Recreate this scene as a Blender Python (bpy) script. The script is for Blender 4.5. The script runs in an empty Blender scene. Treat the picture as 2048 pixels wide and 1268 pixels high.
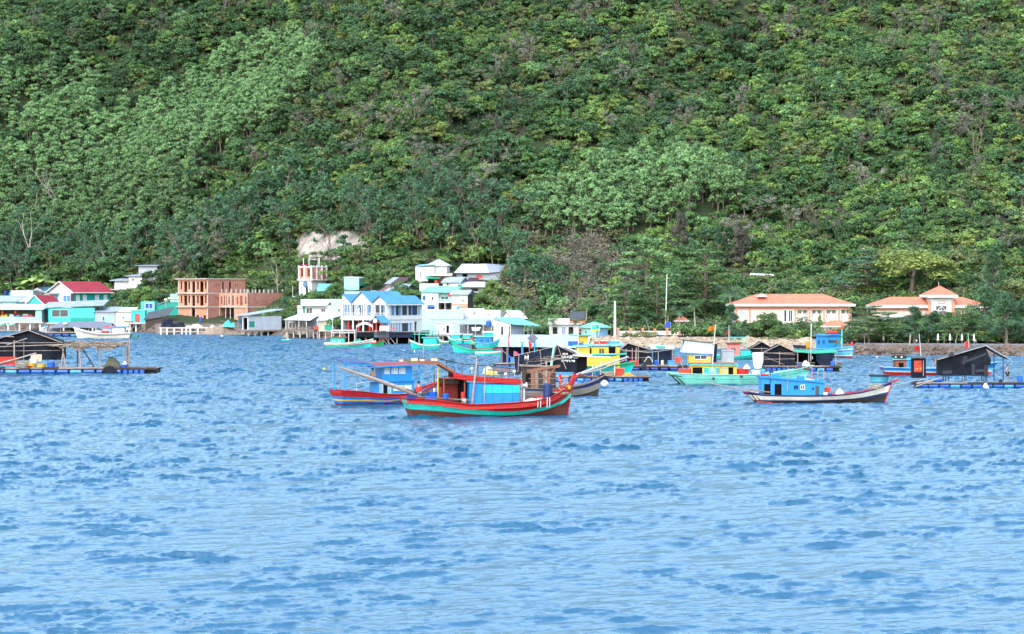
import bpy, math, random
import numpy as np
from mathutils import Vector, Matrix
R = math.radians
F = 4435.0; CX = 1024.0; HY = 585.0; CH = 10.0      # focal length, principal column, horizon row (photo pixels), eye height (m)
SC = bpy.context.scene
COL = SC.collection

def P(px, py, d):
    return Vector(((px - CX) / F * d, d, CH - (py - HY) / F * d))
def DW(py):                       # distance at which the water surface shows on a photo row
    return CH * F / (py - HY)
def lin(c):
    c = c / 255.0
    return c / 12.92 if c <= 0.04045 else ((c + 0.055) / 1.055) ** 2.4
def C(r, g, b, k=0.8):
    return (lin(r) * k, lin(g) * k, lin(b) * k)
def interp(x, pts):
    xs = [p[0] for p in pts]; ys = [p[1] for p in pts]
    return float(np.interp(x, xs, ys))
def smooth(x, pts):               # monotone-free cubic (catmull) through points
    n = len(pts)
    if x <= pts[0][0]: return pts[0][1]
    if x >= pts[-1][0]: return pts[-1][1]
    for i in range(n - 1):
        if x <= pts[i + 1][0]:
            break
    x0, y0 = pts[i]; x1, y1 = pts[i + 1]
    def slope(j):
        if j <= 0: return (pts[1][1] - pts[0][1]) / (pts[1][0] - pts[0][0])
        if j >= n - 1: return (pts[-1][1] - pts[-2][1]) / (pts[-1][0] - pts[-2][0])
        return (pts[j + 1][1] - pts[j - 1][1]) / (pts[j + 1][0] - pts[j - 1][0])
    h = x1 - x0; t = (x - x0) / h; m0 = slope(i) * h; m1 = slope(i + 1) * h
    return (2*t**3 - 3*t**2 + 1)*y0 + (t**3 - 2*t**2 + t)*m0 + (-2*t**3 + 3*t**2)*y1 + (t**3 - t**2)*m1

# ------------------------------------------------------------------ materials
MATS = {}
SPEC = {}
def S(name, rgb, kind='paint', rough=0.6, **kw):
    rgb = tuple(v*kw.pop('alb', 0.80) for v in rgb) if kind not in ('leaf','leafi') else rgb
    SPEC[name] = dict(rgb=rgb, kind=kind, rough=rough, **kw)

def getmat(name):
    if name in MATS: return MATS[name]
    sp = SPEC[name]; kind = sp['kind']
    m = bpy.data.materials.new(name); m.use_nodes = True
    nt = m.node_tree; N = nt.nodes; L = nt.links
    b = N['Principled BSDF']
    b.inputs['Roughness'].default_value = sp['rough']
    b.inputs['Specular IOR Level'].default_value = sp.get('spec', 0.35)
    if 'metal' in sp: b.inputs['Metallic'].default_value = sp['metal']
    tc = N.new('ShaderNodeTexCoord')
    rgb = tuple(sp['rgb']) + (1,)
    def noise(scale, detail=4, rough=0.6, vec=None, stretch=None):
        n = N.new('ShaderNodeTexNoise'); n.inputs['Scale'].default_value = scale
        n.inputs['Detail'].default_value = detail; n.inputs['Roughness'].default_value = rough
        v = vec or tc.outputs['Object']
        if stretch:
            mp = N.new('ShaderNodeMapping'); mp.inputs['Scale'].default_value = stretch
            L.new(v, mp.inputs['Vector']); v = mp.outputs['Vector']
        L.new(v, n.inputs['Vector']); return n.outputs['Fac']
    def ramp(f, lo, hi, a=0.0, c=1.0):
        r = N.new('ShaderNodeMapRange'); r.inputs['From Min'].default_value = lo; r.inputs['From Max'].default_value = hi
        r.inputs['To Min'].default_value = a; r.inputs['To Max'].default_value = c
        L.new(f, r.inputs['Value']); return r.outputs['Result']
    def mix(fac, a, c, blend='MIX'):
        x = N.new('ShaderNodeMix'); x.data_type = 'RGBA'; x.blend_type = blend
        for s_, v_ in ((x.inputs[0], fac), (x.inputs[6], a), (x.inputs[7], c)):
            if isinstance(v_, (float, int)): s_.default_value = v_
            elif isinstance(v_, tuple): s_.default_value = v_
            else: L.new(v_, s_)
        return x.outputs[2]
    def bump(h, strength, dist):
        bp = N.new('ShaderNodeBump'); bp.inputs['Strength'].default_value = strength; bp.inputs['Distance'].default_value = dist
        L.new(h, bp.inputs['Height']); L.new(bp.outputs['Normal'], b.inputs['Normal'])
    dark = tuple(c * 0.55 for c in sp['rgb']) + (1,)
    if kind == 'paint':
        g = sp.get('grime', 0.35)
        dirt = tuple(sp.get('dirt', (0.10, 0.085, 0.065))) + (1,)
        c1 = mix(ramp(noise(sp.get('scale', 0.9), 5), 0.35, 0.72, 0, 1), rgb, tuple(min(1, c * 0.8) for c in sp['rgb']) + (1,))
        st = ramp(noise(2.2, 5, 0.65, stretch=(1.6, 1.6, 0.22)), 0.56, 0.78, 0, g)
        c2 = mix(st, c1, dirt)
        fl = ramp(noise(5.0, 4, 0.7), 0.64, 0.72, 0, g * 0.8)
        c3 = mix(fl, c2, dirt)
        L.new(c3, b.inputs['Base Color'])
        bump(noise(9, 3), 0.25, 0.02)
    elif kind == 'hull':           # painted planks, chipped and stained
        g = sp.get('grime', 0.4)
        dirt = tuple(sp.get('dirt', (0.06, 0.04, 0.03))) + (1,)
        c1 = mix(ramp(noise(1.3, 5), 0.35, 0.7), rgb, tuple(c * 0.72 for c in sp['rgb']) + (1,))
        st = ramp(noise(2.5, 6, 0.7, stretch=(1.2, 1.2, 0.5)), 0.56, 0.74, 0, g)
        c2 = mix(st, c1, dirt)
        lt = ramp(noise(6, 4, 0.7, stretch=(0.4, 1, 2.5)), 0.63, 0.7, 0, sp.get('chip', 0.25))
        c3 = mix(lt, c2, (0.45, 0.42, 0.38, 1))
        L.new(c3, b.inputs['Base Color'])
        w = N.new('ShaderNodeTexWave'); w.wave_type = 'BANDS'; w.bands_direction = 'Z'
        w.inputs['Scale'].default_value = 1.2; w.inputs['Distortion'].default_value = 1.0
        L.new(tc.outputs['Object'], w.inputs['Vector'])
        bump(w.outputs['Fac'], 0.25, 0.03)
    elif kind == 'wood':
        c1 = mix(ramp(noise(1.2, 5, 0.6, stretch=sp.get('grain', (1, 6, 6))), 0.3, 0.7), rgb, dark)
        c2 = mix(ramp(noise(4, 4), 0.55, 0.75, 0, 0.5), c1, tuple(min(1, c * 1.5 + 0.03) for c in sp['rgb']) + (1,))
        L.new(c2, b.inputs['Base Color']); bump(noise(6, 4, 0.7, stretch=(1, 5, 5)), 0.4, 0.03)
    elif kind == 'sheet':          # corrugated roofing
        rust = tuple(sp.get('dirt', (0.16, 0.09, 0.06))) + (1,)
        c1 = mix(ramp(noise(0.5, 5), 0.35, 0.7), rgb, tuple(c * 0.75 for c in sp['rgb']) + (1,))
        c2 = mix(ramp(noise(1.2, 6, 0.7, stretch=(3, 0.5, 0.5)), 0.58, 0.75, 0, sp.get('grime', 0.5)), c1, rust)
        L.new(c2, b.inputs['Base Color'])
        w = N.new('ShaderNodeTexWave'); w.wave_type = 'BANDS'; w.bands_direction = sp.get('dir', 'X')
        w.inputs['Scale'].default_value = 1.4
        L.new(tc.outputs['Object'], w.inputs['Vector']); bump(w.outputs['Fac'], 0.6, 0.06)
    elif kind == 'tarp':
        c1 = mix(ramp(noise(0.8, 5), 0.35, 0.7), rgb, tuple(min(1, c * sp.get('lift', 1.7) + 0.004) for c in sp['rgb']) + (1,))
        L.new(c1, b.inputs['Base Color']); bump(noise(1.6, 5, 0.6, stretch=(1, 1, 0.5)), 0.7, 0.12)
    elif kind == 'brick':
        br = N.new('ShaderNodeTexBrick'); br.inputs['Scale'].default_value = 1.0
        br.inputs['Brick Width'].default_value = 0.5; br.inputs['Row Height'].default_value = 0.2
        br.inputs['Mortar Size'].default_value = 0.02
        br.inputs['Color1'].default_value = rgb
        br.inputs['Color2'].default_value = tuple(c * 0.72 for c in sp['rgb']) + (1,)
        br.inputs['Mortar'].default_value = (0.30, 0.26, 0.23, 1)
        mp = N.new('ShaderNodeMapping'); mp.inputs['Rotation'].default_value = (R(90), 0, 0)
        cx = N.new('ShaderNodeCombineXYZ'); sx = N.new('ShaderNodeSeparateXYZ')
        ad = N.new('ShaderNodeMath'); ad.operation = 'ADD'
        L.new(tc.outputs['Object'], sx.inputs[0]); L.new(sx.outputs['X'], ad.inputs[0]); L.new(sx.outputs['Y'], ad.inputs[1])
        L.new(ad.outputs[0], cx.inputs['X']); L.new(sx.outputs['Z'], cx.inputs['Y'])
        L.new(cx.outputs[0], br.inputs['Vector'])
        c1 = mix(ramp(noise(0.35, 5, 0.7), 0.42, 0.7, 0, 0.6), br.outputs['Color'], tuple(c * 0.6 for c in sp['rgb']) + (1,))
        c2 = mix(ramp(noise(1.1, 5, 0.7, stretch=(0.5, 0.5, 3)), 0.55, 0.75, 0, 0.4), c1, (0.42, 0.25, 0.17, 1))
        L.new(c2, b.inputs['Base Color'])
    elif kind == 'tile':           # pan tiles
        c1 = mix(ramp(noise(0.5, 5, 0.7), 0.38, 0.7), rgb, tuple(c * 0.7 for c in sp['rgb']) + (1,))
        c2 = mix(ramp(noise(2.5, 4, 0.7), 0.58, 0.7, 0, 0.5), c1, (0.20, 0.08, 0.05, 1))
        L.new(c2, b.inputs['Base Color'])
        w = N.new('ShaderNodeTexWave'); w.bands_direction = 'X'; w.inputs['Scale'].default_value = 1.3
        L.new(tc.outputs['Object'], w.inputs['Vector']); bump(w.outputs['Fac'], 0.5, 0.05)
    elif kind == 'rock':
        c1 = mix(ramp(noise(0.35, 6, 0.7), 0.35, 0.68), rgb, tuple(c * 0.45 for c in sp['rgb']) + (1,))
        c2 = mix(ramp(noise(2.5, 5, 0.7), 0.55, 0.7, 0, 0.6), c1, tuple(sp.get('dirt', (0.12, 0.10, 0.07))) + (1,))
        L.new(c2, b.inputs['Base Color']); bump(noise(1.5, 6, 0.7), 0.8, 0.3)
    elif kind in ('leaf', 'leafi'):
        at = N.new('ShaderNodeAttribute'); at.attribute_name = 'tint'
        if kind == 'leafi':
            ai = N.new('ShaderNodeAttribute'); ai.attribute_type = 'INSTANCER'; ai.attribute_name = 'icol'
            base = ai.outputs['Color']
        else:
            oi = N.new('ShaderNodeObjectInfo'); base = oi.outputs['Color']
        v = ramp(at.outputs['Fac'], 0, 1, 0.60, 1.5)
        hs = N.new('ShaderNodeHueSaturation'); L.new(base, hs.inputs['Color']); L.new(v, hs.inputs['Value'])
        L.new(ramp(at.outputs['Fac'], 0, 1, 0.515, 0.485), hs.inputs['Hue'])
        L.new(hs.outputs['Color'], b.inputs['Base Color'])
        b.inputs['Specular IOR Level'].default_value = 0.25
        tr = N.new('ShaderNodeBsdfTranslucent'); L.new(hs.outputs['Color'], tr.inputs['Color'])
        ms = N.new('ShaderNodeMixShader'); ms.inputs[0].default_value = 0.22
        L.new(b.outputs[0], ms.inputs[1]); L.new(tr.outputs[0], ms.inputs[2])
        L.new(ms.outputs[0], N['Material Output'].inputs['Surface'])
    else:                          # plain, slightly mottled
        c1 = mix(ramp(noise(sp.get('scale', 2.0), 4), 0.35, 0.7), rgb, tuple(c * 0.75 for c in sp['rgb']) + (1,))
        L.new(c1, b.inputs['Base Color'])
    MATS[name] = m
    return m

# ------------------------------------------------------------------ mesh builder
class MB:
    def __init__(s):
        s.v = []; s.f = []; s.fm = []; s.mats = []
    def mi(s, m):
        if m not in s.mats: s.mats.append(m)
        return s.mats.index(m)
    def add(s, vs, fs, m):
        o = len(s.v); s.v += [tuple(p) for p in vs]; i = s.mi(m)
        for f in fs:
            s.f.append(tuple(o + k for k in f)); s.fm.append(i)
        return s
    def poly(s, pts, m):
        return s.add(pts, [tuple(range(len(pts)))], m)
    def box(s, x0, x1, y0, y1, z0, z1, m):
        v = [(x0,y0,z0),(x1,y0,z0),(x1,y1,z0),(x0,y1,z0),(x0,y0,z1),(x1,y0,z1),(x1,y1,z1),(x0,y1,z1)]
        return s.add(v, [(0,3,2,1),(4,5,6,7),(0,1,5,4),(1,2,6,5),(2,3,7,6),(3,0,4,7)], m)
    def beam(s, a, b, w, h, m):    # rectangular bar from a to b
        a = Vector(a); b = Vector(b); d = (b - a).normalized()
        up = Vector((0,0,1)) if abs(d.z) < 0.95 else Vector((0,1,0))
        sd = d.cross(up).normalized() * (w / 2); u = sd.cross(d).normalized() * (h / 2)
        v = [a-sd-u, a+sd-u, a+sd+u, a-sd+u, b-sd-u, b+sd-u, b+sd+u, b-sd+u]
        return s.add(v, [(0,1,2,3),(7,6,5,4),(0,4,5,1),(1,5,6,2),(2,6,7,3),(3,7,4,0)], m)
    def tube(s, pts, r, m, n=6, caps=True):
        pts = [Vector(p) for p in pts]; k = len(pts)
        rs = r if isinstance(r, (list, tuple)) else [r] * k
        vs = []; fs = []
        for i, p in enumerate(pts):
            d = (pts[min(i+1, k-1)] - pts[max(i-1, 0)]).normalized()
            up = Vector((0,0,1)) if abs(d.z) < 0.95 else Vector((0,1,0))
            a = d.cross(up).normalized(); b = a.cross(d)
            for j in range(n):
                t = 2 * math.pi * j / n
                vs.append(p + (a * math.cos(t) + b * math.sin(t)) * rs[i])
        for i in range(k - 1):
            for j in range(n):
                fs.append((i*n+j, i*n+(j+1)%n, (i+1)*n+(j+1)%n, (i+1)*n+j))
        if caps:
            fs.append(tuple(range(n))[::-1]); fs.append(tuple((k-1)*n+j for j in range(n)))
        return s.add(vs, fs, m)
    def lathe(s, prof, m, c=(0,0,0), n=14, axis='Z'):
        vs = []; fs = []; k = len(prof)
        for r, z in prof:
            for j in range(n):
                t = 2 * math.pi * j / n; q = (r*math.cos(t), r*math.sin(t), z)
                if axis == 'X': q = (q[2], q[0], q[1])
                if axis == 'Y': q = (q[0], q[2], q[1])
                vs.append((c[0]+q[0], c[1]+q[1], c[2]+q[2]))
        for i in range(k-1):
            for j in range(n):
                fs.append((i*n+j, i*n+(j+1)%n, (i+1)*n+(j+1)%n, (i+1)*n+j))
        fs.append(tuple(range(n))[::-1]); fs.append(tuple((k-1)*n+j for j in range(n)))
        return s.add(vs, fs, m)
    def extrude(s, pts, axis, a0, a1, m):   # polygon in the plane of the other two axes
        n = len(pts)
        def q(p, a):
            return {'Y': (p[0], a, p[1]), 'X': (a, p[0], p[1]), 'Z': (p[0], p[1], a)}[axis]
        vs = [q(p, a0) for p in pts] + [q(p, a1) for p in pts]
        fs = [tuple(range(n)), tuple(range(2*n-1, n-1, -1))] + [(i, n+i, n+(i+1)%n, (i+1)%n) for i in range(n)]
        return s.add(vs, fs, m)
    def wall(s, a, b, z0, z1, th, m, holes=(), reveal=None):
        """vertical wall from a=(x,y) to b=(x,y); th thickness to the left of a->b; holes (u0,u1,w0,w1) in wall units from a and z0"""
        a = Vector((a[0], a[1], 0)); b = Vector((b[0], b[1], 0)); L = (b - a).length; d = (b - a) / L
        nr = Vector((-d.y, d.x, 0)) * th; H = z1 - z0
        us = sorted({0, L} | {max(0, min(L, h[i])) for h in holes for i in (0, 1)})
        ws = sorted({0, H} | {max(0, min(H, h[i])) for h in holes for i in (2, 3)})
        def solid(i, j):
            if i < 0 or j < 0 or i >= len(us)-1 or j >= len(ws)-1: return None
            u = (us[i]+us[i+1])/2; w = (ws[j]+ws[j+1])/2
            return not any(h[0] < u < h[1] and h[2] < w < h[3] for h in holes)
        def pt(u, w, k): return a + d*u + nr*k + Vector((0,0,z0+w))
        rm = reveal or m
        for i in range(len(us)-1):
            for j in range(len(ws)-1):
                if not solid(i, j): continue
                u0,u1,w0,w1 = us[i],us[i+1],ws[j],ws[j+1]
                s.poly([pt(u0,w0,0),pt(u1,w0,0),pt(u1,w1,0),pt(u0,w1,0)], m)
                s.poly([pt(u1,w0,1),pt(u0,w0,1),pt(u0,w1,1),pt(u1,w1,1)], m)
                for di,dj,e in ((-1,0,((u0,w1),(u0,w0))),(1,0,((u1,w0),(u1,w1))),(0,-1,((u0,w0),(u1,w0))),(0,1,((u1,w1),(u0,w1)))):
                    if solid(i+di, j+dj) is False:
                        (p0,q0),(p1,q1) = e
                        s.poly([pt(p0,q0,0),pt(p0,q0,1),pt(p1,q1,1),pt(p1,q1,0)], rm)
        return s
    def sheet(s, grid, m, th=0.0):   # grid of points -> thick sheet
        r = len(grid); c = len(grid[0])
        vs = [p for row in grid for p in row]; o = len(vs)
        vs2 = [(p[0], p[1], p[2]-th) for p in vs]
        fs = [(i*c+j, i*c+j+1, (i+1)*c+j+1, (i+1)*c+j) for i in range(r-1) for j in range(c-1)]
        fs2 = [tuple(o+k for k in f[::-1]) for f in fs]
        ed = [(j, j+1) for j in range(c-1)] + [((r-1)*c+j+1, (r-1)*c+j) for j in range(c-1)] \
           + [((i+1)*c, i*c) for i in range(r-1)] + [(i*c+c-1, (i+1)*c+c-1) for i in range(r-1)]
        fs3 = [(b_, a_, o+a_, o+b_) for a_, b_ in ed]
        return s.add(vs+vs2, fs+fs2+fs3, m)
    def mesh(s, name, k=1.0, smooth_=False):
        me = bpy.data.meshes.new(name)
        me.from_pydata([(p[0]*k, p[1]*k, p[2]*k) for p in s.v], [], s.f)
        for m in s.mats: me.materials.append(getmat(m))
        me.polygons.foreach_set('material_index', s.fm)
        if smooth_: me.polygons.foreach_set('use_smooth', [True]*len(s.f))
        me.update(); me.validate()
        return me

def LD(px, py, d0):               # distance at which the ground shows on a photo row, searched near d0
    best = d0
    for d in np.arange(d0-60, d0+60, 1.0):
        if G(px, d) >= CH-(py-HY)/F*d - .2: return float(d)
    return best
LABELS = {}
def link(name, data, parent=None):
    o = bpy.data.objects.new(name, data); COL.objects.link(o)
    if parent: o.parent = parent
    return o
def tag(o, label, cat, group=None):
    o['label'] = label; o['category'] = cat
    if group: o['group'] = group
    if label in LABELS and not group: print('DUP LABEL', label)
    LABELS[label] = 1
    return o

class T:
    """a thing: an Empty at its base; part meshes are given in photo pixels at the thing's distance (k metres each)"""
    def __init__(s, name, label, cat, px, py, d=None, yaw=0, group=None, tilt=0):
        d = d or DW(py)
        if py < 608 and cat in ('house','hut','hall','shed','stall'): d = LD(px, py, d)
        s.d = d; s.k = d / F; s.px = px
        s.o = link(name, None); s.o.location = P(px, py, d); s.o.rotation_euler = (0, R(tilt), R(yaw))
        s.o.empty_display_size = 0.3
        tag(s.o, label, cat, group)
    def part(s, name, mb, parent=None, label=None, smooth_=False):
        o = link(name, mb.mesh(name, s.k, smooth_), parent or s.o)
        if label: o['label'] = label
        return o
def solo(name, label, cat, mb, px, py, d=None, yaw=0, group=None, smooth_=False, k=None):
    d = d or DW(py)
    o = link(name, mb.mesh(name, k or d / F, smooth_)); o.location = P(px, py, d); o.rotation_euler = (0, 0, R(yaw))
    return tag(o, label, cat, group)
def struct(name, me, kind='structure'):
    o = link(name, me); o['kind'] = kind; return o
# ------------------------------------------------------------------ camera, sky, sun
cam = bpy.data.cameras.new('camera'); cam.lens = 36.0 * F / 2048; cam.sensor_width = 36.0
cam.shift_y = -(634.0 - HY) / 2048; cam.clip_end = 5000; cam.clip_start = 1
co = bpy.data.objects.new('camera', cam); COL.objects.link(co); co.location = (0, 0, CH); co.rotation_euler = (R(90), 0, 0)
SC.camera = co
SUN_EL, SUN_AZ = 48.0, 205.0      # azimuth clockwise from +Y (view direction): behind the viewer's left shoulder
w = bpy.data.worlds.new('World'); SC.world = w; w.use_nodes = True
sky = w.node_tree.nodes.new('ShaderNodeTexSky'); sky.sky_type = 'NISHITA'; sky.sun_disc = False
sky.sun_elevation = R(SUN_EL); sky.sun_rotation = R(SUN_AZ); sky.ozone_density = 2.3; sky.air_density = 2.0; sky.dust_density = 2.0
bg = w.node_tree.nodes['Background']; bg.inputs['Strength'].default_value = 0.15
w.node_tree.links.new(sky.outputs['Color'], bg.inputs['Color'])
sl = bpy.data.lights.new('sun', 'SUN'); sl.energy = 0.75; sl.angle = R(42); sl.color = (1.0, 0.96, 0.9)
so = bpy.data.objects.new('sun', sl); COL.objects.link(so)
dv = Vector((math.sin(R(SUN_AZ))*math.cos(R(SUN_EL)), math.cos(R(SUN_AZ))*math.cos(R(SUN_EL)), math.sin(R(SUN_EL))))
so.rotation_euler = (-dv).to_track_quat('-Z', 'Y').to_euler(); so.location = dv * 300
SC.view_settings.view_transform = 'Standard'; SC.view_settings.look = 'None'; SC.view_settings.gamma = 1.0
SC.view_settings.exposure = 2.4
SC.render.engine = 'CYCLES'
SC.cycles.max_bounces = 6; SC.cycles.diffuse_bounces = 3; SC.cycles.glossy_bounces = 3; SC.cycles.transmission_bounces = 2
SC.cycles.use_adaptive_sampling = True; SC.cycles.adaptive_threshold = 0.02
try:
    SC.cycles.use_denoising = True; SC.cycles.denoiser = 'OPENIMAGEDENOISE'
except Exception: pass

# ------------------------------------------------------------------ terrain
DS = [(-700,575),(0,575),(180,562),(270,558),(318,529),(480,529),(560,505),(640,485),(690,455),(850,457),(985,452),(1070,440),(1230,405),(1430,392),(1640,375),(1720,352),(2048,347),(2800,345)]
PR = [(-700, [(0,-.4),(7,.9),(30,5.2),(68,12.5),(420,188.5)]),
      (850,  [(0,-.4),(7,1.0),(30,4.6),(70,12.6),(420,187.6)]),
      (1080, [(0,-.4),(8,.8),(45,2.6),(80,10),(420,180)]),
      (1300, [(0,-.4),(9,.8),(70,2.6),(105,9),(420,166.5)]),
      (1560, [(0,-.4),(4,1.1),(78,2.4),(130,13.0),(420,158)]),
      (2800, [(0,-.4),(4,1.0),(78,2.3),(145,13.6),(420,151)])]
PRN = np.array([p[1] for p in PR]); PRX = np.array([p[0] for p in PR], float)
DSX = np.array([p[0] for p in DS], float); DSY = np.array([p[1] for p in DS], float)
DSSX = np.linspace(-700, 2800, 120); _r = np.interp(DSSX, DSX, DSY); _r = np.concatenate([np.full(12,_r[0]), _r, np.full(12,_r[-1])])
DSSY = np.convolve(_r, np.hanning(15)/np.hanning(15).sum(), 'same')[12:-12]
def vnoise(x, y, seed=0):         # cheap smooth value noise, vectorised
    xi = np.floor(x).astype(np.int64); yi = np.floor(y).astype(np.int64); fx = x - xi; fy = y - yi
    fx = fx*fx*(3-2*fx); fy = fy*fy*(3-2*fy)
    def h(a, b):
        n = (a*374761393 + b*668265263 + seed*974634) & 0x7fffffff
        n = ((n ^ (n >> 13)) * 1274126177) & 0x7fffffff
        return ((n ^ (n >> 16)) & 0xffff) / 65535.0
    return (h(xi,yi)*(1-fx)+h(xi+1,yi)*fx)*(1-fy) + (h(xi,yi+1)*(1-fx)+h(xi+1,yi+1)*fx)*fy
def ground(px, d):                # height of the ground in a view column at a distance (arrays)
    px = np.asarray(px, float); d = np.asarray(d, float)
    t = d - np.interp(px, DSX, DSY); f_ = np.clip((t-14)/36, 0, 1)
    t = t*(1-f_) + (d - np.interp(px, DSSX, DSSY))*f_
    k = np.clip(np.searchsorted(PRX, px) - 1, 0, len(PRX)-2)
    f = np.clip((px - PRX[k]) / (PRX[k+1] - PRX[k]), 0, 1)
    prof = PRN[k] * (1-f)[..., None, None] + PRN[k+1] * f[..., None, None]
    z = np.full(t.shape, -0.4)
    for i in range(4):
        t0 = prof[..., i, 0]; t1 = prof[..., i+1, 0]; z0 = prof[..., i, 1]; z1 = prof[..., i+1, 1]
        m = (t >= t0)
        z = np.where(m, z0 + (z1 - z0) * (t - t0) / (t1 - t0), z)
    z = np.where(t < 0, np.maximum(-0.4 + t * 0.25, -6), z)
    x = (px - CX) / F * d
    hm = np.clip((t - 70) / 60, 0, 1)
    z = z + hm * ((vnoise(x/45+7, d/45, 1)-.5)*9 + (vnoise(x/17, d/17, 2)-.5)*3.5)
    dv_ = 704 + .16*px + 46
    fade = np.clip((720 - px) / 170, 0, 1)
    z = z - fade * 30 * np.exp(-((d - dv_)/24)**2) + fade * 9 * np.exp(-((d - dv_ + 52)/22)**2)
    dv2 = 560 + 0.22*(px - 900)     # shallower gully on the middle of the slope
    fd2 = np.clip((px-820)/120, 0, 1) * np.clip((1700-px)/200, 0, 1)
    z = z - fd2 * 5 * np.exp(-((d - dv2 - 35)/16)**2) + fd2 * 4 * np.exp(-((d - dv2)/18)**2)
    return z
def G(px, d): return float(ground(np.array([px]), np.array([d]))[0])

def terrain_material():
    m = bpy.data.materials.new('hillside_ground'); m.use_nodes = True; nt = m.node_tree; N = nt.nodes; L = nt.links
    b = N['Principled BSDF']; b.inputs['Roughness'].default_value = .95; b.inputs['Specular IOR Level'].default_value = .15
    tc = N.new('ShaderNodeTexCoord')
    def noise(sc, det=6, ro=.65):
        n = N.new('ShaderNodeTexNoise'); n.inputs['Scale'].default_value = sc; n.inputs['Detail'].default_value = det; n.inputs['Roughness'].default_value = ro
        L.new(tc.outputs['Object'], n.inputs['Vector']); return n.outputs['Fac']
    def attr(n):
        a = N.new('ShaderNodeAttribute'); a.attribute_name = n; return a.outputs['Fac']
    def two(f, a, c):
        r = N.new('ShaderNodeMapRange'); r.inputs['From Min'].default_value = .38; r.inputs['From Max'].default_value = .64; L.new(f, r.inputs['Value'])
        return mixc(r.outputs['Result'], a, c)
    def mixc(f, a, c):
        x = N.new('ShaderNodeMix'); x.data_type = 'RGBA'
        L.new(f, x.inputs[0])
        for s_, v_ in ((x.inputs[6], a), (x.inputs[7], c)):
            if isinstance(v_, tuple): s_.default_value = v_ + (1,)
            else: L.new(v_, s_)
        return x.outputs[2]
    def mask(name, sc, w=.25):     # attribute edge broken up by noise
        ad = N.new('ShaderNodeMath'); ad.operation = 'ADD'; L.new(attr(name), ad.inputs[0]); L.new(noise(sc, 5, .7), ad.inputs[1])
        r = N.new('ShaderNodeMapRange'); r.inputs['From Min'].default_value = 1 - w*.3; r.inputs['From Max'].default_value = 1 + w*.3; L.new(ad.outputs[0], r.inputs['Value'])
        return r.outputs['Result']
    soil_as_shade = two(noise(.25), (.014,.027,.010), (.026,.032,.015))  # ground darkened so gaps between the trees read as shade
    rock = two(noise(.5), (.115,.098,.092), (.055,.05,.038)); sand = two(noise(.4), (.27,.21,.155), (.15,.11,.08)); shore = two(noise(.8), (.125,.10,.085), (.05,.038,.032))
    cliff = two(noise(.35), (.30,.265,.24), (.14,.12,.11))
    c = mixc(mask('rock', .22), soil_as_shade, rock); c = mixc(mask('shore', .3), c, shore); c = mixc(mask('sand', .3), c, sand); c = mixc(mask('cliff', .3), c, cliff)
    L.new(c, b.inputs['Base Color'])
    bp = N.new('ShaderNodeBump'); bp.inputs['Strength'].default_value = .9; bp.inputs['Distance'].default_value = .5
    L.new(noise(.9, 7, .7), bp.inputs['Height']); L.new(bp.outputs['Normal'], b.inputs['Normal'])
    return m
def make_terrain():
    pxs = np.linspace(-650, 2700, 420)
    ts = np.concatenate([np.linspace(-25, 0, 8)[:-1], np.linspace(0, 12, 16)[:-1], np.linspace(12, 150, 70)[:-1], np.linspace(150, 520, 110)])
    PX, TT = np.meshgrid(pxs, ts); D = TT + np.interp(PX, DSX, DSY)
    Z = ground(PX, D)
    rough = np.clip((TT+2)/4, 0, 1)
    X = (PX - CX) / F * D
    Z = Z + rough * (vnoise(X/1.7, D/1.7, 5)-.5)*.5
    py = HY - (Z - CH) / D * F
    r, c = PX.shape
    me = bpy.data.meshes.new('hillside')
    v = np.stack([X, D, Z], -1).reshape(-1, 3)
    idx = np.arange(r*c).reshape(r, c)
    fs = np.stack([idx[:-1,:-1], idx[:-1,1:], idx[1:,1:], idx[1:,:-1]], -1).reshape(-1, 4)
    me.from_pydata(v.tolist(), [], fs.tolist())
    me.materials.append(terrain_material())
    def soft(x, a0, a1): return np.clip((x-a0)/(a1-a0), 0, 1)
    m_rock = soft(PX, 1400, 1480)*soft(TT, 80, 92)*(1-soft(TT, 140, 158))*.62*(.7+.6*vnoise(PX/60, TT/14, 77))
    m_rock = np.maximum(m_rock, (soft(PX, 60, 90)*(1-soft(PX, 120, 150)))*soft(TT, 34, 42)*(1-soft(TT, 60, 70))*.9)
    m_rock = np.maximum(m_rock, soft(PX, 1120, 1160)*(1-soft(PX, 1190, 1230))*soft(TT, 44, 50)*(1-soft(TT, 66, 74))*.7)
    m_sand = soft(PX, 1150, 1215)*(1-soft(PX, 1640, 1690))*(1-soft(TT, 24, 34))
    m_shore = np.maximum(1-soft(TT, 6, 26), soft(PX, 1660, 1720)*(1-soft(TT, 7, 12)))
    m_cliff = soft(PX, 575, 610)*(1-soft(PX, 725, 755))*soft(py, 455, 470)*(1-soft(py, 512, 530))
    for nm, arr in (('rock', m_rock), ('sand', m_sand), ('shore', m_shore), ('cliff', m_cliff)):
        at = me.attributes.new(nm, 'FLOAT', 'POINT'); at.data.foreach_set('value', arr.ravel().astype(np.float32))
    me.polygons.foreach_set('use_smooth', [True]*len(fs))
    me.update()
    struct('hillside', me)
make_terrain()

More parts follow.
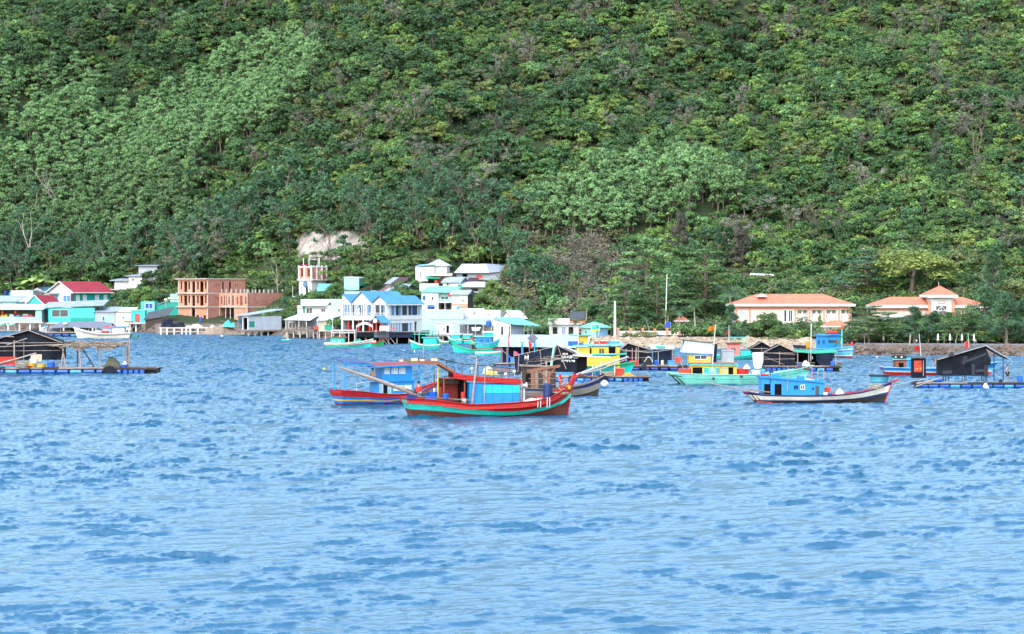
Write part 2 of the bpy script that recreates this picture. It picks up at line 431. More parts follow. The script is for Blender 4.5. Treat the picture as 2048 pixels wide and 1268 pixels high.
# ------------------------------------------------------------------ water
AMP = 1.2; LEAN = 0.75
def make_water():
    rng = np.random.default_rng(4)
    # rows closely spaced near the viewer, wider far off
    ys = [14.0]
    while ys[-1] < 640: 
        y = ys[-1]; ys.append(y + max(0.085, min(0.55, 0.5 * y*y/(F/2*CH))) if y > 45 else y + 0.5)
    ys = np.array(ys)
    an = np.concatenate([np.linspace(-.62, -.245, 40)[:-1], np.linspace(-.245, .245, 760), np.linspace(.245, .62, 40)[1:]])
    A, Y = np.meshgrid(an, ys); X = A * Y
    Z = np.zeros_like(X); DX = np.zeros_like(X); DY = np.zeros_like(X)
    px_ = Y*Y/(F/2*CH)             # metres covered by one picture row
    main = R(-68)                  # travel direction: towards the viewer, to the right
    bands = [(5.0, .016, 4, .2), (2.2, .020, 8, .25), (1.4, .0185, 12, .3), (.9, .0140, 16, .36), (.58, .0090, 18, .45), (.37, .0050, 18, .6), (.24, .0026, 14, .8)]
    for lam0, amp, n, spread in bands:
        for i in range(n):
            lam = lam0 * rng.uniform(.75, 1.3); k = 2*math.pi/lam; th = main + rng.normal() * spread
            ph = rng.uniform(0, 6.28); kx, ky = k*math.cos(th), k*math.sin(th)
            # gentle patchiness
            q = kx*X + ky*Y + ph + 1.6*np.sin(X*.045*rng.uniform(.5,1.5)+Y*.03*rng.uniform(.5,1.5)+i)
            a = amp * rng.uniform(.6, 1.2) * math.sqrt(4.0/n) * 1.25
            s_, c_ = np.sin(q), np.cos(q)
            Z += a * s_; DX += a*.6 * c_ * math.cos(th); DY += a*.6 * c_ * math.sin(th)
    gust = .40 + 1.45*vnoise(X/1.9+Y*.12, Y/1.6, 21)**1.3*vnoise(X/6+3, Y/7, 22) + .3*vnoise(X/38, Y/45, 23)
    gust *= AMP*(.60 + .42*np.clip((Y-60)/90, 0, 1) + .22*np.clip((Y-150)/200, 0, 1))
    Z = Z*gust; DX = DX*gust + LEAN*np.clip(Z, -.1, .3)*math.cos(main); DY = DY*gust + LEAN*np.clip(Z, -.1, .3)*math.sin(main)
    v = np.stack([X+DX, Y+DY, Z], -1).reshape(-1, 3).astype(np.float32)
    r, c = X.shape; idx = np.arange(r*c).reshape(r, c)
    fs = np.stack([idx[:-1,:-1], idx[:-1,1:], idx[1:,1:], idx[1:,:-1]], -1).reshape(-1, 4)
    me = bpy.data.meshes.new('sea'); me.vertices.add(len(v)); me.vertices.foreach_set('co', v.ravel())
    me.loops.add(fs.size); me.loops.foreach_set('vertex_index', fs.ravel().astype(np.int32))
    me.polygons.add(len(fs)); me.polygons.foreach_set('loop_start', np.arange(0, fs.size, 4, dtype=np.int32))
    me.polygons.foreach_set('use_smooth', np.ones(len(fs), bool)); me.update(calc_edges=True)
    m = bpy.data.materials.new('sea_water'); m.use_nodes = True; nt = m.node_tree; N = nt.nodes; L = nt.links
    b = N['Principled BSDF']
    b.inputs['Base Color'].default_value = (0.001, 0.042, 0.090, 1); b.inputs['Roughness'].default_value = 0.26
    b.inputs['IOR'].default_value = 1.68; b.inputs['Specular IOR Level'].default_value = 0.5
    tcn = N.new('ShaderNodeTexCoord'); mp = N.new('ShaderNodeMapping'); mp.inputs['Scale'].default_value = (0.5, 1.45, 1)
    mp.inputs['Rotation'].default_value = (0, 0, R(9))
    L.new(tcn.outputs['Object'], mp.inputs['Vector'])
    n1 = N.new('ShaderNodeTexNoise'); n1.inputs['Scale'].default_value = 2.6; n1.inputs['Detail'].default_value = 4; n1.inputs['Roughness'].default_value = .62
    L.new(mp.outputs['Vector'], n1.inputs['Vector'])
    bp = N.new('ShaderNodeBump'); bp.inputs['Strength'].default_value = 0.6; bp.inputs['Distance'].default_value = 0.06
    L.new(n1.outputs['Fac'], bp.inputs['Height']); L.new(bp.outputs['Normal'], b.inputs['Normal'])
    me.materials.append(m)
    struct('sea', me)
make_water()
# ------------------------------------------------------------------ vegetation
S('leaf', (1,1,1), 'leaf', 0.6); S('leaf_grove', (1,1,1), 'leafi', 0.6)
S('bark', (0.16, 0.13, 0.11), 'wood', 0.9, grain=(6,6,1)); S('pale_bark', (0.36, 0.32, 0.28), 'wood', 0.9, grain=(6,6,1))
S('twig', (0.17, 0.155, 0.14), 'plain', 0.9)

def leaf_quads(rng, c, n, size, up=0.18, long=1.0, droop=0.0):
    """n small leaf-cluster faces with centres c and outward directions n"""
    k = len(c)
    nr = n + rng.normal(size=(k,3))*.42 + np.array([0,0,up]); nr /= np.linalg.norm(nr, axis=1)[:,None]+1e-9
    t = rng.normal(size=(k,3)); t[:,2] -= droop*3; a = t - nr*np.sum(t*nr,1)[:,None]; a /= np.linalg.norm(a,axis=1)[:,None]+1e-9
    b = np.cross(nr, a); s = size*rng.uniform(.6,1.35,k)[:,None]
    a = a*s*long; b = b*s*(.62/ max(1, long*.8))
    bend = nr*s*.25
    v = np.stack([c - a, c - b*.9 + bend, c + a, c + b], 1).reshape(-1,3)
    return v
class Plant:
    def __init__(s, seed): s.rng = np.random.default_rng(seed); s.v=[]; s.t=[]; s.st = MB()
    def clump(s, c, r, n, size, flat=1.0, tint=None, shell=.55, **kw):
        rng = s.rng; u = rng.normal(size=(n,3)); u /= np.linalg.norm(u,axis=1)[:,None]
        u[:,2] = np.where(u[:,2] < -.35, -u[:,2]*rng.uniform(.2,1,n), u[:,2])
        rad = (shell + (1-shell)*rng.uniform(0,1,n)**.6)*(1+.16*rng.normal(size=n))
        rr = np.array(r if hasattr(r,'__len__') else (r,r,r*flat))
        cc = np.array(c) + u*rad[:,None]*rr
        s.v.append(leaf_quads(rng, cc, u, size, **kw))
        base = rng.uniform(.2,.75) if tint is None else tint
        s.t.append(np.clip(base + rng.normal(size=n)*.13, 0, 1))
    def crown_mesh(s, name, mat='leaf', with_stem=None):
        v = np.concatenate(s.v) if s.v else np.zeros((0,3)); t = np.concatenate(s.t) if s.t else np.zeros(0)
        nq = len(v)//4; f = np.arange(nq*4).reshape(-1,4)
        vs = v.tolist(); fs = f.tolist(); mats = [0]*nq; tt = t.tolist()
        me = bpy.data.meshes.new(name)
        if with_stem:
            o = len(vs); vs = vs + [tuple(p) for p in s.st.v]; fs = fs + [tuple(o+i for i in q) for q in s.st.f]
            mats += [1]*len(s.st.f); tt += [.5]*len(s.st.f)
        me.from_pydata(vs, [], fs)
        me.materials.append(getmat(mat))
        if with_stem: me.materials.append(getmat(with_stem))
        me.polygons.foreach_set('material_index', mats)
        at = me.attributes.new('tint', 'FLOAT', 'FACE'); at.data.foreach_set('value', tt)
        me.update(); return me
    def branch(s, p, d, ln, r, m, depth, tips, kids=3, spread=.6, n=4):
        rng = s.rng; p = np.array(p,float); d = np.array(d,float)
        mid = p + d*ln*.55 + rng.normal(size=3)*ln*.06; end = p + d*ln + rng.normal(size=3)*ln*.10
        s.st.tube([p, mid, end], [r, r*.8, r*.55], m, n, caps=False)
        if depth == 0: tips.append(end); return
        for i in range(kids):
            q = d + rng.normal(size=3)*spread; q[2] = abs(q[2])*.8+.12; q /= np.linalg.norm(q)
            s.branch(end if i else mid, q, ln*rng.uniform(.6,.85), r*.55, m, depth-1, tips, kids, spread, max(3,n-1))

def tree_plant(kind, seed, q=1.0):
    """returns Plant; q scales the number of leaf faces"""
    pl = Plant(seed); rng = pl.rng
    def trunk(h, r, m='bark', lean=0.03, fork=True):
        top = np.array([rng.normal()*lean*h, rng.normal()*lean*h, h])
        pl.st.tube([(0,0,-.8), top*.5 + rng.normal(size=3)*[.1,.1,0], top], [r*1.25, r, r*.6], m, 6, caps=False)
        return top
    if kind == 'broad':            # rounded dense crown
        H = 6.5; top = trunk(2.6, .17)
        for i in range(15):
            a = rng.uniform(0,6.28); rr = math.sqrt(rng.uniform(0,1))*2.3; z = 1.7 + rng.uniform(0,1)*(3.9 - rr*.8)
            c = np.array([math.cos(a)*rr, math.sin(a)*rr, z]); r = rng.uniform(.8,1.3)
            pl.st.tube([top*.8, (top+c)/2+[0,0,-.2], c], [.09,.06,.03], 'bark', 3, caps=False)
            pl.clump(c, (r,r,r*.92), int(58*q), .32/ q**.42)
    elif kind == 'tall':           # feathery plantation tree on a thin pale stem
        H = 11; top = trunk(8.2, .13, 'pale_bark', .02)
        for i in range(17):
            z = rng.uniform(3.6,10.4); w_ = 2.1*math.sin(min(1,max(.12,(10.9-z)/6.2))*math.pi*.62)+.25
            a = rng.uniform(0,6.28); rr = w_*rng.uniform(.2,.95)
            c = np.array([math.cos(a)*rr, math.sin(a)*rr, z]); r = rng.uniform(.65,1.1)
            b0 = np.array([top[0]*z/9, top[1]*z/9, z-1.3]); pl.st.tube([b0, (b0+c)/2+[0,0,.2], c], [.05,.04,.02], 'pale_bark', 3, caps=False)
            pl.clump(c, (r,r,r*.95), int(46*q), .29/ q**.42, long=1.2, droop=.15, up=.3)
    elif kind == 'layer':          # tiers of flat foliage
        H = 12; top = trunk(10.5, .22, 'bark', .01)
        nl = 7
        for k in range(nl):
            z = 3.2 + k*1.25; w_ = (4.6*(1-(k/nl)**1.6)+.8)*rng.uniform(.85,1.1)
            for i in range(10 if k < nl-2 else 5):
                a = rng.uniform(0,6.28); rr = w_*math.sqrt(rng.uniform(.1,1)); zz = z + rng.normal()*.28 - rr*.05
                c = np.array([math.cos(a)*rr, math.sin(a)*rr, zz]); r = rng.uniform(.95,1.6)
                pl.st.tube([(0,0,z-.6), (c[0]*.5,c[1]*.5,zz-.3), (c[0],c[1],zz-.1)], [.08,.05,.03], 'bark', 3, caps=False)
                pl.clump(c, (r,r,r*.30), int(34*q), .30/ q**.42, up=1.2, shell=.25)
    elif kind == 'round':          # low, very regular bright dome
        top = trunk(2.2, .2)
        for i in range(26):
            a = rng.uniform(0,6.28); u = rng.uniform(0,1); rr = 3.0*math.sqrt(1-u*u); z = 2.3+3.0*u
            c = np.array([math.cos(a)*rr, math.sin(a)*rr, z])
            pl.clump(c, 1.05, int(40*q), .26/ q**.42)
        pl.st.tube([top, (1,.4,3.6)], [.12,.05], 'bark', 4, caps=False); pl.st.tube([top, (-1,-.4,3.8)], [.12,.05], 'bark', 4, caps=False)
    elif kind == 'casu':           # soft drooping sea pine
        top = trunk(9.5, .16, 'bark', .03)
        for i in range(44):
            z = 1.2 + 10*(i/44)**.95; w_ = 2.7*(1-min(1,(z-1.2)/10.1)**1.5)+.3
            a = rng.uniform(0,6.28); rr = w_*rng.uniform(.25,1)
            c = np.array([math.cos(a)*rr, math.sin(a)*rr, z+rng.normal()*.2]); r = rng.uniform(.6,1.0)
            pl.clump(c, (r,r,r*1.15), int(36*q), .24/ q**.42, long=2.2, droop=.9, up=.1, shell=.2)
            pl.st.tube([(0,0,z-.9), c], [.05,.02], 'bark', 3, caps=False)
    elif kind == 'slim':           # tall crooked gum-like tree, bare pale stems below
        tips = []; n0 = 2 if rng.uniform() < .5 else 3
        for i in range(n0):
            d = np.array([rng.normal()*.22, rng.normal()*.15, 1.0]); d /= np.linalg.norm(d)
            pl.branch((0,0,-.6), d, 6.2, .16, 'pale_bark', 2, tips, 2, .36, 5)
        for c in tips:
            for j in range(2):
                r = rng.uniform(.7,1.15); pl.clump(c + rng.normal(size=3)*.45, (r,r,r*.9), int(34*q), .24/ q**.42, long=1.5, droop=.4, shell=.25)
    elif kind == 'bare':           # dry grey scrub, mostly twigs
        tips = []
        for i in range(5):
            d = np.array([rng.normal()*.5, rng.normal()*.5, 1.0]); d /= np.linalg.norm(d)
            pl.branch((rng.normal()*.2,rng.normal()*.2,-.3), d, 1.9, .06, 'twig', 3, tips, 2, .55, 3)
        for c in tips:
            pl.clump(c, .45, int(5*q), .17/ q**.42, shell=.1, tint=rng.uniform(.3,.8))
    elif kind == 'deadtree':
        tips = []
        pl.branch((0,0,-.6), (.02,.02,1), 4.6, .2, 'pale_bark', 3, tips, 3, .5, 5)
        for c in tips[::3]: pl.clump(c, .4, int(4*q), .2, shell=.1)
    elif kind == 'bush':
        for i in range(7):
            c = np.array([rng.normal()*.9, rng.normal()*.7, .5+rng.uniform(0,.6)]); r = rng.uniform(.5,.85)
            pl.clump(c, (r,r,r*.8), int(34*q), .2/ q**.42)
        pl.st.tube([(0,0,-.3),(0,0,.7)], [.06,.03], 'bark', 4, caps=False)
    elif kind == 'cone':
        pl.st.tube([(0,0,-.3),(0,0,3.4)], [.08,.03], 'bark', 4, caps=False)
        for i in range(14):
            z = .5+3.2*i/14; w_ = .95*(1-(i/14))+.12; a = rng.uniform(0,6.28)
            pl.clump((math.cos(a)*w_*.4, math.sin(a)*w_*.4, z), (w_*.8,w_*.8,.5), int(28*q), .17/ q**.42)
    elif kind == 'palm':           # coconut palm
        H = 6.2; lean = rng.normal()*.5
        pl.st.tube([(0,0,-.6),(lean*.3,0,H*.4),(lean*.75,.1,H*.8),(lean,.1,H)], [.2,.15,.13,.12], 'pale_bark', 6, caps=False)
        for i in range(17):
            a = 6.28*i/17 + rng.normal()*.15; el = rng.uniform(-.35,1.25); ln = rng.uniform(2.4,3.3)
            p = np.array([lean,.1,H]); dr = np.array([math.cos(a)*math.cos(el), math.sin(a)*math.cos(el), math.sin(el)])
            prev = p; side = np.array([-math.sin(a), math.cos(a), 0])
            vs = []
            for j in range(1,12):
                dr = dr + np.array([0,0,-.13]); dr /= np.linalg.norm(dr); nx = prev + dr*ln/11
                wl = .75*math.sin(min(1,(j+.8)/11.5)*math.pi)**.7 + .05
                for sg in (-1,1):
                    o = side*sg*wl + np.array([0,0,-.30*wl]) + dr*wl*.55
                    vs += [prev, nx*.5+prev*.5, prev+o*1.0+dr*.05, prev+o*.98]
                prev = nx
            pl.v.append(np.array(vs)); pl.t.append(np.full(len(vs)//4, rng.uniform(.1,.9)))
            pl.st.tube([p, prev*.5+p*.5+[0,0,.12], prev], [.03,.02,.008], 'twig', 3, caps=False)
    elif kind == 'banana':
        pl.st.tube([(0,0,-.3),(0,0,2.2)], [.16,.1], 'twig', 6, caps=False)
        for i in range(9):
            a = 6.28*i/9+rng.normal()*.3; el = rng.uniform(.3,1.3); ln = rng.uniform(1.7,2.6)
            prev = np.array([0,0,2.0]); dr = np.array([math.cos(a)*math.cos(el), math.sin(a)*math.cos(el), math.sin(el)]); side = np.array([-math.sin(a), math.cos(a), .2])
            vs = []; wp = .05
            for j in range(1,7):
                dr = dr+np.array([0,0,-.2]); dr /= np.linalg.norm(dr); nx = prev+dr*ln/6; wn = .34*math.sin(j/6.3*math.pi)+.03
                vs += [prev-side*wp, prev+side*wp, nx+side*wn, nx-side*wn]; prev = nx; wp = wn
            pl.v.append(np.array(vs)); pl.t.append(np.full(len(vs)//4, rng.uniform(.3,1)))
    return pl

# ---- the far wood: three stuff objects of instanced trees (protos live in an unlinked collection)
GREENS = {'dark': (0.033,0.076,0.026), 'mid': (0.058,0.114,0.033), 'bright': (0.088,0.150,0.038), 'olive': (0.088,0.112,0.040),
          'pale': (0.096,0.180,0.070), 'blue': (0.040,0.090,0.044), 'grey': (0.105,0.106,0.082), 'yellow': (0.110,0.142,0.032)}
def proto_collection(cname, kinds, mat, stem):
    pc = bpy.data.collections.new(cname)
    for i, (kind, seed, q) in enumerate(kinds):
        me = tree_plant(kind, seed, q).crown_mesh('wood_tree_%02d' % i, mat, stem)
        o = bpy.data.objects.new('wood_tree_%02d' % i, me); pc.objects.link(o)
    return pc
def scatter(name, label, pts, rot, scl, idx, col, pc):
    me = bpy.data.meshes.new(name); me.from_pydata(pts.tolist(), [], [])
    n = len(pts)
    a = me.attributes.new('rot', 'FLOAT_VECTOR', 'POINT'); a.data.foreach_set('vector', rot.astype(np.float32).ravel())
    a = me.attributes.new('scl', 'FLOAT_VECTOR', 'POINT'); a.data.foreach_set('vector', scl.astype(np.float32).ravel())
    a = me.attributes.new('pick', 'INT', 'POINT'); a.data.foreach_set('value', idx.astype(np.int32))
    a = me.attributes.new('icol', 'FLOAT_COLOR', 'POINT'); a.data.foreach_set('color', np.concatenate([col, np.ones((n,1))],1).astype(np.float32).ravel())
    o = link(name, me); o['kind'] = 'stuff'; o['label'] = label
    ng = bpy.data.node_groups.new(name, 'GeometryNodeTree')
    ng.interface.new_socket('Geometry', in_out='INPUT', socket_type='NodeSocketGeometry')
    ng.interface.new_socket('Geometry', in_out='OUTPUT', socket_type='NodeSocketGeometry')
    N = ng.nodes; L = ng.links
    gi = N.new('NodeGroupInput'); go = N.new('NodeGroupOutput'); ip = N.new('GeometryNodeInstanceOnPoints')
    ci = N.new('GeometryNodeCollectionInfo'); ci.inputs['Collection'].default_value = pc
    ci.inputs['Separate Children'].default_value = True; ci.inputs['Reset Children'].default_value = True
    L.new(gi.outputs[0], ip.inputs['Points']); L.new(ci.outputs[0], ip.inputs['Instance']); ip.inputs['Pick Instance'].default_value = True
    def na(nm, t):
        x = N.new('GeometryNodeInputNamedAttribute'); x.data_type = t; x.inputs['Name'].default_value = nm; return x.outputs['Attribute']
    L.new(na('pick','INT'), ip.inputs['Instance Index']); L.new(na('scl','FLOAT_VECTOR'), ip.inputs['Scale'])
    er = N.new('FunctionNodeEulerToRotation'); L.new(na('rot','FLOAT_VECTOR'), er.inputs[0]); L.new(er.outputs[0], ip.inputs['Rotation'])
    L.new(ip.outputs[0], go.inputs[0])
    md = o.modifiers.new('scatter', 'NODES'); md.node_group = ng
    return o

def in_grove(px, py):              # where the pale plantation trees stand (position of a tree's base in the view)
    top = np.interp(px, [-400,0,300,520,600,640], [400,335,222,105,100,140]); bot = np.interp(px, [-400,0,200,330,420,560,620,640], [560,510,480,430,330,250,190,150])
    a = (px < 640) & (py > top) & (py < bot)
    b = (px > 1050) & (px < 1480) & (py > np.interp(px, [1050,1200,1300,1400,1480],[415,375,345,350,400])) & (py < np.interp(px, [1050,1250,1480],[490,480,430]))
    c = (px < 190) & (py > 165) & (py < 290)
    d = (px < 420) & (py >= 380) & (py < 520)
    return a, b, c, d
def house_boxes():                 # footprints (columns, distances) kept free of wood and scrub
    bpy.context.view_layer.update(); out = []
    for o in COL.objects:
        if o.parent is None and o.get('category') in ('house','building','hall','hut','restaurant','shop','cafe','cabin','shed','shelter','stall','wall','booth'):
            q = [c.matrix_world @ Vector(v) for c in o.children_recursive for v in c.bound_box]
            if q: u = [v.x/v.y*F+CX for v in q]; w_ = [v.y for v in q]; out.append((min(u),max(u),min(w_),max(w_)))
    return out
def make_wood():
    rng = np.random.default_rng(11)
    pts = []
    # jittered grid over the slope
    for d in np.arange(440, 985, 2.9):
        for x in np.arange(-330, 330, 3.0):
            pts.append((x + rng.normal()*1.3, d + rng.normal()*1.3))
    boxes = house_boxes()
    p = np.array(pts); px = p[:,0]/p[:,1]*F + CX; d = p[:,1]
    t = d - np.interp(px, DSX, DSY); z = ground(px, d); py = HY - (z - CH)/d*F
    start = np.interp(px, [-700,0,330,560,700,860,1000,1080,1300,1500,2800], [58,58,62,78,84,86,72,52,60,122,126])
    ok = (t > start) & (px > -420) & (px < 2470) & (py > -95)
    ok &= ~((px > 585) & (px < 735) & (py > 478) & (py < 520) )
    ok &= ~((px > 1430) & (t < 122))
    for b in boxes: ok &= ~((px > b[0]-3) & (px < b[1]+3) & (d > b[2]-5) & (d < b[3]-1))
    # hidden just behind the lip of the valley is fine; thin the dry upper right slope a little
    dry = vnoise(px/150, py/70, 31)*.6 + vnoise(px/40, py/22, 32)*.4
    p = p[ok]; px = px[ok]; d = d[ok]; z = z[ok]; py = py[ok]; dry = dry[ok]; n = len(p)
    a, b, c, e = in_grove(px, py)
    grove = (a | b | c) | (e & (rng.uniform(size=n) < .65)); grove &= rng.uniform(size=n) < .93
    u = rng.uniform(size=n); right = np.clip((px-650)/700, 0, 1)
    kindi = np.zeros(n, int); col = np.zeros((n,3)); scl = np.ones(n)
    names = ['dark','mid','bright','olive','pale','blue','grey','yellow']
    for i in range(n):
        r = right[i]; patch = vnoise(np.array([px[i]/70]), np.array([py[i]/45]), 41)[0]
        if grove[i]:
            g = 'pale'; kindi[i] = rng.integers(0, 3); scl[i] = rng.uniform(.72,1.05)
            cc = np.array(GREENS['pale'])*(1 if not e[i] else .72)*rng.uniform(.8,1.18)
        else:
            wts = np.array([.34-.12*r, .34, .10+.08*r, .09+.05*r, .02, .05, .06+.06*r, .008+.008*r])
            if dry[i] > .56: wts[6] += .22; wts[3] += .14
            if patch > .6: wts[2] += .22; wts[7] += .01
            if patch < .35: wts[0] += .35
            if px[i] < 640 and py[i] < np.interp(px[i], [-400,0,300,520,640], [400,335,222,105,80]): wts[0] += .55  # more dark greens paint the shaded valley behind the spur
            wts /= wts.sum(); g = names[rng.choice(8, p=wts)]
            cc = np.array(GREENS[g])*rng.uniform(.68,1.3)*(.82+.3*patch)*(1+.12*r)
            if g == 'grey': kindi[i] = 6 + rng.integers(0,3) if rng.uniform() < .8 else 9
            elif g == 'blue' and rng.uniform() < .4: kindi[i] = rng.integers(0,3)
            else: kindi[i] = 3 + rng.integers(0,3)
            scl[i] = (.62+.62*rng.beta(1.6,2.4))*(1.0-.12*r)*(.9 if g != 'dark' else 1.08)
            if kindi[i] == 9: scl[i] *= .9
            low = t[ok][i] - start[ok][i]
            if low < 26 and px[i] < 1120:
                scl[i] *= 1.3 if kindi[i] < 6 else 1.0; q_ = rng.uniform()
                if q_ < .22: kindi[i] = 9; scl[i] = rng.uniform(.7,1.0); cc = np.array(GREENS['blue'])*rng.uniform(.9,1.3)
                elif q_ < .42: kindi[i] = rng.integers(0,3); scl[i] = rng.uniform(.8,1.15); cc = np.array(GREENS['blue'])*rng.uniform(.9,1.3)
            if 990 < px[i] < 1260 and py[i] > 470 and rng.uniform() < .5: kindi[i] = 6 + rng.integers(0,3); scl[i] = rng.uniform(.8,1.4); cc = np.array((.11,.095,.07))*rng.uniform(.8,1.3)
            if rng.uniform() < .07: scl[i] *= 1.45
        col[i] = cc
    rot = np.stack([rng.normal(size=n)*.06, rng.normal(size=n)*.06, rng.uniform(0,6.28,n)],1)
    sc3 = np.stack([scl*rng.uniform(.85,1.2,n), scl*rng.uniform(.85,1.2,n), scl*rng.uniform(.8,1.1,n)],1)
    pos = np.stack([p[:,0], d, z-.15],1)
    kinds = [('tall',1,1),('tall',2,1),('tall',3,1),('broad',4,1),('broad',5,1),('broad',6,1),('bare',7,1),('bare',8,1),('bare',9,1),('slim',10,.8)]
    pc = proto_collection('wood_protos', kinds, 'leaf_grove', 'bark')
    g = grove
    scatter('plantation_grove', 'pale feathery plantation trees on the ridges of the hillside', pos[g], rot[g], sc3[g], kindi[g], col[g], pc)
    g = (~grove) & (kindi >= 6) & (kindi < 9)
    scatter('dry_scrub', 'grey leafless scrub scattered through the hillside wood', pos[g], rot[g], sc3[g], kindi[g], col[g], pc)
    g = (~grove) & ((kindi < 6) | (kindi > 8))
    scatter('hillside_wood', 'dense green broadleaf wood covering the hillside', pos[g], rot[g], sc3[g], kindi[g], col[g], pc)
    print('wood trees', n)
# ------------------------------------------------------------------ paints and building helpers (surface colours, a few with light or shade put in)
KC = 0.62
def Q(r, g, b): return C(r, g, b, KC)
S('white_wall', (.52,.53,.55), grime=.12); S('cream_wall', Q(250,240,225), grime=.3); S('pale_cyan_wall', Q(190,238,245), grime=.15)
S('mint_wall', Q(170,245,235), grime=.2); S('aqua_wall', Q(70,225,215), grime=.2); S('teal_wall', Q(0,160,150), grime=.2); S('deep_teal', Q(0,130,115), grime=.15)
S('grey_wall', Q(175,185,200), grime=.5); S('dark_grey_wall', Q(120,128,145), grime=.5); S('concrete', Q(205,195,190), grime=.5); S('stone_base', Q(165,145,130), 'rock', .95)
S('brick_orange_and_lit', Q(240,150,115), 'brick', .9); S('brick_red_and_shaded', Q(190,105,85), 'brick', .9); S('beige_wall', Q(215,200,180), grime=.5)  # the two bricks also serve as lit and shaded copies of one
S('pink_trim', Q(250,160,140), grime=.15); S('pinkish_white', Q(255,235,225), grime=.12)
S('red_roof', Q(168,24,46), 'sheet', .6, grime=.1, dirt=(.2,.04,.05)); S('blue_roof', Q(70,150,225), 'sheet', .5, grime=.05); S('light_blue_roof', Q(140,195,240), 'sheet', .5, grime=.15)
S('grey_roof', Q(165,178,200), 'sheet', .55, grime=.4); S('pale_roof', Q(215,230,245), 'sheet', .5, grime=.25); S('white_roof', (.52,.54,.58), 'sheet', .5, grime=.15)
S('aqua_roof', Q(125,220,230), 'sheet', .5, grime=.15); S('rust_roof', Q(130,85,85), 'sheet', .7, grime=.6); S('brown_roof', Q(85,50,60), 'sheet', .7, grime=.3); S('dark_roof', Q(70,75,85), 'sheet', .7, grime=.3)
S('clay_tile', Q(245,130,100), 'tile', .75); S('old_tile', Q(205,125,95), 'tile', .75)
S('dark_room', (.006,.006,.008), 'plain', .95, spec=.05); S('glass_dark', (.03,.045,.07), 'plain', .15, spec=.6); S('glass_blue', Q(110,160,215), 'plain', .2, spec=.6)  # dark_room puts the shade of unlit interiors into the colour
S('curtain', Q(200,220,240), 'plain', .7); S('door_red', Q(190,80,75)); S('door_blue', Q(30,90,190)); S('door_brown', Q(110,70,55))
S('steel', (.45,.47,.5), 'plain', .4); S('white_paint', (.56,.57,.59), grime=.08); S('red_paint', Q(215,30,35), grime=.2); S('orange_plastic', Q(240,75,45), 'plain', .5)
S('red_plastic', Q(225,40,35), 'plain', .45); S('blue_plastic', Q(20,100,215), 'plain', .4); S('deep_blue_plastic', Q(15,45,140), 'plain', .4); S('navy_drum', Q(25,45,110), 'plain', .45)
S('sky_blue_plastic', Q(70,170,235), 'plain', .45); S('yellow_plastic', Q(250,200,60), 'plain', .5); S('white_plastic', (.52,.52,.52), 'plain', .5); S('green_tarp', Q(0,150,120), 'tarp', .6, lift=1.3)
S('white_cloth', (.54,.54,.56), 'tarp', .8, lift=.85); S('red_cloth', Q(230,50,45), 'tarp', .8, lift=.8); S('orange_cloth', Q(255,150,40), 'tarp', .8, lift=.8); S('blue_cloth', Q(30,80,225), 'tarp', .8, lift=.8); S('pink_cloth', Q(250,90,130), 'tarp', .8, lift=.8)
S('black_tarp', (.0035,.005,.010), 'tarp', .75, lift=2.0, spec=.08); S('navy_tarp', (.006,.010,.024), 'tarp', .75, lift=1.5, spec=.08); S('grey_tarp', Q(115,120,140), 'tarp', .7, lift=.7); S('blue_tarp', Q(40,110,200), 'tarp', .6, lift=.8)
S('pole_wood', Q(185,170,165), 'wood', .9); S('plank_wood', Q(150,130,120), 'wood', .9); S('dark_wood', Q(75,62,58), 'wood', .9); S('brown_wood', Q(165,105,85), 'wood', .85)
S('rubber', (.012,.012,.013), 'plain', .8); S('rope', Q(200,185,160), 'plain', .9); S('net', Q(70,75,62), 'tarp', .95, lift=1.4); S('skin', (.30,.17,.11), 'plain', .6); S('hair', (.012,.010,.009), 'plain', .7)

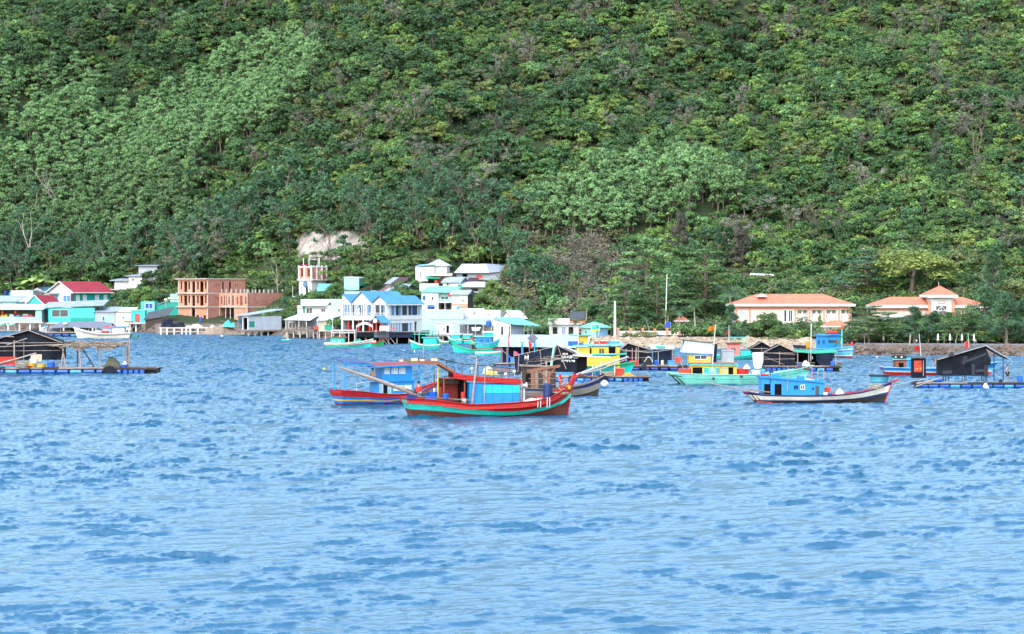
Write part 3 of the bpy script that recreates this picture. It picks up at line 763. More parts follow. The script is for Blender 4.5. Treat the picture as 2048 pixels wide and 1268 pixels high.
class Fr:                          # a wall face: origin, along, inward, height origin
    def __init__(s, a, b, z0):
        s.a = Vector((a[0],a[1],0)); d = Vector((b[0]-a[0], b[1]-a[1], 0)); s.L = d.length; s.d = d/s.L; s.n = Vector((-s.d.y, s.d.x, 0)); s.z0 = z0
    def p(s, u, w, n): return s.a + s.d*u + s.n*n + Vector((0,0,s.z0+w))
def obox(mb, f, u0,u1,w0,w1,n0,n1, m):
    v = [f.p(u0,w0,n0),f.p(u1,w0,n0),f.p(u1,w0,n1),f.p(u0,w0,n1),f.p(u0,w1,n0),f.p(u1,w1,n0),f.p(u1,w1,n1),f.p(u0,w1,n1)]
    return mb.add(v, [(0,3,2,1),(4,5,6,7),(0,1,5,4),(1,2,6,5),(2,3,7,6),(3,0,4,7)], m)
def opening(t, f, h, th, parent):
    """h = (u0,u1,w0,w1,kind[,material[,frame material]])"""
    u0,u1,w0,w1,kind = h[:5]; m = h[5] if len(h) > 5 else None; fm = h[6] if len(h) > 6 else 'white_paint'
    g = .35
    if kind == 'win':
        fr = MB(); e = min(1.1, (u1-u0)*.14)
        obox(fr,f,u0,u1,w1-e,w1+.3,-.5,th*.5,fm); obox(fr,f,u0-.3,u1+.3,w0-.5,w0+e*.6,-.9,th*.5,fm)
        obox(fr,f,u0,u0+e,w0+e*.6,w1-e,-.4,th*.5,fm); obox(fr,f,u1-e,u1,w0+e*.6,w1-e,-.4,th*.5,fm)
        if u1-u0 > 6: obox(fr,f,(u0+u1)/2-e*.4,(u0+u1)/2+e*.4,w0+e*.6,w1-e,-.3,th*.5,fm)
        w_ = t.part('window', fr, parent)
        pn = MB(); obox(pn,f,u0+e+.02,u1-e-.02,w0+e*.6+.02,w1-e-.02,th*.25,th*.4,m or 'glass_dark'); t.part('pane', pn, w_)
    elif kind == 'door':
        dr = MB(); obox(dr,f,u0+.05,u1-.05,w0+.02,w1-.05,th*.3,th*.6,m or 'door_brown'); t.part('door', dr, parent)
    elif kind == 'curtains':       # a run of tall panes, some curtained
        fr = MB(); pn = MB(); n = h[5]; fm = 'white_paint'; rng = random.Random(int(u0*7+w0))
        obox(fr,f,u0,u1,w0,w0+.6,-.3,th*.5,fm); obox(fr,f,u0,u1,w1-.6,w1,-.3,th*.5,fm)
        for i in range(n+1):
            u = u0+(u1-u0)*i/n; obox(fr,f,u-.3,u+.3,w0+.62,w1-.62,-.25,th*.5,'glass_dark' if 0 < i < n else fm)
        for i in range(n):
            ua = u0+(u1-u0)*i/n+.33; ub = u0+(u1-u0)*(i+1)/n-.33
            obox(pn,f,ua,ub,w0+.65,w1-.65,th*.3,th*.42, rng.choice(['curtain','curtain','glass_blue','glass_dark']))
        w_ = t.part('window', fr, parent); t.part('pane', pn, w_)
TH = 1.6
def body(t, x0,x1,y0,y1,z0,z1, m, front=(), right=(), left=(), side=None, found=8, name='wall', top=True, leftm=None):
    """four walls with openings; holes measured from the left end of each face and the floor z0"""
    if found > 0: found = max(found, (t.o.location.z + z0*t.k - G(t.px, t.d)) / t.k + 5)
    mb = MB()
    def hl(hs): return [(h[0],h[1],h[2]+found,h[3]+found) for h in hs]
    zb = z0-found
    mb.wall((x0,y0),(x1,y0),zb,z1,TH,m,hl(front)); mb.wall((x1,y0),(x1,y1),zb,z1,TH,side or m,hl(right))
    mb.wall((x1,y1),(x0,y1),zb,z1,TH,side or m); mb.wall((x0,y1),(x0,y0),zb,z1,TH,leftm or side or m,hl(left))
    if top: mb.box(x0+.2,x1-.2,y0+.2,y1-.2,z1-.8,z1-.02,m)
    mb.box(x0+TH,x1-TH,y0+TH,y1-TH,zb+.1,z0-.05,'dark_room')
    o = t.part(name, mb)
    for hs, a, b in ((front,(x0,y0),(x1,y0)),(right,(x1,y0),(x1,y1)),(left,(x0,y1),(x0,y0))):
        f = Fr(a,b,z0)
        for h in hs:
            if len(h) > 4 and h[4] != 'open': opening(t, f, h, TH, t.o)
    return o
def gable_pts(a0, a1, z, h, over, th, peak=None):
    am = (a0+a1)/2 if peak is None else peak
    sl0 = h/(am-a0); sl1 = h/(a1-am)
    return [(a0-over, z-over*sl0), (am, z+h), (a1+over, z-over*sl1), (a1+over, z-over*sl1+th), (am, z+h+th), (a0-over, z-over*sl0+th)]
def gable(t, x0,x1,y0,y1,z,h, m, ridge='Y', over=3, th=1.0, gm=None, trim=None):
    mb = MB(); pts = gable_pts(x0,x1,z,h,over,th) if ridge == 'Y' else gable_pts(y0,y1,z,h,over,th)
    if ridge == 'Y': mb.extrude(pts,'Y',y0-over,y1+over,m)
    else: mb.extrude(pts,'X',x0-over,x1+over,m)
    o = t.part('roof', mb)
    if gm:
        for e in (0, 1):
            g = MB()
            if ridge == 'Y': g.extrude([(x0,z),(x1,z),((x0+x1)/2,z+h-.05)],'Y',*((y0,y0+TH) if e == 0 else (y1-TH,y1)),gm)
            else: g.extrude([(y0,z),(y1,z),((y0+y1)/2,z+h-.05)],'X',*((x0,x0+TH) if e == 0 else (x1-TH,x1)),gm)
            t.part('gable', g)
    if trim:
        tm = MB()
        if ridge == 'Y':
            p = gable_pts(x0,x1,z,h,over+.2,1.9); tm.extrude([(q[0],q[1]-.5) for q in p],'Y',y0-over-.9,y0-over-.05,trim)
            tm.box(x1+over+.05,x1+over+.9,y0-over,y1+over,z-over*h/((x1-x0)/2)-.6,z-over*h/((x1-x0)/2)+1.2,trim)
        else:
            zz = z-over*h/((y1-y0)/2); tm.box(x0-over,x1+over,y0-over-.9,y0-over-.05,zz-.6,zz+1.4,trim)
        t.part('fascia', tm)
    return o
def shed(t, x0,x1,y0,y1,zf,zb, m, over=2.5, th=.9, zl=0, name='roof'):
    """single slope: zf at the front edge, zb at the back; zl extra height at the right end"""
    sl = (zb-zf)/(y1-y0); mb = MB(); a = zf-over*sl; b = zb+over*sl
    mb.sheet([[(x0-over,y0-over,a),(x1+over,y0-over,a+zl)],[(x0-over,y1+over,b),(x1+over,y1+over,b+zl)]][::1], m, -th)
    return t.part(name, mb)
def hip(t, x0,x1,y0,y1,z,h, m, over=4, inset=None, fascia='white_paint', fh=2.2, name='roof'):
    a0,a1,b0,b1 = x0-over,x1+over,y0-over,y1+over
    ins = (b1-b0)/2 if inset is None else inset
    bm = (b0+b1)/2; r0 = a0+ins; r1 = max(a1-ins, r0+.01)
    mb = MB(); V = [(a0,b0,z),(a1,b0,z),(a1,b1,z),(a0,b1,z),(r0,bm,z+h),(r1,bm,z+h)]
    mb.add(V, [(0,1,5,4),(1,2,5),(2,3,4,5),(3,0,4),(3,2,1,0)], m); o = t.part(name, mb)
    if fascia:
        f = MB(); e=.5; f.box(a0-e,a1+e,b0-e,b1+e,z-fh,z-.02,fascia); t.part('fascia', f)
    return o
def slab(t, x0,x1,y0,y1,z0,z1,m,name): return t.part(name, MB().box(x0,x1,y0,y1,z0,z1,m))
def posts(t, xs, y, z0, z1, w, m, name='post'):
    for x in xs:
        t.part(name, MB().tube([(x,y,z0),(x,y,z1)], w/2, m, 6))
# ================================================================== left village
def stilts(t, pts, z0, m='white_paint', w=2.6, name='stilt'):
    for x, y in pts: t.part(name, MB().box(x-w/2,x+w/2,y-w/2,y+w/2,z0,-3.02,m))
def deck(t, x0,x1,y0,y1, m='concrete', th=3): t.part('deck', MB().box(x0,x1,y0,y1,-th,-.02,m))

# long pale shop open to the water
t = T('stilt_shop', 'long pale stilt shop with an open front full of bright goods', 'shop', -30, 643, 560)
body(t, 0,113,0,60,0,24,'mint_wall', front=[(2,101,9,23,'open')], right=[], side='grey_wall', found=0)
shed(t, 0,113,0,60,24.2,33,'pale_roof', over=4)
deck(t,-3,116,-4,62); stilts(t, [(x,1) for x in (-1,22,46,69,90,110)]+[(x,22) for x in (35,57,80)], -19)
for i,(x,w_,h,m,l) in enumerate([(4,9,8,'orange_plastic','orange goods stacked at the left end of the stilt shop counter'),(16,12,6,'red_plastic','red striped goods on the counter of the stilt shop'),(31,14,7,'yellow_plastic','yellow boxes in the middle of the stilt shop counter'),(48,10,6,'white_plastic','white boxes on the counter of the stilt shop'),(61,9,6,'sky_blue_plastic','sky blue carton at the counter of the stilt shop'),(73,22,6,'pink_cloth','pink cloth heap at the right end of the stilt shop counter')]):
    mb = MB(); mb.box(0,w_,0,4,0,h*.55,m); mb.box(w_*.12,w_*.6,.5,3.4,h*.55+.02,h,'white_plastic' if i%2 else 'red_plastic'); mb.box(w_*.65,w_*.92,.5,3.4,h*.55+.02,h*.8,m)
    q = solo('goods_stack', l, 'goods', mb, -30+x, 634, 561.2)
lan = MB(); lan.lathe([(.3,0),(2.2,1.5),(2.6,4),(2,6.5),(.4,8)],'orange_plastic',n=10)
for x,l in ((5,'orange hanging lantern near the left end of the stilt shop'),(31,'red and orange lantern hung in the middle of the stilt shop')):
    solo('lantern', l, 'lantern', lan, x, 628.5, 560.7)

t = T('teal_shop', 'teal stilt shop with a wide shelf window and sloping grey roof', 'shop', 97, 645, 562)
body(t, 0,92,0,58,0,29,'aqua_wall', front=[(6,40,11,26,'win','glass_dark','mint_wall')], left=[], found=0, leftm='teal_wall')
slab(t,44,91,-.6,-.02,2,9,'teal_wall','skirting')
shed(t, -10,108,0,58,29.4,39,'grey_roof', over=3, zl=5)
deck(t,-4,95,-5,60); stilts(t, [(x,2) for x in (4,30,60,88)], -17)

t = T('red_roofed_house', 'large white gabled house with dark red roof and teal side wall', 'house', 97, 612, 602, yaw=-44)
body(t, 0,86,0,90,0,28,'white_wall', found=12, side='teal_wall',
     front=[(8,34,4,24,'win','glass_blue'),(50,76,9,22,'win','glass_blue')], right=[(6,14,3,22,'win','curtain'),(22,31,3,22,'win','curtain'),(51,60,3,22,'win','curtain'),(72,80,3,22,'win','curtain')])
gable(t,0,86,0,90,28.2,20,'red_roof',over=4,gm='white_wall',trim='white_paint')
slab(t,-2,42,-9,-.5,-2,1.2,'white_paint','balcony'); slab(t,3,39,-7,-.4,24.4,26,'aqua_wall','canopy')
slab(t,78,86.6,-1.2,-.1,-2,25,'brown_roof','pilaster')

t = T('small_teal_gable_house', 'small house with bright aqua gable and dark red roof', 'house', 50, 613, 588, yaw=-22)
body(t,0,48,0,50,-2,2,'aqua_wall', found=6)
gable(t,0,48,0,60,2.1,20,'red_roof',over=2,gm='aqua_wall',trim='white_paint')

t = T('light_blue_roofed_house', 'white house with light blue hipped roof beside the big red roof', 'house', 66, 592, 616)
body(t,0,54,0,44,0,9,'white_wall', front=[(16,24,2,7,'win')], found=10)
hip(t,0,54,0,44,9.6,13,'light_blue_roof',over=3)
g = MB(); g.extrude([(-2,9.8),(22,9.8),(10,17)],'Y',-5,6,'white_wall'); t.part('porch_gable', g)

t = T('flat_white_house', 'plain flat roofed white house left of the light blue roof', 'house', 22, 612, 607)
body(t,0,44,0,40,0,30,'white_wall', front=[(38,42,12,18,'win')], found=6); slab(t,-1,45,-1,41,30.1,31.2,'white_paint','parapet')
t = T('low_white_annex', 'low white annex with grey roof at the left edge behind the tank', 'house', 30, 600, 622)
body(t,0,40,0,24,0,16,'white_wall', found=6); shed(t,0,40,0,24,16.4,20,'grey_roof')

t = T('grey_sheet_house', 'low house with grey sheet roof at the far left edge of the village', 'house', -40, 612, 586, yaw=-14)
body(t,0,78,0,40,0,9,'mint_wall', found=8, front=[(40,50,1,7,'win')]); shed(t,0,78,0,44,9.4,19,'grey_roof',over=4)
def tank(label, px, py, d, r, h, m='blue_plastic', name='water_tank', cat='tank', lying=False):
    mb = MB()
    if lying: mb.lathe([(r*.55,-h/2),(r,-h/2+r*.3),(r,h/2-r*.3),(r*.55,h/2)],m,(0,0,r),12,'X'); mb.lathe([(r*.3,0),(r*.3,r*.35)],m,(0,0,2*r-.1),8)
    else: mb.lathe([(r*.9,0),(r,h*.1),(r,h*.8),(r*.55,h*.97),(r*.25,h)],m,n=12)
    return solo(name,label,cat,mb,px,py,d,smooth_=False)
tank('dark blue water tank at the far left edge under the banana plants', 12, 592, 618, 4.5, 11, 'deep_blue_plastic')
tank('light blue water tank on the white annex roof at far left', 22, 593, 616, 3.6, 9, 'sky_blue_plastic')

t = T('grey_waterside_house', 'grey rendered waterside house with a small pale green doorway', 'house', 190, 646, 562)
body(t,0,40,0,44,0,22,'grey_wall', found=10, front=[(14,20,4,14,'win','deep_teal'),(22,38,0,16,'door','mint_wall')]); shed(t,-2,44,0,46,22.6,31,'grey_roof')
t = T('cream_waterside_house', 'cream waterside house with one narrow blue window', 'house', 231, 646, 562)
body(t,0,31,0,40,0,22,'cream_wall', found=10, front=[(13,18,7,14,'win','glass_blue')], leftm='dark_wood'); shed(t,-2,36,0,42,22.4,30,'pale_roof')
t = T('teal_stilt_house', 'stepped teal house on stilts with a red double door', 'house', 262, 645, 558)
body(t,0,28,0,40,0,24,'aqua_wall', found=0, front=[(8,18,1,17,'door','door_red')]); slab(t,-1.5,29,-2,40,24.1,25.4,'mint_wall','parapet')
body(t,18,46,10,60,26,42,'aqua_wall', found=2, front=[(8,25,1,13,'win','door_blue')], name='upper_wall'); slab(t,46.1,72,16,60,2,38,'teal_wall','side_wall')
m_ = MB(); m_.sheet([[(46.2,14,36),(72,14,43)],[(46.2,60,36),(72,60,43)]],'grey_roof',1); t.part('roof', m_)
deck(t,-8,62,-6,44); stilts(t, [(x,0) for x in (-4,10,23)], -20)
for i in range(2): t.part('brace', MB().beam((-2+i*12,-1,-19),(8+i*12,-1,-4),1.2,1.2,'pole_wood'))
t.part('bench', MB().box(-14,4,-4,2,.3,3,'plank_wood'))
t = T('teal_block_house', 'plain deep teal block beside the brick building', 'house', 331, 640, 560)
body(t,0,40,0,40,0,36,'teal_wall', found=8); body(t,9,30,4,40,36.1,52,'mint_wall', found=0, name='upper_wall'); slab(t,5,30,2,40,42,45,'white_paint','balcony')
t = T('weathered_lean_to', 'weathered grey timber lean to under the teal house', 'shed', 291, 650, 548, yaw=-10)
body(t,0,44,0,30,0,14,'dark_wood', found=4, side='plank_wood'); shed(t,-2,46,0,30,10,24,'dark_roof',zl=10)
w_ = MB(); w_.box(0,34,0,14,-1,17,'stone_base'); w_.box(.5,33,-.6,-.02,16,18,'concrete'); solo('stone_quay','rough brown stone quay wall beneath the timber lean to','quay',w_,287,664,552)
s_ = MB(); s_.tube([(0,0,-14),(0,0,0)],.35,'steel',5); s_.lathe([(0.2,0),(2.2,.5),(3.0,1.5)],'white_plastic',(0,-.6,.5),10,'Y'); solo('satellite_dish','white satellite dish on a thin mast above the teal house','dish',s_,331,600,556)

# upper grey and green house on the slope
t = T('upper_grey_house', 'stepped grey house on the slope with green end wall, above the round tree', 'house', 229, 580, 628, yaw=-16)
body(t,0,36,0,50,3,18,'white_wall', found=14); shed(t,-6,38,-4,50,18.4,24,'grey_roof')
body(t,34,63,-6,50,3,27,'white_wall', found=14, name='middle_wall', side='grey_wall', front=[(6,12,15,20,'win')]); shed(t,30,63,-8,52,27.4,32,'grey_roof')
body(t,43,84,20,56,32,48,'grey_wall', found=8, name='upper_wall', side='deep_teal'); shed(t,40,86,18,58,48.3,50,'grey_roof')
posts(t,[-7,-1,12,27],-12,-22,2,1.4,'white_paint'); slab(t,-9,36,-14,-1,0,2,'concrete','deck')
for i,(x,l) in enumerate(((236,'left blue tarp sheltering the ground floor of the upper grey house'),(252,'right blue tarp beside the round tree'))):
    mb = MB(); mb.sheet([[(0,0,14),(6,1.2,14.2),(13,0,14)],[(0,.6,7),(6,-.8,7.2),(13,.6,7)],[(0,0,0),(6,1,0),(13,.3,0)]],'blue_tarp',.4); solo('hanging_tarp',l,'tarp',mb,x,602,621)
t = T('orange_shutter', 'orange metal gate leaning by the upper grey house', 'gate', 264, 577, 616); slab(t,0,10,0,1,0,7,'orange_plastic','panel')

# ================================================================== unfinished brick building
c = math.cos(R(45)); f_ = 1/c
t = T('brick_building', 'three storey unfinished brick building with bare window openings', 'building', 357, 646, 560, yaw=-45)
def U(x): return (x-357)*f_
fl = []
for z0 in (34, 61):
    H = 24 if z0 == 61 else 23
    for a,b,l in ((362,365.8,6),(370,377.3,1),(380,384,6),(389,396,0),(400,404,6),(407,415,1),(418,422,6)):
        fl.append((U(a),U(b),z0+l,z0+H-2))
fl += [(U(388),U(396),1,30),(U(398.5),U(404),1,16),(U(415),U(420.5),3,16)]
W1 = 68*f_; D1 = 66*f_
sd = []
for a,b,w0,w1 in ((439,440.3,73,79),(443.5,445,73,79),(450,453.3,63,82),(462,466,63,82),(473,474.5,73,79),(477,478.5,73,79),(438.5,440,46,52),(443,444.5,46,52)):
    sd.append(((a-425)*f_,(b-425)*f_,w0,w1))
body(t,0,W1,0,D1,0,87,'brick_orange_and_lit', front=fl, right=sd, side='brick_red_and_shaded', found=6, leftm='brick_red_and_shaded')  # front in the lit brick copy, sides in the shaded one
for z in (31.5, 58.5):
    t.part('floor_slab', MB().box(-4,W1+.35,-4,D1*.3,z,z+2.2,'concrete'))
t.part('roof_slab', MB().box(-5,W1+1.5,-5,D1+1,87.1,89,'concrete'))
for x in (0,U(386),U(397),W1):
    for z0,z1 in ((0,31.4),(33.8,58.4),(60.8,87)): t.part('column', MB().box(x-1.2,x+1.2,-.5,-.04,z0,z1,'concrete'))
X2 = W1; Y2 = 20*f_; W2 = 62*f_; D2 = 64*f_
def V2(x): return (x-445)*f_
f2 = [(V2(a),V2(b),38,53) for a,b in ((448,451.5),(465,470),(484,488),(502,506))] + [(V2(a),V2(b),36,55) for a,b in ((455,461.5),(473,478),(491,497))] + [(V2(444.7),V2(479),1,31)]
body(t,X2+.3,X2+W2,Y2,Y2+D2,0,60,'brick_orange_and_lit', front=f2, side='brick_red_and_shaded', found=6, name='wing_wall', top=False,
     right=[((a-507)*f_,(b-507)*f_,44,50) for a,b in ((519,521),(524,526),(534,536),(553,555))])
t.part('floor_slab', MB().box(X2+.4,X2+W2+1,Y2-2,Y2+D2*.9,31.5,33.8,'concrete'))
for a in (445,459,469.5,479,507): t.part('column', MB().box(X2+V2(a)+.1,X2+V2(a)+2.2,Y2-.6,Y2-.05,0,60,'concrete'))
for a in (449,459,470,481,491,500,506): t.part('column_stub', MB().box(X2+V2(a),X2+V2(a)+2.2,Y2+.2,Y2+2.4,60.02,68,'concrete'))
for a in (510,517,522,529,537,545,552,570): t.part('column_stub', MB().box(X2+W2-2.4,X2+W2-.2,Y2+(a-507)*f_,Y2+(a-507)*f_+2.2,60.02,67,'concrete'))
ty = MB(); ty.lathe([(1.6,0),(2.4,3),(2.0,9),(1.2,12)],'door_blue',n=8); solo('blue_drum','tall blue drum in the ground floor doorway of the brick building','drum',ty,401.5,644.5,523)

t = T('grey_stilt_shed', 'grey sheet metal shed on stilts in front of the brick building', 'shed', 476, 659, 516, yaw=-63)
W = 27/math.cos(R(63)); D = 62/math.sin(R(63))
body(t,0,W,0,D,0,27,'dark_grey_wall', front=[(4,24,3,22,'door','glass_dark'),(32,56,1,24,'open')], side='grey_wall', leftm='dark_wood', found=0, right=[(2,13,5,17,'door','deep_teal')])
t.part('door_frame', MB().box(29,31.5,-1.2,-.1,0,26,'white_paint').box(57,59.5,-1.2,-.1,0,26,'white_paint').box(31.6,56.9,-1.2,-.1,24,26,'white_paint'))
m_ = MB(); m_.sheet([[(-4,-5,28),(W+4,-5,28)],[(-4,D+4,40),(W+4,D+4,40)]],'grey_roof',-1); t.part('roof', m_)
deck(t,-2,W+2,-3,D+2,'plank_wood'); stilts(t, [(x,y) for x in (3,W-4) for y in (2,15,29,43,56,66)], -20, 'concrete')

# jetty and rubble in front of the brick building
t = T('concrete_jetty', 'low concrete frame jetty in front of the brick building', 'jetty', 318, 655, 526)
t.part('deck', MB().box(0,100,-3,26,-2,.5,'concrete'))
t.part('rail', MB().box(0,96,-3.4,-1.4,-9,-7.6,'concrete'))
for x in (4,16,31,46,55,63,78,95): t.part('post', MB().box(x-1.4,x+1.4,-3.2,-.4,-20,-2.02,'white_paint'))
def heap(name, label, cat, px, py, d, w, h, dp, m, seed, n=2, sm=True):
    rng = np.random.default_rng(seed); mb = MB(); nu, nv = 18, 8
    grid = []
    for j in range(nv+1):
        row = []
        for i in range(nu+1):
            u = i/nu; v = j/nv
            e = (math.sin(u*math.pi)**.6)*(math.sin(min(v*1.15,1)*math.pi*.98)**.7 if v < .87 else .12)
            row.append(((u-.5)*w*(1+.05*rng.normal()), (v-.5)*dp, max(0, e*h*(.75+.32*rng.normal()*.6+.25*math.sin(u*9+seed)))-.6))
        grid.append(row)
    mb.sheet(grid, m, .3); return solo(name,label,cat,mb,px,py,d,smooth_=sm)
heap('tarpaulin_heap','black tarpaulin bundle piled on the jetty left of the brick building','tarpaulin',352,654,528,44,11,22,'black_tarp',1)
heap('sack_heap','white sacks heaped on the concrete jetty','sacks',389,654,527,36,7,18,'white_cloth',2)
heap('sheet_heap','grey plastic sheets heaped at the end of the jetty','sheets',425,660,524,22,10,16,'white_cloth',3)
heap('rubble_heap','pale rubble bank at the waterline below the brick building','rubble',448,668,523,104,17,40,'stone_base',4,sm=False)
heap('scrap_heap','teal and grey scrap piled before the grey stilt shed','scrap',458,653,522,26,13,14,'aqua_wall',5,sm=False)
heap('rubble_mound','broken brick mound under the stilt houses','rubble',590,679,490,60,16,30,'stone_base',6,sm=False)
heap('tarpaulin_bundle','dark tarpaulin and crates stacked beside the timber lean to','tarpaulin',335,656,527,26,26,16,'navy_tarp',7)

# ================================================================== tower, aqua and teal houses on the slope
t = T('tower_house', 'narrow white house with an unfinished brick top floor and bare columns', 'house', 598, 592, 548, yaw=-40)
A = 27/math.cos(R(40)); B_ = 27/math.sin(R(40))
body(t,0,A,0,B_,0,31,'white_wall', found=12, front=[(6,10,4,19,'win','glass_blue'),(19,25,1,20,'door','dark_room'),(29,33,4,19,'win','glass_blue')], right=[(8,18,4,15,'win'),(26,36,14,24,'win')])
ar = MB(); ar.lathe([(5,0),(6.5,0)],'glass_blue',(18,-.3,23),12,'Y'); t.part('arch', ar)
t.part('floor_slab', MB().box(-3,A+6,-3,B_+4,31.1,33.2,'white_paint'))
body(t,0,A,0,B_,33.2,58,'brick_orange_and_lit', found=0, side='brick_red_and_shaded', name='upper_wall', top=False, front=[(5,12,5,22,'open'),(23,31,5,22,'open')], right=[(6,12,6,22,'open'),(22,30,3,22,'open')])  # side walls take the shaded brick copy
for x,y in ((0,0),(A*.45,0),(A,0),(A,B_*.35),(A,B_*.7),(A,B_),(0,B_)): t.part('column', MB().box(x-1.3,x+1.3,y-1.3,y+1.3,33.3,61,'white_paint'))
t.part('ring_beam', MB().box(-1.6,A+1.6,-1.6,-1.35,57,59,'white_paint').box(A+1.36,A+1.6,-1.3,B_,57,59,'white_paint'))
for x,y in ((A*.3,2),(A*.75,2),(A-2,B_*.5),(A-2,B_*.58)): t.part('rebar_pole', MB().tube([(x,y,58),(x,y,76)],.8,'white_paint',5))
t.part('awning', MB().extrude([(-8,59.2),(0,64),(8,59.2)],'Y',B_*.2,B_*.5,'red_roof').box(0,.1,0,.1,59,59.1,'red_roof'))
t.part('terrace', MB().box(-22,-1,2,22,-3,-.5,'concrete')); t.part('terrace_post', MB().tube([(-21,3,-.4),(-21,3,20)],.5,'white_paint',5))
t = T('aqua_roofed_house', 'low house with aqua sheet roof beside the tower', 'house', 640, 588, 546)
body(t,0,46,0,34,-4,5,'dark_grey_wall', found=10, front=[(20,40,0,7,'open')]); shed(t,-4,50,-4,36,6,19,'aqua_roof')
t = T('aqua_box_house', 'boxy aqua house with flat roof among the trees', 'house', 688, 582, 546, yaw=-32)
body(t,0,37,0,26,0,27,'mint_wall', found=10, side='teal_wall', right=[(2,22,0,10,'open')]); m_ = MB(); m_.sheet([[(-1,-1,27.2),(38,-1,25.5)],[(-1,28,28),(38,28,26)]],'white_paint',-1); t.part('roof', m_)
t = T('pale_back_house', 'pale blue house showing above the blue gables', 'house', 689, 600, 492)
body(t,0,52,0,30,0,17,'pale_cyan_wall', found=6); body(t,52.2,64,2,30,0,19,'grey_wall', found=6, name='annex_wall')

# white two storey house and stilt cafe
t = T('white_balcony_house', 'white two storey house with pale roof and upper balcony', 'house', 595, 632, 492)
body(t,0,70,0,44,0,21,'white_wall', found=8, front=[(17,30,2,17,'win','glass_dark'),(47,56,7,16,'win','glass_dark')]); slab(t,11,15,-.5,-.02,0,20,'green_tarp','green_strip')
m_ = MB(); m_.sheet([[(8,-8,20),(58,-8,20)],[(2,44,32),(68,44,32)]],'white_roof',-1); t.part('roof', m_)
slab(t,-1,10,-2,20,16,20.5,'white_wall','parapet'); slab(t,10,70,-9,-.1,-2,-.1,'concrete','balcony')
rl = MB(); rl.box(14,70,-8.8,-8.3,4,4.6,'white_paint')
for i in range(15): rl.box(14+i*4,14.5+i*4,-8.8,-8.3,0,4,'white_paint')
t.part('railing', rl)
t = T('pale_cyan_house', 'pale cyan house wedged between the white balcony house and blue gables', 'house', 662, 632, 484)
body(t,0,23,0,40,0,32,'pale_cyan_wall', found=8, front=[(14,18,8,15,'win','glass_dark')]); slab(t,-.5,23.5,-.5,40,32.1,33.2,'white_paint','parapet')
t = T('stilt_cafe', 'stilt cafe with white sheet roof and dark open terrace', 'cafe', 571, 659, 484)
body(t,0,66,22,50,0,18,'dark_grey_wall', found=0, front=[(4,18,2,15,'win'),(24,40,2,15,'win')])
m_ = MB(); m_.sheet([[(-3,-6,19),(50,-6,18)],[(24,50,31),(68,50,31)]],'white_roof',-1); t.part('roof', m_)
deck(t,-3,67,-4,52,'plank_wood'); stilts(t, [(x,y) for x in (3,16,29,43,56,64) for y in (-2,20)], -20, 'concrete', 2)
for x in (1,27,42,64): t.part('post', MB().tube([(x,-3,0),(x,-3,18.5)],.7,'white_paint',5))
rl = MB(); rl.box(2,50,-3.6,-3.1,5,5.6,'plank_wood')
for i in range(17): rl.box(2+i*3,3.6+i*3,-3.5,-3.2,.2,4.9,'plank_wood')
t.part('railing', rl)
t = T('beige_cabin', 'beige timber cabin on stilts next to the cafe', 'cabin', 637, 661, 470)
body(t,0,16,0,26,0,19,'beige_wall', found=0); m_ = MB(); m_.sheet([[(-4,-5,20),(14,-5,20)],[(6,30,33),(58,30,34)]],'pale_roof',-1); t.part('roof', m_)
deck(t,-1,60,-2,28,'concrete',2); stilts(t, [(x,1) for x in (2,14,30,44,57)], -18, 'concrete', 2)
posts(t,[28,46,58],0,0,24,1.1,'white_paint')
def crate(label, px, py, d, w, h, dp, m, cat='crate', name='crate', yaw=0, rim=True):
    mb = MB(); e = min(w,h)*.06
    mb.box(0,w,0,dp,0,h*.84,m)
    if rim: mb.box(-e,w+e,-e,dp+e,h*.86,h,m); mb.box(e,w-e,e,dp-e,h*.84,h*.86,'rubber')
    return solo(name,label,cat,mb,px,py,d,yaw)
crate('green tarp covered box hanging at the beige cabin',649,660,467,14,10,8,'green_tarp','box','covered_box')
crate('orange red crates stacked on the cafe terrace',628,659,483,10,7,8,'orange_plastic')

# ================================================================== blue gabled restaurant
t = T('blue_gabled_restaurant', 'white waterfront restaurant with three blue gables and glazed upper floor', 'restaurant', 684, 663, 442, yaw=-35)
W = 115; D = 113
body(t,0,W,0,D,0,24,'white_wall', found=0, front=[(3,112,0,22,'open')], right=[(4,84,0,18,'curtains',9),(88,96,0,20,'open')], name='ground_floor_wall')
t.part('band', MB().box(-1,W+1,-3,D+1,24.1,31,'white_paint'))
for x in (14,40,68): t.part('red_column', MB().tube([(x,4,0),(x,4,24)],2.2,'red_paint',8))
for x in (3,30,56,88): t.part('white_column', MB().box(x-1.2,x+1.2,-2.6,-.4,0,24,'white_paint'))
body(t,0,W,2,D,31.1,56,'white_wall', found=0, front=[(5,22,0,23,'curtains',4),(25,55,0,23,'curtains',7),(60,76,0,23,'curtains',4),(80,112,0,23,'curtains',7)], right=[(6,108,1,23,'curtains',15)], name='upper_wall')
for x in (3,23,57,78,113): t.part('white_column', MB().box(x-1.2,x+1.2,-2.6,1.6,31.1,56,'white_paint'))
rl = MB(); rl.box(1,114,-2.2,-1.7,37,37.7,'white_paint'); rl.box(1,114,-2.1,-1.8,33,33.4,'white_paint')
for i in range(38): rl.box(2+i*3,2.4+i*3,-2.1,-1.8,31.2,37,'white_paint')
t.part('railing', rl)
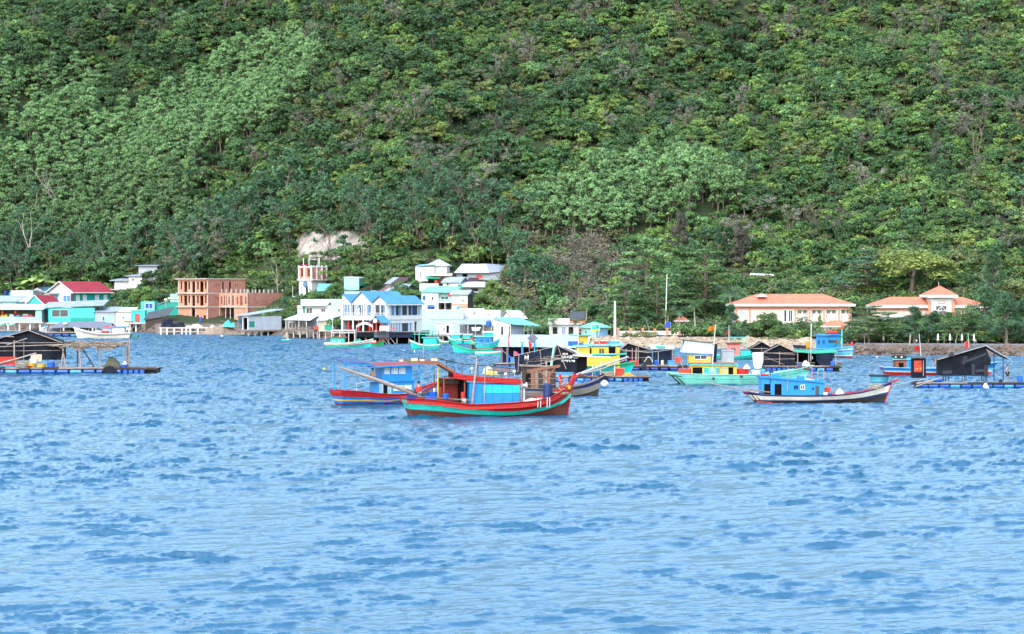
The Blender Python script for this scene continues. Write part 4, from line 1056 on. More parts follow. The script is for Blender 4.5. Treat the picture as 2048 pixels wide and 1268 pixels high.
for a,b,pk,h in ((0,24.6,4,17),(24.6,77,51,22.5),(77,115,96,13.5)):
    mb = MB(); th = 1.2; z = 57.2
    lz = z if a > 0 else z+15
    mb.extrude([(a,lz),(pk,z+h),(b,z),(b,z+th),(pk,z+h+th),(a,lz+th)] if a < 77 else [(a,z),(pk,z+h),(b+5,z-3),(b+5,z-3+th),(pk,z+h+th),(a,z+th)],'Y',-3,D+3,'blue_roof'); t.part('roof', mb)
    g = MB(); g.extrude([(a+.1,56.1),(b-.1,56.1),(b-.1,z),(pk,z+h-.1),(a+.1,lz-.1)],'Y',1.0,1.9,'white_wall'); t.part('gable', g)
t.part('fascia', MB().box(W+3.4,W+5.2,-3,D+3,52.6,54.6,'white_paint'))
t = T('restaurant_terrace', 'timber terrace on stilts skirted with black tarp, below the blue gabled restaurant', 'terrace', 700, 663, 428)
t.part('deck', MB().box(-10,150,-3,42,-2.4,-.3,'plank_wood'))
sk = MB()
for i,(a,b) in enumerate(((14,48),(48.3,78),(78.3,126))):
    sk.sheet([[(a,-4,-1),(a+(b-a)*.5,-5,-1.2),(b,-4,-1)],[(a,-5,-6),(a+(b-a)*.5,-3.8,-6.4),(b,-4.6,-6)],[(a,-4.4,-11-i),(a+(b-a)*.5,-5,-11.5),(b,-4.2,-12)]],['black_tarp','grey_tarp','navy_tarp'][i],.4)
t.part('skirt', sk)
for x in (12,32,44,60,77,94,118,138): t.part('stilt', MB().tube([(x,-1,-32),(x,-1,-2.5)],1.1,'pole_wood',5))
for x in (63,70,80): t.part('prop', MB().tube([(x,-4,-12),(x+16,-8,-31)],.7,'pole_wood',4))
b_ = MB(); b_.box(-12,150,38,40,-34,-3,'dark_room'); t.part('back_wall', b_)  # near-black sheet stands in for the shade beneath the deck
t = T('blue_roofed_kiosk', 'small kiosk with blue gabled roof and red posts on the terrace', 'kiosk', 744, 661, 426, yaw=-32)
body(t,0,22,0,24,0,18,'door_red', front=[(3,9,1,15,'open'),(12,20,1,15,'open')], found=0, right=[(3,10,6,15,'win'),(13,21,6,15,'win')])
gable(t,0,22,0,24,18.2,11,'blue_roof',over=4,gm='dark_roof')
sg = MB(); sg.lathe([(5.2,0),(5.2,.5)],'white_plastic',(11,-4.8,20),10,'Y'); t.part('round_sign', sg)
ar = MB(); pts = [(-16+32*i/12, 0, 4+6.5*math.sin(math.pi*i/12)) for i in range(13)]
ar.sheet([[(p[0],0,p[2]+4.6) for p in pts],[(p[0],.4,p[2]) for p in pts]],'white_cloth',.3)
for p in pts[1:-1:2]: ar.box(p[0]-.8,p[0]+.8,-.35,-.05,p[2]+1.5,p[2]+3.2,'red_cloth')
ar.tube([(-16,0,-2),(-16,0,8)],.5,'steel',5); ar.tube([(16,0,-2),(16,0,8)],.5,'steel',5)
solo('arched_banner','white arched banner with red marks over the terrace entrance','banner',ar,729,659,425)
sb = MB(); sb.box(0,19,0,.8,2,11,'white_paint'); sb.box(2,17,-.2,-.03,7.4,8.2,'light_blue_roof'); sb.box(2,15,-.2,-.03,5.2,6.0,'light_blue_roof'); sb.box(1,2,0,.7,0,1.98,'steel'); sb.box(17,18,0,.7,0,1.98,'steel')
solo('sign_board','white notice board standing at the terrace edge','sign',sb,759,663,424)
um = MB(); um.lathe([(.1,9),(3.6,5.2),(4.2,4),(4,3.9),(.1,4.4)],'orange_plastic',n=8); um.tube([(0,0,0),(0,0,9)],.3,'steel',5)
solo('orange_parasol','low orange parasol on the restaurant terrace','parasol',um,786,662,425)

# ================================================================== houses climbing the hill
t = T('rusty_roofed_hut', 'hut with patched rust and grey sheet roof', 'hut', 764, 590, 514, yaw=-20)
body(t,0,46,0,34,0,7,'grey_wall', found=8, front=[(14,22,0,6,'door')]); m_ = MB(); m_.sheet([[(-6,-4,7),(6,-4,7)],[(2,36,22),(14,36,22)]],'rust_roof',-1); m_.sheet([[(6.2,-4,7.1),(48,-4,7)],[(14.2,36,22.1),(50,36,22)]],'grey_roof',-1); t.part('roof', m_)
t = T('brown_roofed_hut', 'small hut with dark brown sheet roof above the rusty roof', 'hut', 772, 574, 532, yaw=-20)
body(t,0,34,0,26,0,6,'grey_wall', found=10); m_ = MB(); m_.sheet([[(-2,-4,6),(11,-4,6)],[(4,28,19),(17,28,19)]],'grey_roof',-1); m_.sheet([[(11.2,-4,6.1),(38,-4,6)],[(17.2,28,19.1),(40,28,19)]],'brown_roof',-1); t.part('roof', m_)
t = T('pyramid_roofed_house', 'white two storey house on the hill with grey pyramid roof', 'house', 831, 563, 532, yaw=-8)
body(t,0,38,0,40,0,29,'white_wall', found=12, front=[(8,11,8,20,'win')]); shed(t,0,38,0,40,29.4,33,'light_blue_roof',over=1,zl=4)
body(t,24,62,8,44,4,30,'white_wall', found=14, name='rear_wall', front=[(24,30,15,18,'win')]); hip(t,24,62,8,44,33,11,'pale_roof',over=3,inset=19,fascia='white_paint')
t = T('patio_shed', 'brick patio shed with faded tan awning beside the pyramid roof', 'shed', 866, 566, 524)
body(t,0,32,0,18,0,14,'brick_red_and_shaded', found=8, front=[(2,10,1,10,'open')]); shed(t,-4,36,-6,18,14.4,19,'beige_wall')
t = T('green_awning_stall', 'stall with dark green awning and orange sheet below the pyramid roof', 'stall', 856, 567, 520)
body(t,0,20,0,10,0,10,'dark_wood', found=6, front=[(1,12,0,9,'open'),(13,19,0,8,'door','orange_plastic')]); shed(t,-2,22,-2,10,10.3,14,'green_tarp')
t = T('long_grey_roofed_hall', 'long hall with pale grey sheet roof highest on the hill', 'hall', 913, 556, 548, yaw=-6)
body(t,0,88,0,40,0,10,'grey_wall', found=10, front=[(12,22,2,8,'open'),(40,52,0,6,'door','orange_plastic')]); m_ = MB(); m_.sheet([[(-4,-6,10),(66,-6,10)],[(6,40,28),(56,40,28)]],'pale_roof',-1); m_.sheet([[(66.3,-6,10.2),(90,-2,12)],[(56.3,40,28.2),(94,40,26)]],'grey_roof',-1); t.part('roof', m_)
tank('yellow water tank behind the long grey roofed hall', 985, 527, 575, 5, 6, 'yellow_plastic', lying=True)
t = T('blue_grey_roofed_house', 'house with blue grey gabled roof below the long hall', 'house', 886, 572, 515, yaw=-28)
body(t,0,40,0,30,0,8,'white_wall', found=10, side='grey_wall', front=[(8,14,1,6,'win')]); gable(t,0,40,0,30,8.2,9,'grey_roof','X',over=3,gm='dark_grey_wall')
t = T('dark_red_roofed_hut', 'tiny hut with dark red roof right of the blue grey roof', 'hut', 939, 568, 520); body(t,0,16,0,14,0,5,'grey_wall', found=8); shed(t,0,16,0,14,5.3,11,'brown_roof')
t = T('white_box_house', 'plain white box house above the aqua two storey house', 'house', 839, 584, 498); body(t,0,38,0,24,0,17,'white_wall', found=8, side='grey_wall'); slab(t,38.2,62,4,24,-4,12,'grey_wall','annex')
t = T('white_roofed_lean_to', 'lean to with bright white sheet roof at the edge of the bank', 'house', 922, 582, 500); body(t,0,44,0,24,0,8,'grey_wall', found=10, front=[(20,34,0,5,'open')]); shed(t,-2,46,-4,24,8.4,17,'white_roof')
sm = MB(); sm.box(0,9,0,6,0,9,'green_tarp'); sm.box(-.4,9.4,-.4,6.4,9.02,9.8,'white_paint'); solo('green_booth','bright green booth between the hillside roofs','booth',sm,915,578,496)
t = T('aqua_roofed_villa', 'white two storey house with aqua roof and open balcony', 'house', 843, 620, 486)
body(t,0,34,0,44,0,36,'white_wall', found=8, front=[(20,24,20,27,'win')]); body(t,34.2,62,6,44,17,34,'pale_cyan_wall', found=0, front=[(4,20,4,11,'win','deep_teal')], name='upper_wall')
body(t,34.2,62,14,44,0,14,'grey_wall', found=8, name='lower_wall', front=[(3,12,0,11,'open'),(15,24,0,11,'open')]); slab(t,34.2,62,-1,13.9,14.5,16.8,'white_paint','balcony'); posts(t,[47,61],0,0,14.4,1.4,'white_paint')
m_ = MB(); m_.sheet([[(-2,-3,35.5),(64,-3,34.5)],[(14,46,47),(78,46,46)]],'aqua_roof',-1); t.part('roof', m_)
rd = MB(); rd.sheet([[(0,0,8),(4,.6,8)],[(0,.4,0),(4,-.3,0)]],'red_cloth',.3); solo('red_blanket','red blanket hung on the balcony of the aqua roofed villa','blanket',rd,897,593,484)
t = T('orange_white_house', 'white house with orange band and grey roof right of the villa', 'house', 904, 620, 482, yaw=-18)
body(t,0,33,0,34,0,32,'white_wall', found=8, side='dark_wood', front=[(20,27,16,22,'win'),(2,14,20,28,'win','curtain')]); slab(t,-.1,33.1,-.6,-.03,9,12,'brick_orange_and_lit','band'); slab(t,16,32,-.5,-.03,0,8,'brick_orange_and_lit','brick_panel')
gable(t,0,33,0,34,32.2,7,'grey_roof','X',over=4,gm='grey_wall')
tank('small blue water tank on the side wall of the aqua roofed villa',848,600,482,3,9); tank('blue water tank lying below the aqua roofed villa',862,618,478,4,15,lying=True); tank('pale blue water tank on the roof left of the orange band',917,620,476,3.8,8,'sky_blue_plastic')

# low white and pale blue terrace row above the boats
t = T('pale_blue_terrace', 'long pale blue terrace house behind the small teal boats', 'house', 843, 648, 470)
body(t,0,84,0,30,0,27,'pale_cyan_wall', found=8); slab(t,-.5,84.5,-.5,30,27.1,28.4,'white_paint','parapet')
t = T('white_terrace_house', 'flat white house in the middle of the waterside row', 'house', 918, 640, 474); body(t,0,50,0,30,0,22,'white_wall', found=8, front=[(28,33,12,16,'win')]); slab(t,-.5,50.5,-.5,30,22.1,23.2,'white_paint','parapet')
t = T('white_end_house', 'flat white house at the right end of the row by the bushes', 'house', 962, 640, 472, yaw=-14); body(t,0,40,0,22,0,20,'white_wall', found=8, front=[(12,19,9,13,'win'),(30,33,2,8,'win')])
t = T('white_cube_house', 'white cube on the quay with a tall black doorway', 'house', 872, 668, 455)
body(t,0,36,0,30,0,22,'white_wall', found=0, front=[(21,26,2,17,'door','dark_room'),(14,18,7,12,'door','grey_wall')]); slab(t,-1,37,-1,30,22.1,23.4,'white_paint','parapet')
deck(t,-14,112,-3,34); stilts(t,[(x,0) for x in (-12,2,14,34,50,70,90,108)],-24,'concrete',2)
t = T('pale_cyan_block', 'tall pale cyan block behind the white cube', 'house', 859, 668, 462); body(t,0,66,10,40,0,28,'pale_cyan_wall', found=0); slab(t,-.5,66.5,9.5,40,28.1,29.2,'grey_roof','parapet')
t = T('slant_roofed_block', 'pale block with slanting roofline behind the boat canopy', 'house', 912, 664, 464)
m_ = MB(); m_.extrude([(0,-6),(66,-6),(66,26),(40,24),(0,12)],'Y',0,30,'pale_cyan_wall'); t.part('wall', m_); m_ = MB(); m_.sheet([[(-1,-2,12.1),(40,-2,24.1),(68,-2,26.1)],[(-1,31,13),(40,31,25),(68,31,27)]],'grey_roof',-1); t.part('roof', m_)
t = T('boat_canopy_shelter', 'open stilt shelter with grey roof and beige back wall over the moored boats', 'shelter', 913, 668, 446)
m_ = MB(); m_.sheet([[(2,-8,19),(72,-8,19)],[(20,24,30),(68,24,30)]],'grey_roof',-1); t.part('roof', m_)
posts(t,[6,23,38,54,70],-6,-2,20,1.2,'white_paint'); t.part('back_wall', MB().box(4,50,22,23,-2,20,'dark_grey_wall')); t.part('side_wall', MB().box(50.2,72,8,9,-2,18,'beige_wall')); t.part('plank', MB().beam((52,7,12),(62,7,4),3,.6,'dark_wood'))
wb = MB(); wb.sheet([[(0,0,10),(9,-.5,9.6),(19,0,10)],[(1,.4,3),(9,-.4,2.4),(16,.3,3)]],'white_cloth',.3); solo('white_awning_cloth','white cloth stretched across the boat canopy shelter','cloth',wb,943,664,444)
tank('square blue tank hanging beside the canopy shelter roof',977.5,653,441,5.5,12)
t = T('aqua_gabled_boathouse', 'white boathouse with aqua roof and barred porch', 'house', 987, 673, 442, yaw=-40)
W = 34/math.cos(R(40)); D = 48/math.sin(R(40))
body(t,0,W,0,D*.5,0,26,'white_wall', found=4, front=[(20,25,2,20,'door','dark_room'),(31,34,10,20,'win')], side='grey_wall')
m_ = MB(); m_.sheet([[(-3,-3,37),(-3,D+6,37)],[(W+12,-3,24),(W+12,D+6,20)]],'aqua_roof',-1); t.part('roof', m_)
m_ = MB(); m_.extrude([(0,26.05),(W,26.05),(W,27),(0,36)],'Y',.1,1.6,'white_wall'); t.part('gable', m_)
for y in (D*.55,D*.72,D*.9): t.part('porch_post', MB().box(W-1,W+.6,y,y+1.6,0,26,'white_paint'))
t.part('porch_rail', MB().box(W-.6,W+.2,D*.52,D,12,13.2,'white_paint')); t.part('porch_floor', MB().box(0,W,D*.5,D,-3,-.1,'concrete'))
t = T('white_gabled_house', 'white house with white gabled roof by the coconut palms', 'house', 1002, 643, 478, yaw=-38); body(t,0,30,0,40,0,8,'white_wall', found=8); gable(t,0,30,0,40,8.2,13,'white_roof',over=4,gm='cream_wall')
t = T('white_parapet_house', 'white house with long parapet behind the young palms', 'house', 1099, 668, 440)
body(t,0,58,0,34,0,21,'white_wall', found=4, front=[(6,16,0,14,'open'),(24,33,0,15,'win','glass_blue'),(38,48,0,14,'open')]); slab(t,-2,40,-3,34,22,31,'white_wall','parapet'); slab(t,-3,64,-5,-.1,19,21.8,'white_paint','canopy'); slab(t,10,17,-3.6,-3.05,25,29,'beige_wall','plaque')
t = T('dark_sheet_roof_house', 'house with steep dark grey sheet roof behind the palm', 'house', 1136, 646, 452); body(t,0,34,0,24,0,6,'pink_trim', found=8); m_ = MB(); m_.sheet([[(0,-3,6),(34,-3,6)],[(6,24,22),(36,24,22)]],'dark_roof',-1); t.part('roof', m_)
t = T('aqua_hip_roofed_house', 'small blue walled house with aqua hipped roof by the white pole', 'house', 1163, 673, 436, yaw=-48)
W = 28/math.cos(R(48)); D = 24/math.sin(R(48)); body(t,0,W,0,D,0,18,'mint_wall', found=4, side='light_blue_roof', front=[(10,16,5,12,'win')]); hip(t,0,W,0,D,19.4,9.5,'aqua_roof',over=5,fascia='mint_wall',fh=1.4)
sb = MB(); sb.box(0,18,0,.6,10,24,'yellow_plastic'); sb.box(1,17,-.3,-.03,12.6,23,'aqua_wall'); sb.box(2.5,8,-.5,-.33,14,19,'glass_blue'); sb.lathe([(3.2,0),(3.2,.3)],'green_tarp',(13,-.5,18),10,'Y'); sb.box(2,3,.1,.5,0,9.98,'steel'); sb.box(15,16,.1,.5,0,9.98,'steel')
solo('billboard','yellow and aqua picture board in front of the aqua hipped roof','sign',sb,1182,672,428)
# ================================================================== boats
S('hull_red', Q(205,25,25), 'hull', .5, grime=.35); S('hull_teal', Q(35,228,216), 'hull', .5, grime=.25, dirt=(.05,.12,.10)); S('hull_rust', Q(120,55,45), 'hull', .8, grime=.8, dirt=(.05,.05,.035), chip=.4)
S('hull_blue', Q(20,130,228), 'hull', .5, grime=.25); S('hull_yellow', Q(250,200,50), 'hull', .5, grime=.2); S('hull_dark_red', Q(125,25,25), 'hull', .6, grime=.5); S('hull_white', Q(250,245,235), 'hull', .5, grime=.45, dirt=(.10,.10,.06))
S('hull_navy', Q(25,50,120), 'hull', .5, grime=.3); S('hull_black', (.015,.012,.012), 'hull', .7, grime=.5, dirt=(.10,.02,.02)); S('hull_grey', Q(150,145,140), 'hull', .8, grime=.8); S('hull_pale_teal', Q(150,245,232), 'hull', .5, grime=.2, dirt=(.1,.25,.2)); S('hull_green', Q(60,190,125), 'hull', .5, grime=.3); S('hull_sky', Q(110,205,245), 'hull', .5, grime=.2)
S('green_shirt', Q(90,200,60), 'tarp', .8, lift=.85)
S('cabin_blue', Q(20,150,240), 'paint', .5, grime=.25); S('cabin_teal', Q(25,215,205), 'paint', .5, grime=.25); S('cabin_yellow', Q(240,195,70), 'paint', .5, grime=.35); S('cabin_red', Q(150,25,22), 'paint', .6, grime=.4); S('cabin_brown', Q(150,80,65), 'paint', .7, grime=.4); S('cabin_pink', Q(215,130,125), 'paint', .7, grime=.4)

def hull(t, xs, xb, bands, B, keel=-9, stern_w=.72, deck=-7, inner='hull_red', deckm='plank_wood', wale=None, th=2.2, n=30, bowp=2.4, stem=None):
    """xs,xb = (x at keel, x at rail) of stern and bow; bands = [(paint, top curve)] bottom to top, curves in rail x"""
    cur = [[(-999, keel), (999, keel)]] + [b[1] for b in bands]
    top = cur[-1]
    def half(u):
        if u < .4: f = stern_w + (1-stern_w)*math.sin(u/.4*math.pi/2)
        else: f = max(0, 1-((u-.4)/.6)**bowp)
        return B*f
    mb = MB(); rows = []; sub = []
    for k in range(len(cur)-1): sub += [(k,0),(k,.5)]
    sub.append((len(cur)-1,0))
    def pt(u, kk, fr, side):
        xt = xs[1]+(xb[1]-xs[1])*u
        def zz(k): return smooth(xt, cur[k]) if k else keel
        zr = zz(len(cur)-1); z = zz(kk) + ((zz(kk+1)-zz(kk))*fr if fr else 0); z = min(z, zr)
        s_ = max(0, min(1, (z-keel)/(zr-keel)))
        x = (xs[0]+(xs[1]-xs[0])*s_)*(1-u) + (xb[0]+(xb[1]-xb[0])*s_)*u
        sh = (.30+.70*s_**.55) if u < .4 else (.30+.70*s_**.55)*(1-(u-.4)/.6) + ((u-.4)/.6)*(.10+.90*s_**1.1)
        return (x, side*half(u)*sh, z)
    us = [i/n for i in range(n+1)]
    for side in (-1,1):
        g = [[pt(u,k,f,side) for k,f in sub] for u in us]
        for i in range(n):
            for j in range(len(sub)-1):
                q = [g[i][j],g[i+1][j],g[i+1][j+1],g[i][j+1]]
                mb.poly(q if side < 0 else q[::-1], bands[sub[j][0]][0])
    for j in range(len(sub)-1):    # stern board
        a,b = sub[j],sub[j+1]
        mb.poly([pt(0,*a,1),pt(0,*a,-1),pt(0,*b,-1),pt(0,*b,1)], bands[a[0]][0])
    # inside of the bulwark
    K = len(cur)-1; inn = []
    for u in us:
        o = pt(u,K,0,1); w_ = max(0, o[1]-th); dz = o[2]+deck
        inn.append((o[0]-(th*1.2 if u > .98 else 0), w_, o[2], dz))
    for i in range(n):
        a,b = inn[i],inn[i+1]
        for s_ in (-1,1):
            mb.poly([(a[0],s_*a[1],a[2]),(b[0],s_*b[1],b[2]),(b[0],s_*b[1],b[3]),(a[0],s_*a[1],a[3])], inner)
            oa = pt(us[i],K,0,s_); ob = pt(us[i+1],K,0,s_)
            mb.poly([oa,ob,(b[0],s_*b[1],b[2]),(a[0],s_*a[1],a[2])], wale or inner)
    h = t.part('hull', mb)
    dk = MB()
    for i in range(n):
        a,b = inn[i],inn[i+1]; dk.poly([(a[0],-a[1],a[3]),(b[0],-b[1],b[3]),(b[0],b[1],b[3]),(a[0],a[1],a[3])], deckm)
    t.part('deck', dk)
    rb = MB()                      # rubbing strake along the rail
    for s_ in (-1,1):
        pts = [pt(u,K,0,s_) for u in us]; rb.tube([(p[0],p[1]+s_*.3,p[2]) for p in pts], th*.36, wale or bands[-1][0], 5)
    t.part('rail', rb)
    if stem:
        a = pt(1,0,0,1); b = pt(1,K,0,1); s_ = MB(); s_.beam(a,b,2.2,2.2,stem[0])
        d = Vector(b)-Vector(a); s_.beam(b,(b[0]+d.x*.12+stem[1],0,b[2]+stem[2]),3.0,3.6,stem[0]); t.part('stem', s_)
    return pt
def cabin(t, x0,x1,hw,z0,z1l,z1r,m, holes=(), name='cabin', inm='glass_dark', panes=True, back=None):
    """deckhouse with a sloping top; holes (u0,u1,w0,w1) on the near side"""
    f = Fr((x0,-hw),(x1,-hw),z0); mb = MB(); H = max(z1l,z1r)-z0; zt = min(z1l,z1r)
    mb.wall((x0,-hw),(x1,-hw),z0,zt,1.0,m,[h[:4] for h in holes])
    mb.wall((x1,hw),(x0,hw),z0,zt,1.0,m)
    mb.poly([(x1,-hw,z0),(x1,hw,z0),(x1,hw,zt),(x1,-hw,zt)],m); mb.poly([(x0,hw,z0),(x0,-hw,z0),(x0,-hw,zt),(x0,hw,zt)],m)
    if abs(z1l-z1r) > .01:
        for y in (-hw,hw): mb.poly([(x0,y,zt),(x1,y,zt),(x1,y,z1r+.01),(x0,y,z1l+.01)],m)
        if z1l > z1r: mb.poly([(x0,-hw,zt),(x0,hw,zt),(x0,hw,z1l),(x0,-hw,z1l)],m)
        else: mb.poly([(x1,-hw,zt),(x1,hw,zt),(x1,hw,z1r),(x1,-hw,z1r)],m)
    o = t.part(name, mb)
    for h in holes:
        if len(h) > 4:
            if h[4] == 'win': opening(t, f, (h[0],h[1],h[2],h[3],'win',h[5] if len(h) > 5 else 'glass_dark', h[6] if len(h) > 6 else m), 1.0, o)
            else: opening(t, f, (h[0],h[1],h[2],h[3],'door',h[5] if len(h) > 5 else 'dark_room'), 1.0, o)  # open holes get a near-black panel as the shade inside
    return o
def top(t, x0,x1,hw,zl,zr,m,th=2.2,over=2,name='cabin_roof'):
    mb = MB(); n = 6; g = [[(x0-over+(x1-x0+2*over)*i/n, y, zl+(zr-zl)*i/n + (0 if abs(y) > hw*.5 else 1.2)) for i in range(n+1)] for y in (-hw-over,-hw*.4,hw*.4,hw+over)]
    mb.sheet(g, m, -th); return t.part(name, mb)
def mast(t, x, y, z0, z1, r, m, name='mast', lean=0):
    return t.part(name, MB().tube([(x,y,z0),(x+lean*.5,y,(z0+z1)/2),(x+lean,y,z1)],[r,r*.9,r*.75],m,6))
def flag_part(t, x, y, z, w, h, m, name='flag'):
    mb = MB(); n = 6; g = [[(x+w*i/n, y+math.sin(i*1.4)*abs(w)*.09, z+h*(j-.5)-abs(w)*.04*i) for i in range(n+1)] for j in (1,.5,0)]
    mb.sheet(g, m, .15); return t.part(name, mb)

# ---- the big red and turquoise boat in the middle of the bay
t = T('fishing_boat', 'big red and turquoise wooden fishing boat with a blue and teal cabin, nearest the viewer', 'boat', 980, 831, yaw=13)
BIG = t
hull(t, (-158,-176), (158,172), [
    ('hull_rust', [(-176,16),(-105,11),(-45,5),(20,1.5),(70,4),(130,16),(172,36)]),
    ('hull_teal', [(-176,33),(-120,25.5),(-91,21.5),(-45,15),(20,9.5),(70,11.5),(130,22),(160,36),(172,47)]),
    ('hull_red', [(-176,39),(-120,35),(-80,29),(-45,25.5),(20,27),(70,30),(110,36),(140,48),(160,60),(172,72)])], 48, keel=-12, stern_w=.78, deck=-11, bowp=5, stem=('hull_red',14,11), wale='hull_red')
# a second turquoise flash under the bow
fl_ = MB(); fl_.extrude([(128,20),(150,31),(164,42),(163,36),(150,25),(131,16)],'Y',-13,-12,'hull_teal')
holes = [(56,78,4,30,'win','cabin_teal','cabin_teal')]
cabin(t,-47,56,24,23,66,62,'cabin_blue')
pn = MB(); pn.box(-20,55.5,-24.9,-24.1,46,61.5,'cabin_teal'); t.part('cabin_panel', pn)
for x in (-20,0,20,40): t.part('cabin_seam', MB().box(x-.4,x+.4,-25.3,-24.95,24,62,'cabin_blue'))
ds = MB(); ds.box(27,40,-25.2,-24.15,24.2,43,'cabin_blue'); ds.box(42,54,-25.2,-24.15,24.2,43,'cabin_blue'); t.part('shutter', ds)
bd = MB(); n=9
for s_ in (-1,1):
    g = [[(-80+140*i/n, s_*27.5, smooth(-80+140*i/n,[(-80,88),(-45,81),(0,76.5),(60,73)])) for i in range(n+1)], [(-80+140*i/n, s_*26.5, smooth(-80+140*i/n,[(-80,77),(-45,70),(0,66),(60,62.5)])) for i in range(n+1)]]
    bd.sheet(g,'hull_red',.2) if False else bd.add([p for r in g for p in r]+[(p[0],p[1]-s_*1.4,p[2]) for r in g for p in r], [(i,i+1,n+2+i,n+1+i) for i in range(n)]+[(2*n+2+i,2*n+3+i,3*n+4+i,3*n+3+i) for i in range(n)]+[(i,i+1,2*n+3+i,2*n+2+i) for i in range(n)]+[(n+1+i,n+2+i,3*n+4+i,3*n+3+i) for i in range(n)],'hull_red')
t.part('roof_board', bd)
rf = MB(); rf.sheet([[(-80+140*i/n, y, smooth(-80+140*i/n,[(-80,84),(-45,78),(0,74),(60,70)])+(1.5 if abs(y)<20 else 0)) for i in range(n+1)] for y in (-26,-12,12,26)],'plank_wood',-1); t.part('cabin_roof', rf)
# open galley aft of the cabin, its inner shade a near-black block
t.part('galley_wall', MB().box(-102,-50,18,19.5,28,72,'cabin_red').box(-104,-102.1,-18,18,28,58,'cabin_red'))
t.part('galley_shade', MB().box(-62,-48,-2,17.9,24,76,'dark_room')); t.part('galley_shelf', MB().box(-102,-56,4,17.8,64,76,'dark_wood'))
for x,z1,m in ((-110,100,'cabin_yellow'),(-98,78,'cabin_brown'),(-56,84,'cabin_brown')): mast(t,x,-20,30,z1,1.7,m,'galley_post')
for x in (-110,-56): mast(t,x,20,30,84,1.4,'cabin_brown','galley_post')
t.part('galley_beam', MB().beam((-104,-20,77),(-54,-20,75),2,2.6,'cabin_brown'))
cn = MB(); cn.sheet([[(-163,y,105),(-110,y,104),(-78,y,86)] for y in (-24,0,24)],'brown_wood',-3); t.part('canopy', cn)
cr = MB()
for y in (-24.8,24.8): cr.beam((-164,y,108),(-110,y,107),1.4,7,'brown_wood'); cr.beam((-110,y,107),(-77,y,88),1.4,5,'brown_wood')
cr.beam((-164,-24,108),(-164,24,108),1.4,7,'brown_wood'); t.part('canopy_rim', cr)
for x,w_ in ((-164,13),(-124,13)):
    lb = MB(); lb.box(x,x+w_,-22,-19,109,116,'yellow_plastic'); lb.box(x+.5,x+w_-.5,-22.4,-22.05,110,115,'white_plastic'); t.part('lamp_box', lb)
lb = MB(); lb.box(-149,-136,-22,-17,108.5,117,'rubber'); lb.box(-147.5,-137.5,-22.5,-22.05,110,115,'white_plastic'); t.part('lamp_box', lb)
rl = MB(); rl.tube([(-111,-24,116),(-60,-25,104),(0,-26,99),(56,-26,92)],.7,'dark_wood',5); rl.tube([(-111,24,116),(-60,25,104),(0,26,99),(56,26,92)],.7,'dark_wood',5)
for x,z in ((-94,92),(-78,88),(-62,84),(-46,81),(-30,79),(-14,77.5),(2,76.5),(18,76),(34,75),(50,74)): rl.tube([(x,-25.5,z),(x,-25.5,smooth(x,[(-111,116),(-60,104),(0,99),(56,92)]))],.5,'dark_wood',4)
t.part('roof_rail', rl)
hk = MB(); hk.tube([(-43,-30,24),(-38,-30,70),(-33,-30,113),(-35,-30,117.5),(-40,-30,119),(-50,-30,120)],[2,2,2,1.7,1.4,.8],'pole_wood',7); t.part('davit', hk)
mast(t,-19,-31,26,102,.9,'pole_wood','stay_post',3); mast(t,58,-27,24,88,1.0,'pole_wood','stay_post'); mast(t,-138,-10,108,150,.8,'pole_wood','antenna',1)
sp = MB(); sp.lathe([(6.6,0),(6.6,1.6),(3.4,1.8),(3.4,9),(6.6,9.2),(6.6,11)],'white_plastic',(61,-14,60),14,'X'); t.part('winch_drum', sp)
t.part('winch_stand', MB().box(64,68,-16,-12,26,53.8,'steel'))
yf = MB(); yf.tube([(116,0,28),(116,0,108)],2.0,'pole_wood',6); yf.beam((76,-2,88.5),(144,-2,98.5),3.6,4.6,'brown_wood'); yf.beam((117,-2,72),(134,-2,95),2.2,2.4,'brown_wood'); yf.beam((115,-2,74),(100,-2,91),2.2,2.4,'brown_wood'); t.part('gallows', yf)
t.part('bollard', MB().box(142,146,-6,-2,52,82,'hull_red')); t.part('bollard', MB().extrude([(166,60),(175,60),(180,82),(172,81)],'Y',3,9,'hull_red'))
for x in (88,93.5,107,112): t.part('fender', MB().tube([(x,-43,17),(x+.8,-42,37)],.9,'steel',5))
t.part('stern_rail', MB().beam((-176,-30,43),(-48,-35,33),2.2,2,'plank_wood').beam((-150,-34,39),(-60,-38,31),2.2,1.6,'dark_wood'))
t.part('name_plank', fl_)
rng = random.Random(3)
for i in range(10):                # timber and poles lashed on the roof
    a = rng.uniform(-20,14); b = a+rng.uniform(28,52); y = rng.uniform(-22,20); z = rng.uniform(83,96)
    t.part('roof_timber', MB().beam((a,y,z),(b,y+rng.uniform(-4,4),z-rng.uniform(0,5)),rng.uniform(1.2,3),rng.uniform(1,2.4),rng.choice(['plank_wood','dark_wood','pole_wood','brown_wood'])))
for x,y,z,m in ((-6,-18,84,'steel'),(8,-20,86,'white_plastic'),(28,-21,83,'white_plastic'),(46,-20,88,'white_plastic'),(-42,-24,94,'white_plastic')):
    l_ = MB(); l_.lathe([(.6,0),(3.4,2.4),(3.6,3.2),(1,3.4)],m,(x,y,z),9,'Y'); l_.box(x-.4,x+.4,y,y+1,z-9,z-2.5,'steel'); t.part('deck_lamp', l_)
def rel(tt, x, y, z):              # world point of a local photo-pixel offset on a thing
    return tt.o.matrix_basis @ Vector((x*tt.k, y*tt.k, z*tt.k))
def at(o, tt, x, y, z, yaw=None):
    o.location = rel(tt,x,y,z); o.rotation_euler = (0,0,tt.o.rotation_euler.z if yaw is None else R(yaw)); return o
